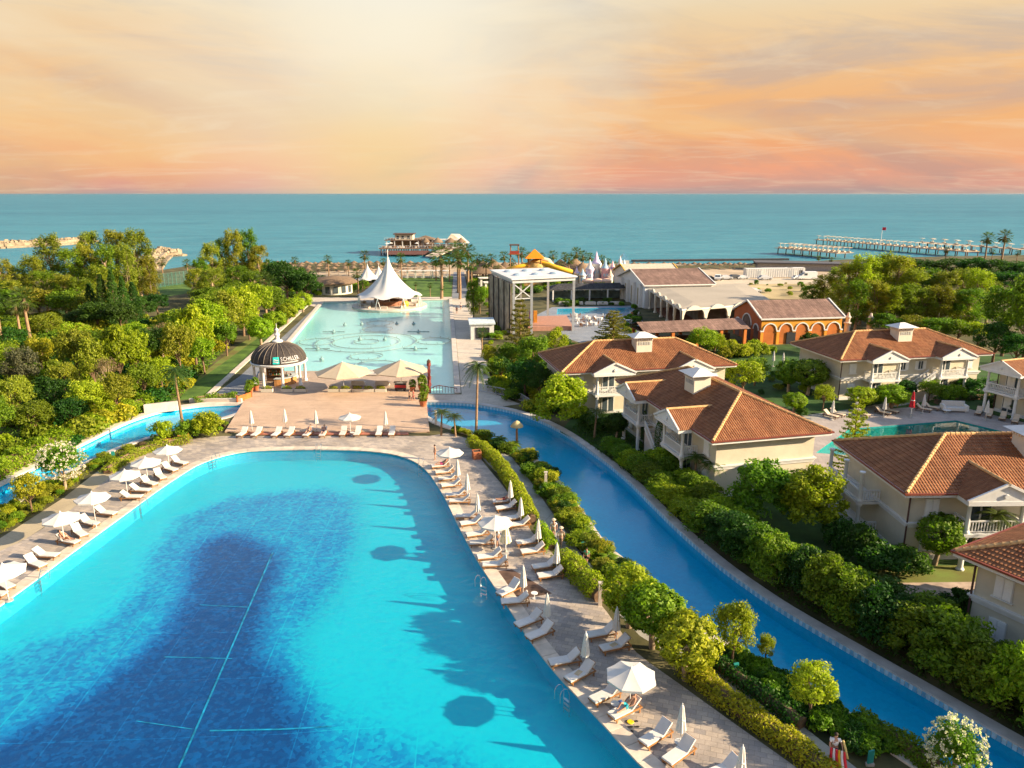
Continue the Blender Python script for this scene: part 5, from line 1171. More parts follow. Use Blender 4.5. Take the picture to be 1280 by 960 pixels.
# pastel play castle (generic)
cs = thing('play_castle', 'pastel pink and white play castle with cone turrets', 'play castle', P(746, 358))
PK, LV, PB, PY_ = M('pastel_pink', (.70, .42, .45), .6, .1), M('pastel_lilac', (.55, .48, .66), .6, .1), M('pastel_blue', (.35, .52, .62), .6, .1), M('pastel_peach', (.75, .50, .36), .6, .1)
for x, y, r, h, wm, rm_ in [(-4.5, 0, 1.0, 5, WHITE, PB), (-2.2, 1, 1.2, 7.5, LV, WHITE), (0, 3, 1.4, 9.5, WHITE, LV), (2.6, 1, 1.2, 7.8, PK, PB), (5.0, 2, 1.3, 7.0, WHITE, PK), (7.0, 0, 1.1, 8.5, PY_, WHITE), (8.6, 2, 1.0, 7.5, PK, PB), (-6.2, 2, .8, 5.5, WHITE, LV), (3.9, -1.6, .8, 5.0, WHITE, PY_)]:
    tw = MB().lathe([(0, 0), (r, 0), (r, h * .62), (r * 1.2, h * .66), (r * 1.2, h * .72), (0, h * .72)], 14, (x, y, 0)).build('turret', wm, cs, 40); MB().lathe([(r * 1.15, h * .72), (r * .5, h * .86), (0, h * 1.12)], 14, (x, y, 0)).build('cone_roof', rm_, tw, 40)
    for a in (-1.9, -1.2): MB().box(x + r * math.cos(a), y + r * math.sin(a), h * .45, .5, .2, .9, a + 1.57).build('window', PB, tw)
for x in (-3.2, -.2, 2.4): MB().lathe([(0, 0), (1.1, 0), (1.4, 1.6), (1.7, 1.7), (1.7, 2.2), (1.2, 2.7), (0, 2.9)], 14, (x, -3.4, 0)).build('drum_kiosk', [PY_, PK, PY_][int(x + 3.2) % 3], cs, 40)
MB().bx(-6, 9, 2.6, 3.2, 0, 3.6).build('wall', LV, cs)
m = MB()
for k in range(8): m.box(-5.5 + k * 2, 2.9, 3.9, .9, .6, .6)
m.build('merlon', WHITE, cs)
# water slides
ws = thing('slide_tower', 'yellow water slide tower with orange pyramid roof', 'water slide', P(668, 357)); YL = M('slide_yellow', (.72, .42, .03), .4, .12); OG = M('roof_orange', (.75, .24, .01), .5, .1)
for x in (-1.9, 1.9):
    for y in (-1.9, 1.9): MB().cyl((x, y, 0), (x, y, 8.6), .2, .2, 8).build('post', TEAK, ws)
MB().bx(-2.3, 2.3, -2.3, 2.3, 5.0, 5.3).build('platform', YL, ws); MB().lathe([(4.6, 0), (4.6, 5.0), (4.3, 6.2), (3.2, 7.4), (1.6, 8.1), (0, 8.3)], 20, (1.2, 1.5, 0)).build('golden_dome', M('dome_gold', (.62, .42, .14), .6, .3, 1.5), ws, 50); MB().add([(-3.0, -3.0, 8.6), (3.0, -3.0, 8.6), (3.0, 3.0, 8.6), (-3.0, 3.0, 8.6), (0, 0, 11.4)], [(0, 1, 4), (1, 2, 4), (2, 3, 4), (3, 0, 4), (3, 2, 1, 0)]).build('roof', OG, ws)
MB().tube([(2, -1, 7.0), (4.5, -2.2, 6.6), (6.5, -3, 5.9), (9, -3, 5.2), (11.5, -2.4, 4.4)], [.8] * 5, 10).build('tube_slide', YL, ws, 50); MB().tube([(2.2, .5, 8.0), (4.2, 0, 7.6), (5.4, -.5, 6.2), (5.8, -1, 4.8)], [.9] * 4, 10).build('tube_slide', M('slide_cream', (.72, .60, .38), .4), ws, 50)
MB().tube([(-2, -1, 6.8), (-5, -2.5, 6.2), (-8, -2, 5.4), (-9, .5, 4.6)], [.6] * 4, 8).build('tube_slide', YL, ws, 50); MB().bx(-7, 2.5, -3, -2.2, 0, 5.9).build('slide_frame', M('ochre_wood', (.42, .25, .08), .7, .4, 1.5), ws)
wt = thing('wooden_lookout', 'tall wooden lookout tower left of the orange slide roof', 'tower', P(643, 353))
for x in (-1.2, 1.2):
    for y in (-1.2, 1.2): MB().cyl((x * 1.3, y * 1.3, 0), (x, y, 12.0), .2, .16, 8).build('post', TEAK, wt)
for z in (4.5, 9.0): MB().bx(-1.9, 1.9, -1.9, 1.9, z, z + .25).build('platform', TEAK, wt)
MB().bx(-1.6, 1.6, -1.6, 1.6, 11.9, 12.2).build('roof', DWOOD, wt); MB().bx(-1.5, 1.5, -1.5, -1.4, 9.2, 10.2).build('rail', M('red_board', (.35, .06, .04), .6), wt)
m = MB(); m.bar((-1.5, -1.5, .5), (1.4, -1.4, 4.4), .15, .15); m.bar((1.5, -1.5, 4.6), (-1.3, -1.3, 9), .15, .15); m.build('brace', TEAK, wt)
# thatched huts
def make_hut():
    t = thing('thatched_hut', 'x', 'hut', group='large thatched huts'); MB().lathe([(4.3, 2.5), (4.4, 2.7), (2.2, 4.3), (.3, 5.8), (0, 5.9)], 20, pleat=.02, k=7).build('roof', THATCH, t, 50); MB().lathe([(4.2, 2.48), (2.0, 4.0), (0, 5.5)], 16).build('roof_lining', DWOOD, t)
    for k in range(6): a = k * math.pi / 3; MB().cyl((3.4 * math.cos(a), 3.4 * math.sin(a), 0), (3.4 * math.cos(a), 3.4 * math.sin(a), 2.9), .16, None, 6).build('post', TEAK, t)
    MB().lathe([(0, 0), (2.4, 0), (2.4, 1.0), (2.2, 1.05), (0, 1.05)], 12).build('counter', CREAM, t); return t
HUT = Proto(make_hut())
for q, k, s in [((603, 352), 1.15, 'leftmost, beside the walk to the pier'), ((617, 348), 1.1, 'second from the left, left of the lookout tower'), ((631, 346), .9, 'half hidden left of the lookout tower'), ((654, 350), 1.0, 'between the lookout and the slide tower'), ((684, 346), 1.0, 'just right of the orange slide roof'), ((700, 348), 1.1, 'behind the yellow tube slide'), ((718, 347), 1.15, 'left of the castle, near the beach'), ((728, 350), 1.0, 'directly left of the castle turrets'), ((592, 344), .8, 'beyond the walk, nearest the pier')]:
    p = P(*q); HUT.put('large conical thatched hut ' + s, (p.x, p.y, 0), rng.uniform(0, 3), k)
# beach straw parasols
def make_straw():
    t = thing('straw_parasol', 'x', 'straw parasol', group='straw parasols on the beach'); MB().lathe([(1.5, 2.0), (1.55, 2.12), (.7, 2.6), (0, 2.95)], 12, pleat=.04, k=5).build('thatch', THATCH, t, 50); MB().cyl((0, 0, 0), (0, 0, 2.5), .06, None, 6).build('pole', TEAK, t); return t
STR = Proto(make_straw()); k_ = 0
for row, (py, x0, x1) in enumerate([(333.5, 302, 575), (335.5, 300, 572), (338, 305, 560), (341, 300, 560), (344, 310, 560)]):
    Y = P(450, py).y; n_ = int((x1 - x0) / (9.5 + row * .6))
    for i in range(n_):
        x = x0 + (i + .5) * (x1 - x0) / n_ + rng.uniform(-1.5, 1.5); p = P(x, py); STR.put('brown straw beach parasol, %s from the left in the %s row from the sea' % (ORD[i], ORD[row]), (p.x, p.y + rng.uniform(-1, 1), 0), rng.uniform(0, 3), rng.uniform(.62, .85))
for i in range(30):
    p = P(792 + i * 6.3, 335.5 + (i % 3) * .8); STR.put('small straw parasol behind the parked cars, %s from the left' % ORD[i], (p.x, p.y, 0), rng.uniform(0, 3), .85, 'straw parasols behind the car park')
# lawn cabanas by the beach
def make_cabana():
    t = thing('beach_cabana', 'x', 'cabana', group='white beach cabanas'); 
    for x in (-1.2, 1.2):
        for y in (-1.2, 1.2): MB().box(x, y, 1.2, .14, .14, 2.4).build('post', WHITE, t)
    MB().bx(-1.5, 1.5, -1.5, 1.5, 2.4, 2.55).build('roof', CANVAS, t); MB().bx(-1.0, 1.0, -.9, .9, .2, .5).build('daybed', CUSH, t); MB().bx(-1.2, -.8, -1.25, -1.15, .1, 2.35).build('curtain', CANVAS, t); return t
CAB = Proto(make_cabana())
for i, x in enumerate((505, 514, 524, 534, 545, 555)): p = P(x, 347.5); CAB.put('white beach cabana at the top of the striped lawn, %s from the left' % ORD[i], (p.x, p.y, 0))
for q, s in [((590, 350), 'right of the walk to the pier'), ((606, 360), 'below the leftmost big thatched hut'), ((612, 366), 'just above the white kiosk'), ((620, 358), 'left of the stage, below the huts')]: p = P(*q); CAB.put('white cabana ' + s, (p.x, p.y, 0), .2, 1.25)
# pier restaurant
pr = thing('pier_restaurant', 'terraced restaurant on piles over the sea at the end of the walk', 'pier building', P(540, 318, -1.6))
PW = M('weathered_wood', (.20, .13, .09), .8, .3, .4); PT = M('pale_terrace', (.50, .40, .31), .8, .2, .3)
MB().bx(-25, 17, -9, 22, 3.2, 3.7).build('deck', PW, pr); MB().bx(-24, -3, 2, 20, 6.7, 7.0).build('upper_deck', PW, pr)
m = MB()
for x in range(-24, 18, 5):
    for y in (-8.5, 0, 8, 16): m.cyl((x, y, -3), (x, y, 3.2), .3, None, 6)
m.build('pile', DWOOD, pr)
for x in range(-23, -3, 4): MB().box(x, 2.4, 5.2, .4, .4, 3.0).build('post', WHITE, pr)
MB().bx(-22, -4, 8, 19, 3.7, 6.7).build('wall', M('pier_wall', (.38, .28, .2), .8, .4, .5), pr)
MB().bx(-19, -10, 4, 11, 7.0, 9.6).build('tower_room', CREAM, pr); MB().bx(-19.8, -9.2, 3.2, 11.8, 9.6, 10.0).build('tower_roof', DWOOD, pr)
for x in (-17.5, -15, -12): MB().bx(x - .6, x + .6, 3.93, 3.995, 7.4, 9.0).build('window', GLASS, pr)
MB().bx(-8, 0, 4, 12, 3.71, 6.6).build('mid_room', PW, pr); MB().add([(-9, 2.5, 7.2), (1, 2.5, 7.2), (1, 13, 7.2), (-9, 13, 7.2), (-4, 8, 9.0)], [(0, 1, 4), (1, 2, 4), (2, 3, 4), (3, 0, 4), (3, 2, 1, 0)]).build('thatch_roof', THATCH, pr)
for x, y, w_ in ((3.5, 6, 7.5), (11, 5, 8.5)):
    q = MB().bx(x - w_ / 2, x + w_ / 2, y - 3, y + 3, 6.9, 7.2).build('canopy', CANVAS, pr)
    for sx_ in (-1, 1):
        for sy_ in (-2.8, 2.8): MB().box(x + sx_ * (w_ / 2 - .2), y + sy_, 5.3, .25, .25, 3.19).build('canopy_post', WHITE, q)
MB().add([(6, 8, 5.5), (17, 8, 5.0), (18, 18, 4.6), (6, 18, 5.5), (9, 11, 9.6), (13, 14, 9.3)], [(0, 1, 4), (1, 5, 4), (1, 2, 5), (2, 3, 5), (3, 4, 5), (3, 0, 4)]).build('pale_roof', M('pier_pale_roof', (.58, .45, .34), .8, .25, .5), pr)
m = MB()
for x in np.arange(-25, 17.1, 1.5): m.box(x, -8.8, 4.3, .1, .1, 1.2)
m.bx(-25, 17, -8.85, -8.75, 4.85, 4.95)
for x in np.arange(-24, -3, 1.5): m.box(x, 2.1, 7.5, .1, .1, 1.0)
m.bx(-24, -3, 2.05, 2.15, 8.0, 8.1); m.build('rail', WHITE, pr)
MB().bar((2, -24, .8), (9, -6, 3.4), 6, .5).build('ramp', PT, pr); MB().add([(-22, -9.2, 2.6), (0, -9.2, 2.6), (-2, -14, 1.0), (-20, -14, 1.0)], [(0, 1, 2, 3), (3, 2, 1, 0)]).build('awning', M('red_brown_awning', (.12, .055, .045), .8, .3), pr)
r_ = random.Random(9)
for k in range(26):
    x, y = r_.uniform(-24, 16), r_.uniform(-8, 1); m = MB(); m.box(x, y, 4.05, .9, .9, .7); m.build('terrace_table', [WHITE, TEAK, PT][k % 3], pr)
for k in range(8):
    x, y = r_.uniform(-22, 14), r_.uniform(-7.5, 0); MB().lathe([(1.3, 5.7), (0, 6.3)], 8, (x, y, 0)).build('small_parasol', [CANVAS, THATCH][k % 2], pr)
for x, y, r in ((3.5, -4.5, 3.0), (10.0, -5.0, 3.3), (15.0, -3.0, 2.6), (-2.5, -4.0, 2.4)):
    q = MB().lathe([(r, 6.2), (r * 1.02, 6.4), (r * .5, 7.6), (0, 8.7)], 14, (x, y, 0)).build('thatch_pavilion', THATCH, pr, 50)
    for k in range(6): a = k * math.pi / 3; MB().cyl((x + r * .8 * math.cos(a), y + r * .8 * math.sin(a), 3.7), (x + r * .8 * math.cos(a), y + r * .8 * math.sin(a), 6.5), .12, None, 5).build('pavilion_post', WHITE, q)
# two swimming piers on the right
def pier(a, b, wd, label, n_umb, flag=None):
    a, b = Vector(a), Vector(b); a.z = b.z = -1.6; l = (b - a).length; t = thing('swimming_pier', label, 'pier', a, math.atan2((b - a).y, (b - a).x)); MB().bx(0, l, -wd / 2, wd / 2, 2.7, 2.95).build('deck', M('pier_deck_wood', (.36, .27, .19), .8, .2, .5), t)
    m = MB()
    for x in np.arange(2, l, 5.5):
        for y in (-wd / 2 + .5, wd / 2 - .5): m.cyl((x, y, -3), (x, y, 2.7), .24, None, 6)
    m.build('pile', DWOOD, t); m = MB()
    for k in range(n_umb):
        x = l * (k + .6) / n_umb; y = wd * (.25 if k % 2 else -.25); tt = MB(); tt.bx(x - 1.05, x + 1.05, y - 1.05, y + 1.05, 5.1, 5.25); tt.cyl((x, y, 3), (x, y, 5.1), .1, None, 5); tt.bx(x - .9, x + .9, y - .5, y + .5, 3.0, 3.5); tt.build('sun_shade', [CREAM, TAN, CREAM2][k % 3], t)
    if flag is not None:
        f = MB().cyl((flag, 0, 3), (flag, 0, 12), .12, None, 6).build('flag_pole', WHITE, t); MB().bx(flag, flag + 2.4, -.05, .05, 10.4, 12).build('flag', M('red_flag', (.6, .02, .04), .7), f)
pier(P(978, 316.5, -1.6), P(1056, 324, -1.6), 11, 'shorter swimming pier with cream sunshades, nearer the car park', 26)
pier(P(1024, 305.5, -1.6), P(1215, 322, -1.6), 9, 'long swimming pier stretching to the right, red flag on it', 44, 46.0)
pier(P(1150, 309, -1.6), P(1278, 319, -1.6), 7, 'faint third pier with sunshades beyond the long pier', 16)
# vehicles
def make_car(col, van=False):
    t = thing('van' if van else 'car', 'x', 'van' if van else 'car', group='vehicles on the sandy lot'); 
    prof = [(-2.15, .35), (-2.2, .75), (-2.1, .9), (-1.75, .95), (-1.25, 1.42), (.45, 1.45), (1.15, .98), (2.0, .85), (2.15, .6), (2.1, .35)] if not van else [(-2.7, .4), (-2.75, 2.2), (-2.65, 2.35), (.9, 2.35), (1.0, 2.0), (1.9, 1.25), (2.6, 1.05), (2.7, .7), (2.65, .4)]
    n_ = len(prof); m = MB(); hw_ = .86 if not van else 1.0; vs = [(x, s * hw_ * (.84 if z > 1.1 and not van else 1), z) for s in (-1, 1) for x, z in prof]
    m.add(vs, [tuple(range(n_)), tuple(range(2 * n_ - 1, n_ - 1, -1))] + [(i, n_ + i, n_ + (i + 1) % n_, (i + 1) % n_) for i in range(n_)]); b = m.build('body', col, t)
    if not van:
        for s in (-1, 1): MB().add([(x, s * (.735), z) for x, z in ((-1.55, 1.02), (-1.15, 1.36), (.4, 1.38), (.9, 1.02))] + [(x, s * .875, z) for x, z in ((-1.6, 1.0), (.95, 1.0))], [(0, 1, 2, 3)]).build('side_window', GLASS, t)
        MB().bar((.52, 0, 1.42), (1.12, 0, 1.02), 1.35, .05).build('windscreen', GLASS, t); MB().bar((-1.3, 0, 1.40), (-1.72, 0, .99), 1.3, .05).build('rear_window', GLASS, t)
    else:
        MB().bar((1.04, 0, 2.0), (1.86, 0, 1.3), 1.7, .06).build('windscreen', GLASS, t)
        for s in (-1, 1): MB().bx(.2, 1.1, s * 1.0 - .02, s * 1.0 + .02, 1.3, 1.9).build('side_window', GLASS, t)
    for x in ((-1.3, 1.35) if not van else (-1.8, 1.8)):
        for s in (-1, 1):
            wh_ = MB().cyl((x, s * .72, .33), (x, s * .92, .33), .33, None, 14).build('wheel', DARK, t); MB().cyl((x, s * .9, .33), (x, s * .935, .33), .2, None, 10).build('rim', STEEL, wh_)
    for s in (-1, 1): MB().box(2.1 if not van else 2.66, s * .6, .68, .12, .3, .16).build('headlight', M('headlight', (.8, .8, .75), .2), t)
    return t
CW, CD, CG = M('car_white', (.75, .75, .74), .3, .03), M('car_dark', (.06, .065, .075), .3, .05), M('car_silver', (.45, .46, .48), .3, .03)
pr1, pr2, pr3, pr4 = Proto(make_car(CW)), Proto(make_car(CD)), Proto(make_car(CG)), Proto(make_car(CW, True))
for pr_, q, rz, k, s in [(pr2, (886, 350), .2, 1, 'dark car parked leftmost beside the brown hall roof'), (pr1, (897, 350), 1.3, 1.25, 'tall white car, second from left on the sandy lot'), (pr3, (907, 349.5), .1, 1.05, 'silver car, third from left on the sandy lot'), (pr2, (919, 349), .2, 1.1, 'dark car in the middle of the parked row'), (pr3, (928, 349), .2, .95, 'silver car just left of the white container'), (pr3, (956, 350), .1, 1.1, 'silver car below the two containers'), (pr1, (998, 349.5), .1, 1, 'white car just left of the white van'), (pr4, (1008, 349.5), math.pi, 1.15, 'white box van on the right of the sandy lot'), (pr1, (914, 364), .3, .9, 'white car in the dry field behind the arcade roof'), (pr3, (942, 366), .2, 1, 'silver car in the dry field beside the orange hall roof')]:
    p = P(*q); pr_.put(s, (p.x, p.y, .02), rz, k)
for q, L_, s in [((941, 347), 6, 'white container cabin, left of the two'), ((971, 346.5), 11, 'long white container cabin beside the sandy lot'), ((993, 346), 6, 'pale cabin with dark opening right of the long container')]:
    p = P(*q); t = thing('container_cabin', s, 'cabin', (p.x, p.y, 0), .05); MB().bx(-L_ / 2, L_ / 2, -1.3, 1.3, .1, 3.2).build('shell', WHITE, t)
    m = MB()
    for x in np.arange(-L_ / 2 + .4, L_ / 2, .8): m.bx(x - .05, x + .05, -1.36, -1.301, .2, 3.1)
    m.build('rib', ALU, t); MB().bx(L_ / 2 - 2, L_ / 2 - .8, -1.35, -1.302, .2, 2.4).build('door', DARK if 'dark' in s else ALU, t)
lr = thing('beach_building', 'long low dark-roofed beach building behind the white van', 'building', P(1015, 338), R(-12)); MB().bx(-20, 24, -3, 5, 0, 2.6).build('wall', M('beach_grey', (.28, .27, .27), .8), lr); MB().bx(-21, 25, -4, 6, 2.6, 3.0).build('roof', M('beach_dark_roof', (.10, .10, .11), .8, .2), lr)
fn = thing('mesh_fence', 'green mesh court fence beside the lawn in the left wood', 'fence', P(196, 360))
a, b = P(196, 360), P(240, 354); d = b - a; m = MB()
for i in range(10): q = d * (i / 9); MB().cyl((q.x, q.y, 0), (q.x, q.y, 4.2), .1, None, 6).build('post', M('fence_green', (.06, .16, .13), .6), fn)
for i in range(40): q = d * (i / 39); m.cyl((q.x, q.y, .1), (q.x, q.y, 4.1), .04, None, 4)
for z in np.arange(.3, 4.2, .35): m.bar((0, 0, z), (d.x, d.y, z), .03, .05)
m.build('mesh_panel', MATS['fence_green'], fn)
# villa pool furniture
VL = Proto(make_lounger('garden_lounger', M('tan_cushion', (.55, .44, .32), .9, .06), DWOOD))
for q, rz, s in [((1038, 522), 2.2, 'left of the row, half behind the araucaria'), ((1046, 520), 2.2, 'second on the left terrace of the small pool'), ((1078, 520), 2.0, 'left of the araucaria pair on the far side'), ((1103, 518), 2.2, 'third pair on the far side of the small pool, left'), ((1113, 516), 2.2, 'third pair on the far side of the small pool, right'), ((1154, 514), 2.4, 'beside the red folded parasol, left'), ((1164, 512), 2.4, 'beside the red folded parasol, right'), ((1223, 518), .9, 'first of four on the right side of the small pool'), ((1236, 521), .9, 'second of four on the right side of the small pool'), ((1253, 524.5), .9, 'third of four on the right side of the small pool'), ((1269, 528.5), .9, 'fourth of four on the right side of the small pool')]:
    p = P(*q); VL.put('tan cushioned lounger, ' + s, (p.x, p.y, .02), rz)
for q, s in [((992, 503), 'in the shade by the orange villa corner lawn'), ((1041, 512), 'on the left terrace of the small pool'), ((1071, 508), 'behind the araucaria by the small pool'), ((1106, 508), 'by the third pair beyond the small pool'), ((1155, 504), 'right of the red folded parasol'), ((1234, 512), 'among the four loungers right of the small pool'), ((967, 448), 'on the far lawn, left of two'), ((979, 450), 'on the far lawn, right of two')]:
    p = P(*q, 1.4); CLS.put('closed white garden parasol ' + s, (p.x, p.y, .02), 0)
rp = copy_tree(CLS.o, None, 'red folded parasol beside the small garden pool'); p = P(1140, 508, 1.5); rp.location = (p.x, p.y, .02); rp.scale = (1.25, 1.25, 1.35)
for c_ in rp.children:
    if c_.name.startswith('canopy'): recolor(c_, M('red_canvas', (.5, .02, .03), .8))
p = P(1192, 514); SOF.put('white garden sofa at the far corner of the small pool', (p.x, p.y, .02), R(-8), 1.5); p = P(1183, 516); TBL.put('low white table beside the white garden sofa', (p.x, p.y, .02), 0, (2, 2, .8))
b = thing('notice_board', 'yellow-framed board among the trees beyond the small pool', 'board', P(1117, 509)); MB().box(0, 0, 1.0, 1.3, .1, 1.5).build('panel', M('ochre_board', (.45, .28, .07), .7), b)
for s in (-1, 1): MB().box(s * .55, .08, .5, .1, .06, 1.0).build('post', TEAK, b)
# ================================================================ people
SKIN = M('skin', (.46, .25, .16), .6, .06); HAIR = M('dark_hair', (.03, .02, .015), .7, .2)
def skin_obj(name, pts, edges, rad, mat, parent, sub=1):
    me = bpy.data.meshes.new(name); me.from_pydata([tuple(p) for p in pts], edges, []); o = bpy.data.objects.new(name, me); COL.objects.link(o)
    o.modifiers.new('skin', 'SKIN'); ss = o.modifiers.new('sub', 'SUBSURF'); ss.levels = sub
    if not me.skin_vertices: return o
    for i, r in enumerate(rad): me.skin_vertices[0].data[i].radius = (r, r) if not hasattr(r, '__len__') else r
    me.skin_vertices[0].data[0].use_root = True
    bpy.context.view_layer.update(); dg = bpy.context.evaluated_depsgraph_get(); m2 = bpy.data.meshes.new_from_object(o.evaluated_get(dg)); bpy.data.objects.remove(o); bpy.data.meshes.remove(me)
    m2.polygons.foreach_set('use_smooth', [True] * len(m2.polygons)); m2.materials.clear(); m2.materials.append(mat); m2.name = name
    return link(name, m2, parent)
def person(label, loc, rz, J, top=None, bottom=None, hair=HAIR, hat=None, scale=1.0, short_sleeve=True):
    """J: joint dict pelvis, chest, neck, head, and l/r shoulder elbow wrist hip knee ankle toe"""
    t = thing('person', label, 'person', loc, rz); t.scale = (scale,) * 3
    V = {k: Vector(v) for k, v in J.items()}
    V['spine'] = V['pelvis'].lerp(V['chest'], .5)
    hd = (V['head'] - V['neck']).normalized(); V['crown'] = V['head'] + hd * .09; fwd = Vector(J.get('face', (1, 0, 0))).normalized(); V['nose'] = V['head'] + fwd * .105 - hd * .01
    names, rad, edges = [], [], []
    def n_(k, r): names.append(k); rad.append(r); return len(names) - 1
    ip = n_('pelvis', (.15, .11)); isp = n_('spine', (.135, .10)); ic = n_('chest', (.15, .11)); ink = n_('neck', .055); ih = n_('head', (.085, .095)); icr = n_('crown', .07); ino = n_('nose', .018)
    edges += [(ip, isp), (isp, ic), (ic, ink), (ink, ih), (ih, icr), (ih, ino)]
    for s in 'lr':
        sh, el, wr = n_(s + 'shoulder', .06), n_(s + 'elbow', .042), n_(s + 'wrist', .028); edges += [(ic, sh), (sh, el), (el, wr)]
        d = (V[s + 'wrist'] - V[s + 'elbow']).normalized(); side = d.cross(Vector((0, 0, 1))); side = side.normalized() if side.length > .1 else Vector((1, 0, 0)); nrm = side.cross(d)
        V[s + 'palm'] = V[s + 'wrist'] + d * .08; pa = n_(s + 'palm', (.034, .018)); edges.append((wr, pa))
        for q, (off, ln) in enumerate(((-.03, .07), (-.01, .085), (.01, .08), (.03, .06))):
            V['%sf%d' % (s, q)] = V[s + 'palm'] + d * ln * .6 + side * off; V['%sg%d' % (s, q)] = V[s + 'palm'] + d * ln * .95 + side * off - nrm * .025
            f0 = n_('%sf%d' % (s, q), .009); f1 = n_('%sg%d' % (s, q), .008); edges += [(pa, f0), (f0, f1)]
        V[s + 'th'] = V[s + 'wrist'] + d * .055 + side * .055 - nrm * .01; th = n_(s + 'th', .010); edges.append((wr, th))
        hp, kn, an, to = n_(s + 'hip', .095), n_(s + 'knee', .06), n_(s + 'ankle', .04), n_(s + 'toe', .035); edges += [(ip, hp), (hp, kn), (kn, an), (an, to)]
    skin_obj('body', [V[k] for k in names], edges, rad, SKIN, t)
    if top:
        pts = [V['pelvis'].lerp(V['chest'], .12), V['spine'], V['chest'], V['chest'].lerp(V['neck'], .6)]; ed = [(0, 1), (1, 2), (2, 3)]; rd = [(.165, .125), (.155, .12), (.17, .13), .07]
        for s in 'lr':
            k = len(pts); pts += [V[s + 'shoulder'], V[s + 'shoulder'].lerp(V[s + 'elbow'], .6 if short_sleeve else .95)]; rd += [.078, .07]; ed += [(2, k), (k, k + 1)]
        skin_obj('shirt', pts, ed, rd, top, t)
    if bottom:
        pts = [V['pelvis'].lerp(V['chest'], .15), V['pelvis']]; ed = [(0, 1)]; rd = [(.16, .12), (.17, .13)]
        for s in 'lr':
            k = len(pts); pts += [V[s + 'hip'], V[s + 'hip'].lerp(V[s + 'knee'], .7)]; rd += [.115, .09]; ed += [(1, k), (k, k + 1)]
        skin_obj('shorts', pts, ed, rd, bottom, t)
    hb = V['head'] + hd * .035 - fwd * .025
    MB().lathe([(0, -.07), (.075, -.05), (.108, 0), (.10, .05), (.06, .088), (0, .10)], 12, hb).build('hair', hair, t, 60)
    if hat is not None: MB().lathe([(.20, .03), (.20, .045), (.11, .05), (.10, .13), (0, .15)], 14, V['head'] + Vector((0, 0, .04))).build('hat', hat, t, 60)
    return t
def stand(step=.0, arms=((.0, .05), (.0, .05))):
    J = dict(pelvis=(0, 0, .95), chest=(.01, 0, 1.32), neck=(.0, 0, 1.5), head=(.03, 0, 1.63), face=(1, 0, 0))
    for s, y, k in (('l', 1, 1), ('r', -1, -1)):
        sx_ = step * k
        J.update({s + 'shoulder': (0, y * .19, 1.40), s + 'elbow': (-sx_ * .5 - .02, y * .25, 1.13), s + 'wrist': (-sx_ * .7 + .08, y * .25, .89), s + 'hip': (0, y * .1, .9), s + 'knee': (sx_ * .55 + .03, y * .1, .5), s + 'ankle': (sx_ - (.04 if sx_ < 0 else 0), y * .1, .09), s + 'toe': (sx_ + .15, y * .11, .04)})
    return J
def recline(knee=.0):
    """lying back on a lounger, head towards +x, in the lounger's own axes"""
    J = dict(pelvis=(.22, 0, .55), chest=(.58, 0, .82), neck=(.72, 0, .96), head=(.80, 0, 1.06), face=(-.75, 0, .66))
    for s, y in (('l', 1), ('r', -1)):
        kk = knee if s == 'l' else 0
        J.update({s + 'shoulder': (.62, y * .19, .90), s + 'elbow': (.38, y * .29, .68), s + 'wrist': (.18, y * .22, .62), s + 'hip': (.17, y * .1, .54), s + 'knee': (-.24 + .06 * kk, y * .12, .53 + .25 * kk), s + 'ankle': (-.64 + .22 * kk, y * .12, .49), s + 'toe': (-.70 + .2 * kk, y * .14, .60 - .07 * kk)})
    return J
def on_lounger(key, J, label, **k): p, rz = lpos[key]; return person(label, p, rz, J, **k)
cl = lambda n, c: M('cloth_' + n, c, .85, .08)
on_lounger(('a', 19), recline(1), 'sunbather in teal swimwear lying on the lounger under the near open parasol', bottom=cl('teal', (.03, .35, .42)))
on_lounger(('a', 0), recline(.6), 'person in pink lying on the farthest right poolside lounger', bottom=cl('pink', (.55, .05, .22)))
on_lounger(('b', 0), recline(0), 'person in dark red lying on the farthest hedge-side lounger', bottom=cl('dark_red', (.18, .03, .04)), top=cl('maroon', (.16, .03, .04)))
on_lounger(('l', 9), recline(.8), 'tanned person in orange lying on a left poolside lounger', bottom=cl('orange', (.5, .15, .04)))
on_lounger(('d', 4), recline(.5), 'person in black lying on the fifth deck lounger', bottom=cl('black', (.02, .02, .025)))
on_lounger(('d', 5), recline(.3), 'person in dark swimwear lying on the sixth deck lounger', bottom=cl('navy', (.02, .03, .08)))
def walker(q, rz, label, **k): p = P(*q); return person(label, (p.x, p.y, .014), rz, stand(k.pop('step', .2)), **k)
STRAW = M('straw_hat', (.62, .52, .36), .9)
walker((692, 673), R(250), 'person in white shirt and hat walking ahead on the concrete path', top=cl('white', (.75, .74, .72)), bottom=cl('khaki', (.4, .34, .25)), hat=STRAW)
walker((701, 684), R(70), 'person in patterned beige with sun hat beside the hedge on the path', top=cl('beige', (.55, .45, .36)), bottom=cl('rose', (.5, .3, .24)), hat=STRAW)
walker((733, 706), R(250), 'child in green top and black shorts on the concrete path', top=cl('green', (.03, .45, .22)), bottom=cl('black', (.02, .02, .025)), scale=.82)
walker((622, 684), R(200), 'attendant in white shirt and blue trousers beside the folded yellowish parasol', top=cl('white', (.75, .74, .72)), bottom=cl('blue', (.05, .12, .32)), step=.1)
walker((517, 502), R(180), 'person in red on the right side of the wooden deck', top=cl('red', (.42, .03, .04)), bottom=cl('red2', (.30, .03, .05)))
walker((512, 502), R(0), 'person in dark clothes facing the one in red on the deck', top=cl('black', (.02, .02, .025)), bottom=cl('grey', (.06, .06, .07)))
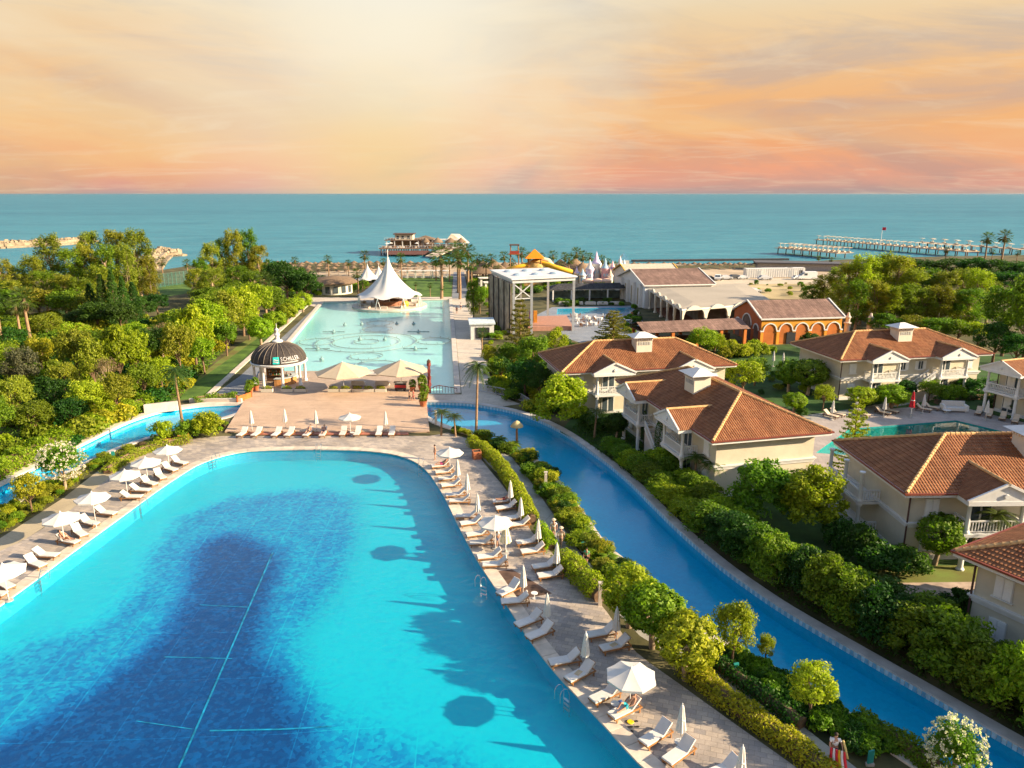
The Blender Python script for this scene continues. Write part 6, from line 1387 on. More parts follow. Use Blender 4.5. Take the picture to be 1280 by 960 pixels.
p = gz_c; person('barkeeper in teal shirt behind the gazebo counter', (p.x + 1.2, p.y - .8, .13), R(270), stand(0), top=cl('barteal', (.03, .4, .38)), bottom=cl('black', (.02, .02, .025)))
walker((571, 392), R(270), 'far walker on the promenade beside the fountain pool', top=cl('red', (.42, .03, .04)), bottom=cl('grey', (.06, .06, .07)))
walker((576, 387), R(90), 'far walker in white on the promenade beside the fountain pool', top=cl('white', (.75, .74, .72)), bottom=cl('grey', (.06, .06, .07)))
walker((544, 575), R(200), 'slim bather standing at the far right corner of the pool', bottom=cl('orange', (.5, .15, .04)), step=.05)
# person with inflatable mattress near the bottom edge
J = stand(.22); J.update(lelbow=(.12, .30, 1.15), lwrist=(.32, .28, .98), relbow=(.10, -.30, 1.14), rwrist=(.30, -.30, .95))
p = P(1041, 953); person('person in white shirt carrying a striped inflatable on the path', (p.x, p.y, .014), R(265), J, top=cl('white', (.75, .74, .72)), bottom=cl('navy', (.02, .03, .08)))
inf = thing('inflatable_mattress', 'red, white and yellow striped inflatable carried by the person in white', 'inflatable', (p.x, p.y, .25), R(265))
mats_ = [M('inflatable_red', (.65, .02, .04), .3), M('inflatable_white', (.75, .72, .70), .3), M('inflatable_yellow', (.70, .40, .02), .3)]
for k in range(6): MB().tube([(.36 + .05 * k, -.30 + .11 * k, .92), (.42 + .06 * k, -.30 + .11 * k, .62), (.55 + .07 * k, -.32 + .12 * k, .28), (.72 + .07 * k, -.34 + .13 * k, .02)], [.05, .075, .075, .05], 8).build('air_tube', mats_[(0, 1, 0, 2, 1, 0)[k]], inf, 60)
nd = thing('pool_noodle', 'pale yellow pool noodle under the arm of the person in white', 'pool noodle', (p.x, p.y, .25), R(265)); MB().tube([(.0, .36, 1.1), (.25, .40, .9), (.5, .42, .66), (.62, .44, .52)], .06, 8).build('foam', M('noodle_yellow', (.72, .52, .16), .6), nd, 60)
# small things beside the near lounger
for q, s, c_ in [((788, 903.2), 'yellow disc toy on the paving beside the sunbather', (.75, .55, .02))]:
    p = P(*q); tag(MB().lathe([(0, .0), (.16, .0), (.2, .03), (.17, .06), (0, .05)], 16).build('toy_disc', M('toy_yellow', c_, .5), None, 40, (p.x, p.y, .016)), s, 'toy')
def sandal(q, label, rz):
    p = P(*q); t = thing('flip_flop', label, 'flip-flop', (p.x, p.y, .016), rz, 'flip-flops by the sunbather'); MB().prism([(-.15, -.04), (-.05, -.055), (.1, -.06), (.15, 0), (.1, .06), (-.05, .045), (-.15, .04)], 0, .025).build('sole', M('black_rubber', (.02, .02, .02), .7), t); MB().tube([(.0, -.05, .02), (.07, 0, .07), (.0, .045, .02)], .012, 5).build('strap', MATS['black_rubber'], t)
for q, s, rz in [((794.5, 902), 'far black flip-flop beside the yellow toy disc', .1), ((788, 909), 'left black flip-flop below the yellow toy disc', -.1), ((796, 909), 'right black flip-flop below the yellow toy disc', .05), ((788.5, 914.5), 'nearest black flip-flop on the paving', .1)]: sandal(q, s, rz)
p, rz = lpos[('a', 18)]; tag(MB().box(0, 0, .17, .5, .28, .34, .4, 0, .75).build('beach_bag', M('blue_bag', (.10, .18, .42), .8, .3), None, None, (p.x + .7, p.y - .62, .014)), 'blue beach bag between the two loungers under the near open parasol', 'bag')
for key, s in ((('a', 17), 'second pair before the open parasol'), (('b', 9), 'nearest hedge-side pair')):
    p, rz = lpos[key]; tag(MB().box(0, 0, .015, .5, .3, .03, .3).build('folded_towel', M('tan_towel', (.55, .42, .26), .95), None, None, (p.x - .1, p.y - .05, .435), rz), 'tan folded towel on a lounger of the ' + s, 'towel')
# ================================================================ trees, palms, hedges
def clumps(rg, K, R_, Hh, zc_, cr, n, up=.35, low=.0, jitter=.25):
    """leaf points in K clumps spread through an ellipsoid"""
    d = rg.normal(size=(K, 3)); d /= np.linalg.norm(d, axis=1)[:, None]; d[:, 2] = np.where(d[:, 2] < -.55 + low, -d[:, 2], d[:, 2])
    rad = (.45 + .55 * rg.random((K, 1)) ** .6); c = d * rad * np.array([R_, R_, Hh]) + np.array([0, 0, zc_]); P_, H_ = [], []
    for k in range(K):
        r = cr * rg.uniform(1 - jitter * 1.6, 1 + jitter); p, h = blob(n, (r, r, r * .8), c[k], .55, rg); h = h + np.array([0, 0, up]) + .5 * d[k]; P_.append(p); H_.append(h / np.linalg.norm(h, axis=1)[:, None])
    return np.concatenate(P_), np.concatenate(H_), c
def limbs(m, c, zt, r, base=(0, 0, 0), k=8, seed=0, bend=.2):
    rr = random.Random(seed); b = Vector(base); t = Vector((rr.uniform(-bend, bend), rr.uniform(-bend, bend), zt)); m.tube([b, b.lerp(t, .5) + Vector((rr.uniform(-.1, .1), rr.uniform(-.1, .1), 0)), t], [r * 1.25, r, r * .7], 8)
    for q in rr.sample(list(c), min(k, len(c))):
        q = Vector(q); s = b.lerp(t, rr.uniform(.6, 1)); m.tube([s, s.lerp(q, .5) + Vector((0, 0, .25)), q], [r * .45, r * .28, r * .1], 5)
class Tree(Proto):
    def __init__(s, kind, H, W_, name, cat, pts, hint, size, mat, trunk=None, tm=None, asp=.5, k=.5, extra=None):
        t = thing(name, 'x', cat); s.H, s.W = H, W_
        if trunk: trunk.build('trunk', tm or BARK, t, 60)
        s.crown_name = 'crown' if trunk else 'foliage'
        link(s.crown_name, leaf_mesh(s.crown_name, pts, hint, size, mat, k, asp, np.random.default_rng(len(pts))), t)
        if extra: extra(t)
        Proto.__init__(s, t)
    def plant(s, px, by, ty, w, label, group=None, mat=None, rz=None, z=0.0):
        p = P(px, by, z); H = ZT(ty, p.y) - z; sc = F / (p.y * CP + HC * SP * .7); W_ = w / sc if w else s.W * H / s.H
        return s.at(p, H, W_, label, group, mat, rz)
    def at(s, p, H, W_, label, group=None, mat=None, rz=None):
        o = s.put(label, p, rng.uniform(0, 6.28) if rz is None else rz, (W_ / s.W, W_ / s.W, H / s.H), group)
        if mat:
            for c in CHILD.get(o.name, []):
                if c.name.startswith(s.crown_name): recolor(c, LF[mat])
        return o
def mk_broad(seed):
    rg = np.random.default_rng(seed); p, h, c = clumps(rg, 46, 3.3, 3.0, 5.6, 1.15, 105); m = MB(); limbs(m, c, 3.6, .22, k=12, seed=seed); return Tree('b', 9.2, 8.2, 'broadleaf_tree', 'tree', p, h, rg.uniform(.14, .27, len(p)), LF['mid'], m)
def mk_euca(seed):
    rg = np.random.default_rng(seed); K = 74; z = 2.6 + 12.9 * rg.random(K) ** .85; rmax = 2.7 * np.sin(np.clip((z - 1.2) / 15.5, 0, 1) * math.pi) ** .7 + .35; a = rg.uniform(0, 6.28, K); rr = rmax * rg.random(K) ** .5
    c = np.stack([rr * np.cos(a), rr * np.sin(a), z], 1); P_, H_ = [], []
    for k in range(K):
        r = rg.uniform(.6, 1.15); p, h = blob(95, (r, r, r * 1.35), c[k], .4, rg); P_.append(p); H_.append(h + np.array([0, 0, .2]))
    p = np.concatenate(P_); h = np.concatenate(H_); h /= np.linalg.norm(h, axis=1)[:, None]; m = MB(); limbs(m, c, 11.5, .24, k=16, seed=seed, bend=.5); return Tree('e', 16.4, 6.6, 'eucalyptus_tree', 'tree', p, h, rg.uniform(.16, .30, len(p)), LF['olive'], m, BARKP, .32)
def mk_ball(seed):
    rg = np.random.default_rng(seed); P_, H_ = [], []
    for k in range(110):
        d = rg.normal(size=3); d /= np.linalg.norm(d); r = rg.uniform(.24, .38); p, h = blob(62, (r, r, r), d * np.array([1.32, 1.32, 1.2]) * rg.uniform(.8, 1.0) + np.array([0, 0, 2.35]), .5, rg); P_.append(p); H_.append(h * .5 + d)
    p = np.concatenate(P_); h = np.concatenate(H_); h /= np.linalg.norm(h, axis=1)[:, None]; m = MB(); limbs(m, p[::400], 1.9, .13, k=6, seed=seed, bend=.05); return Tree('r', 3.75, 2.85, 'clipped_tree', 'tree', p, h, rg.uniform(.06, .12, len(p)), LF['bright'], m, BARKP, .6, .6)
def mk_bush(seed, fine=False):
    rg = np.random.default_rng(seed); p, h, c = clumps(rg, 34, 1.25, 1.0, 1.15, .52, 90, .4); p[:, 2] = np.abs(p[:, 2] - .05); return Tree('u', 2.5, 3.2, 'shrub', 'shrub', p, h, rg.uniform(.07, .15, len(p)), LF['mid'])
def mk_tall(seed):
    rg = np.random.default_rng(seed); p, h, c = clumps(rg, 80, 1.5, 2.2, 2.6, .55, 85, .4); p[:, 2] = np.abs(p[:, 2] - .1); p[:, :2] *= (1.12 - .1 * p[:, 2:3] / 5); return Tree('t', 5.2, 3.9, 'hedge_bush', 'shrub', p, h, rg.uniform(.08, .17, len(p)), LF['mid'])
def mk_conifer(seed):
    rg = np.random.default_rng(seed); n = 4200; z = 1.0 + 9.5 * rg.random(n) ** 1.1; r = 2.1 * (1 - (z - 1) / 10.2) ** .8 * (.6 + .4 * rg.random(n)) * (1 + .15 * np.sin(z * 5)); a = rg.uniform(0, 6.28, n); p = np.stack([r * np.cos(a), r * np.sin(a), z], 1); h = np.stack([np.cos(a), np.sin(a), np.full(n, .5)], 1)
    m = MB(); m.tube([(0, 0, 0), (0, 0, 5), (0, 0, 10)], [.25, .16, .04], 7); return Tree('c', 10.6, 4.2, 'cypress_tree', 'tree', p, h, rg.uniform(.12, .24, n), LF['dark'], m, BARK, .35)
def mk_column(seed):
    rg = np.random.default_rng(seed); n = 2600; z = .2 + 5.6 * rg.random(n); r = .55 * np.minimum(1, (5.9 - z) / 1.6) ** .6 * (.75 + .25 * rg.random(n)); a = rg.uniform(0, 6.28, n); p = np.stack([r * np.cos(a), r * np.sin(a), z], 1); h = np.stack([np.cos(a), np.sin(a), np.full(n, .6)], 1); m = MB(); m.tube([(0, 0, 0), (0, 0, 2), (0, 0, 5)], [.09, .07, .02], 6); return Tree('k', 5.9, 1.1, 'column_cypress', 'tree', p, h, rg.uniform(.05, .1, n), LF['dark'], m, BARK, .4)
def mk_norfolk(seed, tiers=13):
    rg = np.random.default_rng(seed); P_, H_ = [], []; m = MB(); m.tube([(0, 0, 0), (.05, 0, 5), (0, 0, 11)], [.2, .14, .03], 7)
    for k in range(tiers):
        z = 1.4 + 9.2 * k / (tiers - 1); R_ = 3.2 * (1 - k / tiers) ** .8 + .3; nb = 6
        for b in range(nb):
            a = 2 * math.pi * (b + .5 * (k % 2)) / nb + rg.normal(0, .1); n = int(130 * R_ / 3) + 24; f = rg.random(n) ** .8; w_ = .32 * (1 - f * .5); x = f * R_; y = rg.normal(0, 1, n) * w_ * .6; zz = z + .25 * f ** 2 * R_ * .4 + rg.normal(0, .08, n)
            P_.append(np.stack([x * math.cos(a) - y * math.sin(a), x * math.sin(a) + y * math.cos(a), zz], 1)); H_.append(np.tile([0, 0, 1.0], (n, 1))); m.tube([(0, 0, z), (R_ * .55 * math.cos(a), R_ * .55 * math.sin(a), z + .1), (R_ * .95 * math.cos(a), R_ * .95 * math.sin(a), z + .1 * R_)], [.05, .035, .01], 4)
    p = np.concatenate(P_); h = np.concatenate(H_); return Tree('n', 11.0, 6.8, 'norfolk_pine', 'tree', p, h, rg.uniform(.10, .2, len(p)), LF['pine'], m, BARK, .4, .45)
def mk_dead(seed):
    rg = np.random.default_rng(seed); p, h, c = clumps(rg, 40, 2.8, 2.6, 5.0, .8, 40); m = MB(); limbs(m, c, 3.4, .2, k=30, seed=seed); return Tree('d', 8.2, 7.0, 'dry_tree', 'tree', p, h, rg.uniform(.10, .18, len(p)), LF['dry'], m, BARKP, .4)
def mk_oleander(seed):
    rg = np.random.default_rng(seed); p, h, c = clumps(rg, 60, 1.3, 1.2, 2.2, .45, 80, .3); m = MB(); limbs(m, c, 1.4, .10, k=7, seed=seed)
    def fl_(t):
        q, hh = blob(330, (1.68, 1.68, 1.52), (0, 0, 2.25), .80, rg); P_, H_ = [], []
        for k in range(len(q)):
            pp, h2 = blob(7, (.09, .09, .09), q[k], .6, rg); P_.append(pp); H_.append(h2)
        link('flowers', leaf_mesh('flowers', np.concatenate(P_), np.concatenate(H_), .055, LF['flower'], .5, .8, rg), t)
    return Tree('o', 3.7, 3.3, 'oleander_bush', 'shrub', p, h, rg.uniform(.07, .13, len(p)), LF['mid'], m, BARKP, .4, .5, fl_)
def mk_fan(seed, H=9.0):
    rg = np.random.default_rng(seed); m = MB(); m.tube([(0, 0, 0), (.1, .05, H * .3), (.05, .1, H * .65), (0, 0, H - 1.2)], [.30, .24, .2, .24], 9)
    V_, F_ = [], []; mb = MB()
    for k in range(34):
        a = 2.4 * k + rg.normal(0, .1); el = -1.05 + 2.3 * (k / 34) + rg.normal(0, .08); d = Vector((math.cos(a) * math.cos(el), math.sin(a) * math.cos(el), math.sin(el))); o = Vector((0, 0, H - 1.2)); e = o + d * 1.25; side = d.cross(Vector((0, 0, 1))).normalized(); up = side.cross(d); mb.bar(o, e, .04, .03)
        for j in range(9):
            t = (j - 4) / 4 * 1.25; dr = (d * math.cos(t) + side * math.sin(t)).normalized(); tip = e + dr * (1.25 - .15 * abs(t)) + Vector((0, 0, -.22)); w_ = side.lerp(up, .3) * .095; md = e.lerp(tip, .5) + Vector((0, 0, .08)); mb.add([e, md + w_, tip, md - w_], [(0, 1, 2, 3)])
    sk = MB()
    for k in range(22):
        a = 6.28 * k / 22; z = H - 1.3 - .5 * rg.random(); sk.add([(.2 * math.cos(a), .2 * math.sin(a), z), (.62 * math.cos(a + .25), .62 * math.sin(a + .25), z - .8), (.3 * math.cos(a), .3 * math.sin(a), z - 1.3 * rg.uniform(.8, 1.2)), (.5 * math.cos(a - .25), .5 * math.sin(a - .25), z - .6)], [(0, 1, 2, 3)])
    t = thing('fan_palm', 'x', 'palm'); m.build('trunk', PALMB, t, 60); mb.build('crown', LF['palm'], t); sk.build('skirt', LF['dry'], t); pr_ = Tree.__new__(Tree); Proto.__init__(pr_, t); pr_.H, pr_.W, pr_.crown_name = H + .8, 5.0, 'crown'; return pr_
def mk_feather(seed, H=9.0, R_=2.4, nf=22):
    rg = np.random.default_rng(seed); m = MB(); m.tube([(.35, 0, 0), (.2, .0, H * .4), (.05, .0, H * .75), (0, 0, H - .5)], [.22, .17, .14, .16], 9); mb = MB()
    for k in range(nf):
        a = 2.4 * k; el = .95 - 1.5 * (k / nf) + rg.normal(0, .1); o = Vector((0, 0, H - .5)); hd = Vector((math.cos(a), math.sin(a), 0)); pts = []
        for j in range(9):
            f = j / 8; pts.append(o + hd * (R_ * f * math.cos(el * (1 - .5 * f))) + Vector((0, 0, R_ * (math.sin(el) * f - .75 * f * f))))
        mb.tube(pts, [.03 * (1 - .8 * j / 8) for j in range(9)], 4); side = Vector((-hd.y, hd.x, 0))
        for j in range(1, 25):
            f = j / 25; i = min(7, int(f * 8)); q = pts[i].lerp(pts[i + 1], f * 8 - i); d = (pts[i + 1] - pts[i]).normalized(); ln = .62 * R_ / 2.4 * math.sin(math.pi * (.12 + .85 * f))
            for s in (-1, 1):
                tip = q + (side * s * .8 + d * .55).normalized() * ln + Vector((0, 0, -.28 * ln)); w_ = d * .045; mb.add([q - w_, tip, q + w_], [(0, 1, 2)])
    t = thing('feather_palm', 'x', 'palm'); m.build('trunk', PALMB, t, 60); mb.build('crown', LF['palm'], t); pr_ = Tree.__new__(Tree); Proto.__init__(pr_, t); pr_.H, pr_.W, pr_.crown_name = H + 1.2, 2 * R_, 'crown'; return pr_
BR = [mk_broad(s) for s in (1, 2, 3)]; EU = [mk_euca(s) for s in (4, 5, 6)]; BA = [mk_ball(s) for s in (7, 8)]; BU = [mk_bush(s) for s in (9, 10, 11)]; TB = [mk_tall(s) for s in (31, 32, 33)]
CO = [mk_conifer(12)]; KC = [mk_column(13)]; NO = [mk_norfolk(14)]; DE = [mk_dead(15)]; OL = [mk_oleander(16)]; FP = [mk_fan(17), mk_fan(18)]; FE = [mk_feather(19)]; SP_ = [mk_feather(20, 1.9, 1.3, 20)]
KIND = dict(E=EU, B=BR, R=BA, U=BU, C=CO, K=KC, N=NO, D=DE, O=OL, T=TB, F=FP, A=FE, S=SP_)
def grow(lst, group=None, fmt=None):
    for i, q in enumerate(lst):
        px, by, ty, w_, kd, mat = q[:6]; lab = q[6] if len(q) > 6 else fmt % ORD[i]; KIND[kd][i % len(KIND[kd])].plant(px, by, ty, w_, lab, group, mat)
def wood(lst, label, group):
    for i, q in enumerate(sorted(lst)): px, by, ty, w_, kd, mat = q; KIND[kd][i % len(KIND[kd])].plant(px, by, ty, w_, label + ', %s from the left' % ORD[i], group, mat)
wood([(8, 390, 322, 40, 'E', 'olive'), (30, 385, 330, 36, 'E', 'mid'), (48, 388, 318, 40, 'E', 'olive'), (72, 380, 290, 44, 'E', 'olive'), (95, 385, 310, 40, 'E', 'mid'), (112, 382, 302, 36, 'E', 'olive'), (122, 378, 288, 34, 'E', 'olive'), (140, 384, 304, 36, 'E', 'mid'), (152, 378, 286, 38, 'E', 'olive'), (165, 388, 302, 36, 'E', 'olive'), (178, 380, 285, 44, 'E', 'olive'), (60, 395, 338, 44, 'E', 'mid'), (85, 398, 342, 44, 'E', 'olive'), (105, 400, 345, 40, 'E', 'mid'), (130, 392, 330, 40, 'E', 'olive'), (190, 384, 320, 30, 'E', 'olive'), (-20, 392, 325, 46, 'E', 'olive'), (-40, 385, 330, 46, 'E', 'mid'), (18, 402, 350, 46, 'E', 'olive')], 'tall loose olive-green tree in the far left wood', 'tall trees of the far left wood')
wood([(20, 405, 360, 56, 'B', 'mid'), (52, 402, 358, 56, 'B', 'olive'), (88, 404, 360, 56, 'B', 'mid'), (112, 404, 362, 50, 'B', 'olive')], 'low rounded tree at the foot of the far left wood', 'low trees of the far left wood')
wood([(118, 408, 354, 28, 'C', 'dark'), (133, 410, 342, 26, 'C', 'dark'), (147, 410, 336, 26, 'C', 'dark'), (159, 409, 345, 24, 'C', 'dark'), (171, 406, 352, 26, 'C', 'dark')], 'dark cypress in the clump before the far left wood', 'dark cypresses in the left wood')
wood([(125, 416, 376, 54, 'B', 'dark'), (152, 417, 376, 54, 'B', 'dark'), (178, 404, 370, 40, 'B', 'dark'), (198, 397, 366, 36, 'B', 'dark'), (100, 412, 385, 40, 'B', 'dark')], 'dark bushy tree below the dark cypresses of the left wood', 'dark bushy trees of the left wood')
wood([(255, 372, 322, 30, 'E', 'mid'), (268, 370, 302, 32, 'E', 'olive'), (282, 368, 296, 30, 'E', 'mid'), (297, 368, 285, 32, 'E', 'olive'), (315, 366, 284, 34, 'E', 'mid'), (328, 368, 306, 30, 'E', 'olive'), (300, 378, 332, 40, 'E', 'mid'), (270, 382, 335, 40, 'E', 'olive'), (320, 385, 338, 36, 'E', 'mid'), (248, 378, 335, 30, 'E', 'olive')], 'tall tree in the second clump, left of the beach parasols', 'tall trees of the second left clump')
wood([(344, 374, 324, 34, 'B', 'dark'), (360, 380, 324, 46, 'B', 'dark'), (386, 382, 338, 42, 'B', 'dark'), (372, 378, 332, 36, 'B', 'dark'), (300, 382, 355, 50, 'B', 'mid'), (262, 388, 358, 50, 'B', 'mid')], 'dense dark rounded tree left of the cream pavilion', 'dark trees left of the pavilion')
wood([(228, 478, 402, 50, 'B', 'olive'), (246, 460, 378, 54, 'B', 'bright'), (266, 445, 372, 52, 'B', 'bright'), (286, 432, 362, 54, 'B', 'olive'), (305, 420, 358, 52, 'B', 'bright'), (325, 410, 352, 48, 'B', 'bright'), (342, 402, 358, 40, 'B', 'mid'), (232, 430, 385, 46, 'B', 'mid'), (262, 415, 366, 50, 'B', 'mid'), (300, 400, 352, 46, 'B', 'mid'), (280, 408, 358, 46, 'B', 'mid'), (222, 455, 400, 44, 'B', 'mid'), (256, 468, 420, 40, 'B', 'bright'), (284, 445, 400, 36, 'B', 'mid'), (312, 425, 385, 36, 'B', 'bright')], 'leafy bright tree in the belt beside the lawn strip', 'tree belt beside the left lawn strip')
grow([(327, 432, 397, 34, 'R', 'bright'), (345, 418, 388, 30, 'R', 'bright'), (359, 405, 379, 28, 'R', 'bright'), (369, 397, 371, 26, 'R', 'bright'), (379, 390, 366, 26, 'R', 'bright')], 'clipped balls beside the fountain walk', 'round clipped tree beside the fountain walk, %s from the gazebo end')
grow([(152, 488, 403, 58, 'B', 'bright', 'bright green tall tree in the middle of the left wood'), (172, 484, 412, 50, 'B', 'bright', 'bright green tree just right of the tallest mid-wood tree'), (100, 482, 406, 56, 'B', 'olive', 'olive tree left of the bright green tall tree'), (122, 494, 422, 44, 'B', 'olive', 'smaller olive tree below the olive tree of the left wood'), (55, 474, 420, 46, 'B', 'yellow', 'yellow-green tree at mid left'), (34, 502, 432, 50, 'B', 'grey', 'greyish pale tree near the left edge'), (206, 452, 401, 50, 'D', 'dry', 'brown dry tree above the tall palm'), (222, 450, 412, 36, 'D', 'dry', 'small brown dry tree beside the tree belt'), (190, 462, 408, 44, 'B', 'dark', 'dark tree beside the brown dry tree'), (140, 505, 442, 38, 'D', 'dry', 'half-bare tree in the middle of the left wood'), (84, 504, 452, 42, 'B', 'olive', 'dull olive tree above the left river'), (12, 482, 426, 54, 'B', 'mid', 'mid green tree at the left edge'), (70, 524, 470, 62, 'B', 'dark', 'dark broad tree above the left river'), (24, 534, 468, 52, 'B', 'olive', 'olive tree near the left edge above the river'), (112, 530, 474, 52, 'B', 'yellow', 'yellow-green bushy tree above the left river'), (150, 522, 464, 50, 'B', 'olive', 'olive bushy tree left of the white wall'), (182, 506, 454, 46, 'B', 'mid', 'green tree directly behind the white wall'), (204, 492, 446, 38, 'B', 'bright', 'bright tree behind the tall palm trunk'), (-6, 562, 488, 62, 'B', 'mid', 'tree cut by the left edge above the river'), (45, 550, 500, 58, 'B', 'mid', 'rounded tree on the bank of the left river'), (92, 540, 496, 50, 'B', 'dark', 'dark rounded tree on the bank of the left river'), (128, 528, 490, 44, 'B', 'bright', 'bright rounded tree on the bank of the left river'), (165, 470, 425, 44, 'B', 'mid', 'green tree filling the centre of the left wood'), (70, 450, 412, 50, 'B', 'mid', 'green tree below the two left fan palms'), (20, 450, 408, 50, 'B', 'dark', 'dark tree below the left fan palms'), (120, 450, 412, 50, 'B', 'mid', 'green tree between the palms and the dark clump'), (10, 430, 395, 60, 'B', 'mid', 'green tree behind the leftmost fan palm'), (60, 425, 390, 50, 'B', 'olive', 'olive tree behind the second fan palm'), (95, 440, 402, 44, 'B', 'bright', 'bright tree in the shade of the left wood'), (170, 440, 402, 40, 'B', 'bright', 'bright low tree below the dark cypresses')])
grow([(4, 440, 344, None, 'F', 'palm', 'fan palm at the left edge of the photo'), (40, 438, 356, None, 'F', 'palm', 'second fan palm from the left edge'), (27, 432, 368, None, 'F', 'palm', 'short fan palm between the two left palms'), (333, 392, 338, None, 'F', 'palm', 'left of the twin fan palms behind the tree belt'), (341, 391, 342, None, 'F', 'palm', 'right of the twin fan palms behind the tree belt'), (186, 380, 340, None, 'F', 'palm', 'fan palm beside the green court fence'), (205, 352, 320, None, 'F', 'palm', 'small fan palm near the rock spit'), (236, 352, 323, None, 'F', 'palm', 'small fan palm right of the court fence'), (370, 346, 320, None, 'F', 'palm', 'far fan palm behind the dark trees'), (411, 347, 318, None, 'F', 'palm', 'beach fan palm left of the white tent'), (457, 345, 312, None, 'F', 'palm', 'beach fan palm just left of the tent peak'), (502, 349, 315, None, 'F', 'palm', 'beach fan palm before the pier restaurant'), (552, 374, 305, None, 'F', 'palm', 'tall fan palm on the left of the pier walk'), (573, 366, 300, None, 'F', 'palm', 'tallest fan palm beside the pier walk'), (575, 374, 311, None, 'F', 'palm', 'fan palm before the tallest one by the pier walk'), (585, 358, 303, None, 'F', 'palm', 'fan palm right of the pier walk'), (597, 352, 316, None, 'F', 'palm', 'fan palm between the pier walk and the first hut'), (615, 350, 316, None, 'F', 'palm', 'fan palm among the left huts'), (630, 346, 313, None, 'F', 'palm', 'fan palm left of the lookout tower'), (652, 345, 308, None, 'F', 'palm', 'fan palm right of the lookout tower'), (676, 346, 315, None, 'F', 'palm', 'fan palm behind the orange slide roof'), (691, 345, 312, None, 'F', 'palm', 'fan palm right of the orange slide roof'), (711, 352, 316, None, 'F', 'palm', 'fan palm above the yellow tube slide'), (720, 347, 308, None, 'F', 'palm', 'tall fan palm left of the castle'), (728, 349, 312, None, 'F', 'palm', 'fan palm right next to the tall one by the castle'), (752, 349, 318, None, 'F', 'palm', 'fan palm behind the castle turrets'), (1230, 330, 289, None, 'F', 'palm', 'left of the two tall palms at the right shore'), (1251, 330, 286, None, 'F', 'palm', 'right of the two tall palms at the right shore'), (1022, 335, 319, None, 'F', 'palm', 'small palm below the shorter pier, left'), (1038, 337, 321, None, 'F', 'palm', 'small palm below the shorter pier, right'), (1239, 329, 311, None, 'F', 'palm', 'small palm between the two tall right palms'), (1270, 331, 312, None, 'F', 'palm', 'small palm at the right edge of the shore'), (1181, 329, 308, None, 'F', 'palm', 'small palm before the long pier'), (520, 367, 352, None, 'F', 'palm', 'small lawn palm right of the tent, left'), (538, 371, 353, None, 'F', 'palm', 'small lawn palm right of the tent, middle'), (553, 374, 356, None, 'F', 'palm', 'small lawn palm below the tall walk palm'), (506, 362, 350, None, 'F', 'palm', 'small lawn palm nearest the tent'), (448, 370, 334, None, 'F', 'palm', 'fan palm behind the tent, left'), (454, 372, 348, None, 'F', 'palm', 'short fan palm beside the tent'), (603, 442, 408, None, 'F', 'palm', 'short fan palm in front of the white kiosk'), (545, 351, 321, None, 'F', 'palm', 'fan palm left of the walk beside the cabanas'), (604, 349, 317, None, 'F', 'palm', 'fan palm between the first two big huts'), (590, 364, 322, None, 'F', 'palm', 'fan palm right of the walk near the kiosk'), (562, 352, 318, None, 'F', 'palm', 'fan palm left of the walk, nearest the sea'), (608, 356, 322, None, 'F', 'palm', 'fan palm right of the first big hut'), (622, 362, 330, None, 'F', 'palm', 'fan palm left of the stage roof'), (640, 350, 322, None, 'F', 'palm', 'low fan palm at the foot of the lookout'), (662, 343, 314, None, 'F', 'palm', 'fan palm left of the orange slide roof'), (700, 354, 326, None, 'F', 'palm', 'low fan palm below the yellow tube slide'), (706, 343, 314, None, 'F', 'palm', 'far fan palm behind the right huts'), (737, 344, 315, None, 'F', 'palm', 'far fan palm above the castle, left'), (760, 345, 322, None, 'F', 'palm', 'far fan palm above the castle, right'), (770, 350, 326, None, 'F', 'palm', 'fan palm between castle and white hall'), (480, 346, 322, None, 'F', 'palm', 'small fan palm behind the tent peak'), (436, 345, 324, None, 'F', 'palm', 'small beach palm left of the two small tents')], 'fan palms')
# the two tall feather palms at the deck corners
FE[0].plant(227, 545, 446, 46, 'tall feather palm with slim trunk beside the left river', 'tall feather palms', 'palm', 0.5); FE[0].plant(598, 541, 440, 42, 'tall feather palm with slim trunk at the head of the right river', 'tall feather palms', 'palm', 3.5)
wood([(1014, 388, 356, 34, 'E', 'mid'), (1028, 390, 342, 40, 'E', 'olive'), (1046, 392, 332, 40, 'E', 'olive'), (1056, 402, 328, 46, 'E', 'olive'), (1074, 406, 316, 50, 'E', 'yellow'), (1096, 404, 313, 46, 'E', 'olive'), (1116, 406, 318, 50, 'E', 'olive'), (1136, 408, 334, 46, 'E', 'olive'), (1156, 404, 334, 50, 'E', 'mid'), (1176, 408, 338, 46, 'E', 'olive'), (1196, 404, 334, 46, 'E', 'olive'), (1215, 408, 334, 44, 'E', 'yellow'), (1232, 406, 350, 40, 'E', 'olive'), (1068, 414, 348, 40, 'E', 'mid'), (1088, 414, 350, 44, 'E', 'olive'), (1108, 415, 356, 44, 'E', 'yellow'), (1128, 415, 353, 46, 'E', 'mid'), (1148, 415, 360, 44, 'E', 'olive'), (1168, 416, 356, 46, 'E', 'olive'), (1190, 416, 362, 44, 'E', 'yellow'), (1208, 418, 360, 46, 'E', 'mid')], 'tall sunlit loose tree in the wood behind the orange hall', 'tall trees of the right wood')
wood([(1104, 420, 390, 50, 'B', 'mid'), (1140, 422, 394, 50, 'B', 'olive'), (1170, 428, 396, 50, 'B', 'mid'), (1196, 430, 398, 46, 'B', 'mid'), (1222, 432, 402, 44, 'B', 'bright')], 'low bushy tree at the foot of the right wood', 'low trees of the right wood')
wood([(1252, 445, 350, 70, 'B', 'mid'), (1278, 455, 340, 76, 'B', 'mid'), (1240, 455, 400, 56, 'B', 'dark'), (1268, 462, 415, 50, 'B', 'dark')], 'big shady tree at the right edge above the far villa', 'big trees at the right edge')
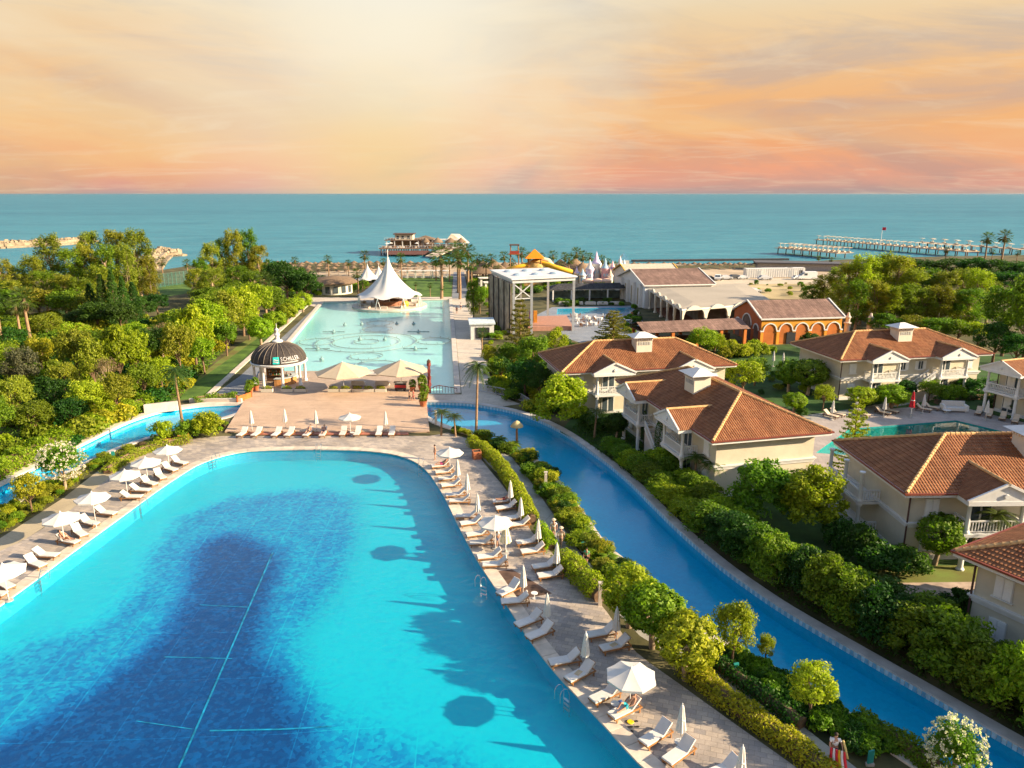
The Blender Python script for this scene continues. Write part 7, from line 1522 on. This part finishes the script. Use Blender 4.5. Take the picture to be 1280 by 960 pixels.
wood([(1092, 350, 326, 36, 'B', 'mid'), (1120, 350, 322, 44, 'B', 'dark'), (1148, 350, 323, 48, 'B', 'dark'), (1180, 350, 322, 52, 'B', 'dark'), (1212, 352, 321, 48, 'B', 'dark'), (1246, 354, 323, 60, 'B', 'dark'), (1278, 356, 326, 56, 'B', 'dark'), (1225, 370, 335, 60, 'B', 'dark'), (1262, 375, 338, 60, 'B', 'dark')], 'dark rounded tree near the right shore', 'dark trees near the right shore')
grow([(592, 402, 350, 22, 'E', 'mid', 'slim tree right of the promenade, far end'), (600, 392, 356, 26, 'B', 'mid', 'leafy tree right of the promenade below the huts'), (611, 384, 358, 26, 'B', 'bright', 'bright tree left of the stage screen'), (612, 462, 430, 26, 'B', 'yellow', 'yellow-green shrub tree beside the promenade'), (620, 482, 446, 28, 'B', 'bright', 'bright shrub tree beside the promenade end'), (650, 460, 373, 50, 'N', 'pine', 'norfolk pine in front of the stage'), (766, 442, 388, 66, 'N', 'pine', 'spreading norfolk pine below the small cyan pool'), (640, 466, 428, 50, 'B', 'mid', 'leafy tree at the foot of the norfolk pine'), (668, 476, 418, 56, 'B', 'mid', 'leafy tree right of the norfolk pine foot'), (694, 452, 408, 36, 'B', 'bright', 'bright tree in front of the stage floor'), (626, 482, 446, 36, 'B', 'dark', 'dark tree by the grey railing'), (656, 496, 448, 50, 'B', 'dark', 'dark tree left of the river-side round tree'), (676, 505, 455, 40, 'B', 'dark', 'dark tree behind the river-side round tree'), (700, 538, 465, 74, 'T', 'bright', 'big round bright tree on the right river bank'), (877, 446, 409, 46, 'B', 'bright', 'light green tree in front of the canopy walk'), (893, 442, 416, 34, 'B', 'bright', 'small light green tree by the canopy posts'), (928, 498, 449, 58, 'B', 'bright', 'bright tree between the back villa and the end-on villa'), (943, 482, 446, 40, 'B', 'mid', 'green tree behind the bright tree between villas'), (985, 490, 449, 38, 'R', 'mid', 'round shaded tree left of the far villa, left of two'), (1009, 494, 447, 46, 'R', 'mid', 'round shaded tree left of the far villa, right of two'), (1012, 441, 416, 28, 'R', 'dark', 'dark round tree in front of the orange arches'), (992, 517, 490, 30, 'R', 'bright', 'small bright clipped tree left of the far terrace'), (1028, 514, 481, 32, 'B', 'bright', 'small bright tree beside the left garden parasol'), (1075, 512, 483, 38, 'R', 'bright', 'bright round tree in front of the far villa, left'), (1113, 512, 481, 46, 'R', 'bright', 'bright flat-topped tree in front of the far villa'), (1130, 500, 475, 28, 'R', 'dark', 'dark ball bush at the foot of the villa stair'), (1160, 503, 474, 34, 'B', 'mid', 'green tree in front of the villa stair'), (1062, 600, 497, 56, 'N', 'bright', 'light green araucaria beside the small garden pool'), (804, 560, 513, 9, 'K', 'dark', 'left of two column cypresses at the end-on villa'), (822, 584, 522, 12, 'K', 'dark', 'right of two column cypresses at the end-on villa'), (770, 548, 516, 30, 'R', 'dark', 'dark ball bush below the end-on villa porch'), (868, 586, 550, 26, 'R', 'dark', 'dark shrub tree against the end-on villa wall'), (950, 655, 566, 84, 'T', 'mid', 'big leafy tree at the near end of the end-on villa'), (1014, 672, 578, 84, 'T', 'bright', 'big rounded tree left of the near villa'), (1000, 625, 588, 80, 'T', 'mid', 'clipped green mass behind the two big garden trees'), (1168, 706, 640, 60, 'R', 'mid', 'broad clipped tree in front of the near villa'), (970, 560, 530, 30, 'B', 'bright', 'green shrub tree at the end-on villa corner')])
wood([(906, 448, 432, 22, 'U', 'yellow'), (918, 447, 428, 24, 'U', 'yellow'), (930, 447, 427, 24, 'U', 'yellow'), (942, 446, 428, 22, 'U', 'yellow'), (954, 445, 428, 20, 'U', 'yellow'), (964, 443, 430, 16, 'U', 'bright')], 'yellow-green shrub along the foot of the orange hall', 'shrubs below the orange hall')
wood([(1208, 494, 472, 42, 'U', 'dark'), (1230, 492, 470, 38, 'U', 'dark'), (1182, 502, 478, 32, 'U', 'mid'), (1195, 500, 480, 30, 'U', 'mid'), (1245, 508, 494, 40, 'U', 'dark'), (1268, 516, 498, 40, 'U', 'dark'), (1098, 504, 486, 24, 'U', 'dark'), (1085, 508, 490, 24, 'U', 'dark')], 'dark garden shrub around the far villas', 'shrubs around the far villas')
wood([(1100, 718, 674, 74, 'U', 'dark'), (1132, 718, 682, 64, 'U', 'dark'), (1072, 704, 652, 54, 'U', 'dark'), (1048, 690, 645, 48, 'U', 'dark'), (1206, 772, 733, 56, 'U', 'dark'), (1182, 768, 742, 46, 'U', 'dark'), (1225, 790, 748, 46, 'U', 'dark')], 'dark shaded shrub in the garden of the near villas', 'shrubs of the near villas')
grow([(745, 548, 506, 34, 'A', 'palm', 'short palm below the back villa porch'), (868, 612, 562, 40, 'A', 'palm', 'left of the two palms at the end-on villa corner'), (888, 618, 570, 40, 'A', 'palm', 'right of the two palms at the end-on villa corner'), (1236, 706, 630, 60, 'A', 'palm', 'tallest palm of the cluster at the near villa'), (1212, 702, 646, 52, 'A', 'palm', 'left palm of the cluster at the near villa'), (1264, 706, 648, 52, 'A', 'palm', 'right palm of the cluster at the near villa'), (985, 716, 688, 34, 'S', 'palm', 'small palm behind the river hedge, left'), (1048, 708, 686, 34, 'S', 'palm', 'small palm behind the river hedge, right'), (553, 545, 508, 34, 'A', 'palm', 'short bent palm at the river end of the deck, left'), (568, 546, 514, 30, 'A', 'palm', 'short bent palm at the river end of the deck, right')])
# near planted trees
grow([(786, 784, 708, 76, 'R', 'bright', 'farthest of the three round clipped trees on the terrace edge'), (815, 810, 730, 80, 'R', 'bright', 'middle of the three round clipped trees on the terrace edge'), (857, 850, 768, 86, 'R', 'yellow', 'nearest of the three round clipped trees on the terrace edge'), (914, 836, 748, 64, 'B', 'yellow', 'bushy frangipani tree on the near river bank'), (956, 836, 792, 26, 'B', 'yellow', 'slim young shrub right of the bushy frangipani'), (1012, 902, 828, 72, 'B', 'yellow', 'small tree with leaning trunk on the near river bank'), (1187, 985, 902, 80, 'O', 'mid', 'white oleander at the bottom right by the river'), (82, 612, 553, 58, 'O', 'mid', 'white oleander beside the left garden path'), (41, 642, 590, 46, 'B', 'yellow', 'young tree on the left planted bed'), (258, 544, 514, 52, 'U', 'bright', 'big leafy shrub beside the left deck corner'), (204, 551, 525, 36, 'U', 'bright', 'leafy shrub beside the tall left palm'), (235, 548, 522, 36, 'U', 'mid', 'dark leafy shrub behind the timber planter')])
# hedge bushes on the far bank of the right river, two rows
cv = offset(rr_out, 1.75 * outward(rr_out, RIVER_R)); cv = [p for p in cv if p.y < 79]; cv2 = offset(rr_out, 4.2 * outward(rr_out, RIVER_R)); cv2 = [p for p in cv2 if p.y < 74]
for rname, c_, step in (('front', cv, 2.1), ('back', cv2, 2.5)):
    for i, p in enumerate(resample(c_, step)):
        near = max(0, min(1, (62 - p.y) / 20)); H = ((2.4 + 2.6 * near) if rname == 'front' else (2.6 + .7 * near)) * rng.uniform(.82, 1.18); TB[i % 3].at(Vector((p.x + rng.uniform(-.3, .3), p.y, 0)), H, (3.2 + .7 * near) * rng.uniform(.9, 1.2), 'hedge bush, %s from the far end in the %s row beyond the right river' % (ORD[i], rname), 'hedge bushes beyond the right river', rng.choice(['mid', 'mid', 'bright', 'mid', 'dark'] if near > .3 else ['bright', 'mid', 'bright']))
# clipped hedges
def hedge(label, px, wd, H, mat, leaf=.10, dens=170, seed=1):
    rg = np.random.default_rng(seed); c_ = resample(smooth_curve(W(px), 6), .35); P_, H_ = [], []; n_ = int(dens * .35 * (wd + 2 * H)); o = c_[0]
    for i, p in enumerate(c_[:-1]):
        d = (c_[i + 1] - p).normalized(); s = Vector((d.y, -d.x, 0)); hh = H * (1 + .18 * math.sin(i * .7 + seed) + .1 * math.sin(i * 1.9)); a = rg.uniform(0, math.pi, n_); q = rg.uniform(.75, 1.05, n_); u = rg.uniform(-.3, .3, n_)
        x = np.cos(a) * wd / 2 * q; z = np.clip(np.sin(a) ** .6 * hh * q, .03, 9)
        P_.append(np.stack([p.x - o.x + s.x * x + d.x * u, p.y - o.y + s.y * x + d.y * u, z], 1)); H_.append(np.stack([s.x * np.cos(a), s.y * np.cos(a), np.sin(a) + .3], 1))
    t = thing('clipped_hedge', label, 'hedge', (o.x, o.y, 0), 0, 'hedges'); P_ = np.concatenate(P_); H_ = np.concatenate(H_); H_ /= np.linalg.norm(H_, axis=1)[:, None]
    link('foliage', leaf_mesh('foliage', P_, H_, rg.uniform(leaf * .6, leaf * 1.2, len(P_)), LF[mat], .5, .5, rg), t); core = MB(); cc = [p - o for p in c_[::3]]; core.tube([(p.x, p.y, H * .35) for p in cc], wd * .3, 6); core.build('stem', BARK, t)
hedge('clipped hedge along the terrace, farthest stretch beside the concrete path', [(590, 557), (606, 567), (624, 584), (642, 611), (656, 636), (665, 656)], 1.5, 1.1, 'yellow', seed=2)
hedge('short clipped hedge behind the third hedge-side lounger pair', [(676, 666), (684, 680), (692, 692)], 1.2, 1.0, 'bright', seed=3)
hedge('clipped hedge between the terrace and path, middle stretch', [(702, 703), (722, 722), (744, 744), (752, 754)], 1.9, 1.3, 'bright', seed=4)
hedge('clipped hedge between the terrace and path, nearest stretch', [(858, 842), (885, 862), (925, 893), (965, 920), (1005, 950), (1050, 985)], 1.5, .95, 'yellow', seed=5)
hedge('green hedge along the outer bank of the left river', [(190, 509), (150, 522), (110, 541), (55, 568), (0, 594), (-60, 624)], 3.0, 1.8, 'bright', .16, 70, seed=6)
hedge('low yellowish hedge between left path and left terrace', [(236, 553), (190, 563), (160, 575), (132, 594)], 1.6, .8, 'yellow', .1, 120, seed=7)
hedge('low green hedge in front of the far villas', [(1170, 505), (1210, 500), (1250, 498), (1290, 506)], 1.4, .9, 'dark', .12, 60, seed=8)
hedge('low flowering border along the near bank of the right river', [(1075, 905), (1110, 927), (1150, 952), (1180, 975)], 1.4, .9, 'mid', .1, 150, seed=9)
hedge('low shrubs along the head wall of the left river', [(245, 503), (270, 500), (300, 498)], 1.8, .9, 'mid', .12, 90, seed=10)
hedge('dark flower border between the path and the near shrub bank', [(880, 822), (920, 850), (965, 884), (1010, 915)], 1.3, .8, 'dark', .1, 140, seed=11)
# planted banks
BUP = []
for s_ in (9, 10, 11):
    rg_ = np.random.default_rng(s_); q_ = clumps(rg_, 22, 1.25, 1.0, 1.15, .52, 34, .4); q_[0][:, 2] = np.abs(q_[0][:, 2] - .05); BUP.append(q_[:2])
def scatter(label, group, poly, n, mats, hr, seed, stuff=False):
    if stuff:      # a mass nobody could count: one mesh of small bushes
        rg = np.random.default_rng(seed); pg = [tuple(p[:2]) for p in W(poly)]; a = np.array(pg); lo, hi = a.min(0), a.max(0); q = lo + (hi - lo) * rg.random((n * 6, 2)); q = q[sdist(q[:, 0], q[:, 1], pg) > 0][:n]
        for mi, mt in enumerate(sorted(set(mats))):
            P_, H_ = [], []; sel = q[mi::len(set(mats))]
            for x, y in sel:
                H = rg.uniform(*hr); b, h = BUP[rg.integers(3)]; P_.append(b * np.array([H * .6, H * .6, H / 2.5]) + np.array([x, y, 0])); H_.append(h)
            o = link('undergrowth', leaf_mesh('undergrowth', np.concatenate(P_), np.concatenate(H_), hr[1] * .10, LF[mt], .5, .5, rg)); tag(o, label, 'undergrowth', group, 'stuff')
        return
    rr = random.Random(seed); pg = [tuple(p[:2]) for p in W(poly)]; xs = [p[0] for p in pg]; ys = [p[1] for p in pg]; k = 0; tries = 0; spots = []
    while k < n and tries < 4000:
        tries += 1; x, y = rr.uniform(min(xs), max(xs)), rr.uniform(min(ys), max(ys))
        if not inside(x, y, pg): continue
        spots.append((-y, x)); k += 1
    for k, (y, x) in enumerate(sorted(spots)):
        H = rr.uniform(*hr); BU[k % 3].at(Vector((x, -y, 0)), H, H * rr.uniform(1.3, 2.0), label + ', %s from its far end' % ORD[k], group, rr.choice(mats))
bankR = [(545, 530), (600, 551), (640, 571), (668, 596), (692, 622), (722, 655), (748, 690), (790, 726), (828, 760), (878, 796), (930, 828), (980, 856), (1060, 905), (1130, 950), (1100, 975), (1005, 902), (930, 842), (885, 798), (825, 772), (775, 732), (742, 690), (705, 650), (680, 608), (652, 578), (606, 552), (560, 540)]
bank1 = [(600, 549), (640, 564), (672, 581), (690, 601), (708, 624), (730, 655), (750, 684), (728, 691), (702, 655), (679, 622), (662, 597), (642, 573)]
bank2 = [(750, 685), (796, 721), (834, 755), (880, 792), (878, 800), (822, 774), (764, 731), (729, 693)]
bank3 = [(878, 796), (930, 826), (980, 852), (1060, 900), (1130, 946), (1060, 935), (1005, 900), (930, 842), (888, 802)]
scatter('low shrub on the planted bank beyond the path', 'shrubs on the far part of the right bank', bank1, 60, ['mid', 'olive', 'bright', 'dark', 'yellow', 'mid'], (.7, 1.5), 1)
scatter('low shrub on the planted bank beside the walkers', 'shrubs on the middle part of the right bank', bank2, 40, ['mid', 'olive', 'bright', 'dark', 'yellow'], (.7, 1.4), 2)
scatter('low dark undergrowth on the near planted bank of the right river', None, bank3, 60, ['mid', 'dark', 'dark'], (.5, 1.1), 3, True)
scatter('low shrub at the river end of the deck', 'shrubs at the river end of the deck', [(540, 528), (600, 547), (640, 566), (610, 560), (560, 540)], 18, ['mid', 'olive', 'dark', 'yellow'], (.4, .9), 4)
bankL = [(0, 642), (60, 609), (110, 582), (150, 564), (205, 546), (250, 534), (285, 528), (278, 540), (240, 543), (190, 554), (148, 572), (115, 590), (78, 620), (0, 670)]
scatter('low shrub on the bed beside the left river', 'shrubs on the left bank', bankL, 64, ['yellow', 'mid', 'yellow', 'olive', 'bright', 'dry'], (.35, 1.1), 5)
def palmettos(label, group, pts):
    for i, q in enumerate(pts): p = P(*q); SP_[0].at(p, 1.5 * rng.uniform(.8, 1.2), 2.2, label + ', %s from its far end' % ORD[sorted(pts, key=lambda z: z[1]).index(q)], group, 'mid')
palmettos('spiky cycad on the planted bank of the right river', 'cycads on the right bank', [(702, 625), (712, 640), (718, 655), (726, 664), (684, 604), (668, 587), (625, 553), (642, 562), (735, 676), (760, 704)])
scatter('undergrowth between the trees of the left wood', None, [(0, 600), (60, 572), (120, 543), (190, 510), (225, 500), (290, 430), (260, 400), (120, 400), (0, 400)], 260, ['mid', 'olive', 'bright', 'dark', 'yellow'], (1.2, 2.8), 6, True)
scatter('garden shrubs filling the beds below the stage', None, [(620, 490), (690, 530), (760, 545), (700, 470), (790, 435), (900, 445), (960, 450), (960, 435), (780, 425), (640, 440), (610, 470)], 120, ['mid', 'bright', 'dark', 'yellow'], (.9, 2.0), 7, True)
scatter('small garden shrub between the villas', 'shrubs between the villas', [(900, 470), (1000, 455), (1060, 500), (1000, 530), (940, 520)], 22, ['mid', 'dark', 'bright'], (.6, 1.4), 8)
scatter('dry tuft on the sandy lot', 'tufts on the sandy lot', [(930, 356), (1040, 354), (1020, 370), (960, 372)], 14, ['yellow', 'olive', 'mid'], (.6, 1.6), 9)
scatter('low shrub on the promenade border', 'shrubs on the promenade border', [(588, 376), (612, 376), (640, 440), (650, 490), (625, 492), (606, 440)], 24, ['mid', 'bright', 'yellow'], (.7, 1.5), 10)
scatter('shrubs and planting between the beach huts', None, [(588, 352), (780, 350), (790, 362), (620, 372), (592, 372)], 90, ['mid', 'bright', 'dark'], (1.2, 2.6), 12, True)
scatter('shrubs round the lawn behind the tent', None, [(300, 352), (500, 348), (500, 356), (440, 366), (395, 372), (340, 372)], 70, ['mid', 'dark', 'bright'], (1.0, 2.4), 13, True)
scatter('shrubs beside the plaza and arcade', None, [(690, 382), (700, 378), (790, 376), (800, 400), (796, 425), (770, 418), (790, 384), (695, 384)], 40, ['mid', 'dark'], (.8, 1.6), 14, True)
# grass and ground cover
def cover(name, poly, n, size, H, mat, seed, holes=()):
    rg = np.random.default_rng(seed); pg = [tuple(p[:2]) for p in W(poly)]; a = np.array(pg); lo, hi = a.min(0), a.max(0); q = lo + (hi - lo) * rg.random((int(n * 2.2), 2)); q = q[sdist(q[:, 0], q[:, 1], pg) > 0][:n]; m_ = len(q)
    p = np.concatenate([q, rg.random((m_, 1)) * H + .02], 1); h = np.tile([0, 0, 1.0], (m_, 1)); o = link(name, leaf_mesh(name, p, h, rg.uniform(size * .5, size, m_), LF[mat], .45, .4, rg)); return tag(o, name.replace('_', ' ') + ' covering the planted ground', 'ground cover', None, 'stuff')
cover('bank_ground_cover', bank1 + [], 9000, .12, .35, 'mid', 1); cover('bank_ground_cover', bank2, 7000, .12, .35, 'mid', 2); cover('bank_ground_cover', bank3, 14000, .10, .28, 'dark', 3)
cover('left_bed_ground_cover', bankL, 9000, .12, .25, 'yellow', 4); cover('left_wood_undergrowth', [(0, 600), (60, 572), (120, 543), (190, 510), (225, 500), (290, 430), (260, 400), (120, 400), (0, 400)], 26000, .32, .8, 'mid', 5)
cover('garden_undergrowth', [(715, 540), (792, 600), (862, 660), (975, 745), (1115, 828), (1300, 930), (1290, 790), (1130, 750), (1000, 690), (900, 640), (800, 560), (740, 500)], 22000, .2, .4, 'dark', 6)
print('OBJECTS', len(bpy.data.objects))
# ================================================================ air
hm = bpy.data.materials.new('air'); hm.use_nodes = True; t = hm.node_tree; t.nodes.clear()
pv_ = N(t, 'ShaderNodeVolumePrincipled'); pv_.inputs['Color'].default_value = (.42, .45, .50, 1); pv_.inputs['Density'].default_value = 8e-6; pv_.inputs['Anisotropy'].default_value = .2
om = N(t, 'ShaderNodeOutputMaterial'); L(t, pv_.outputs[0], om.inputs['Volume'])
hz = MB().bx(-92000, 92000, -300, 101000, -6, 34).build('haze', hm); tag(hz, 'pale sea air fading the far water', 'haze', None, 'stuff')
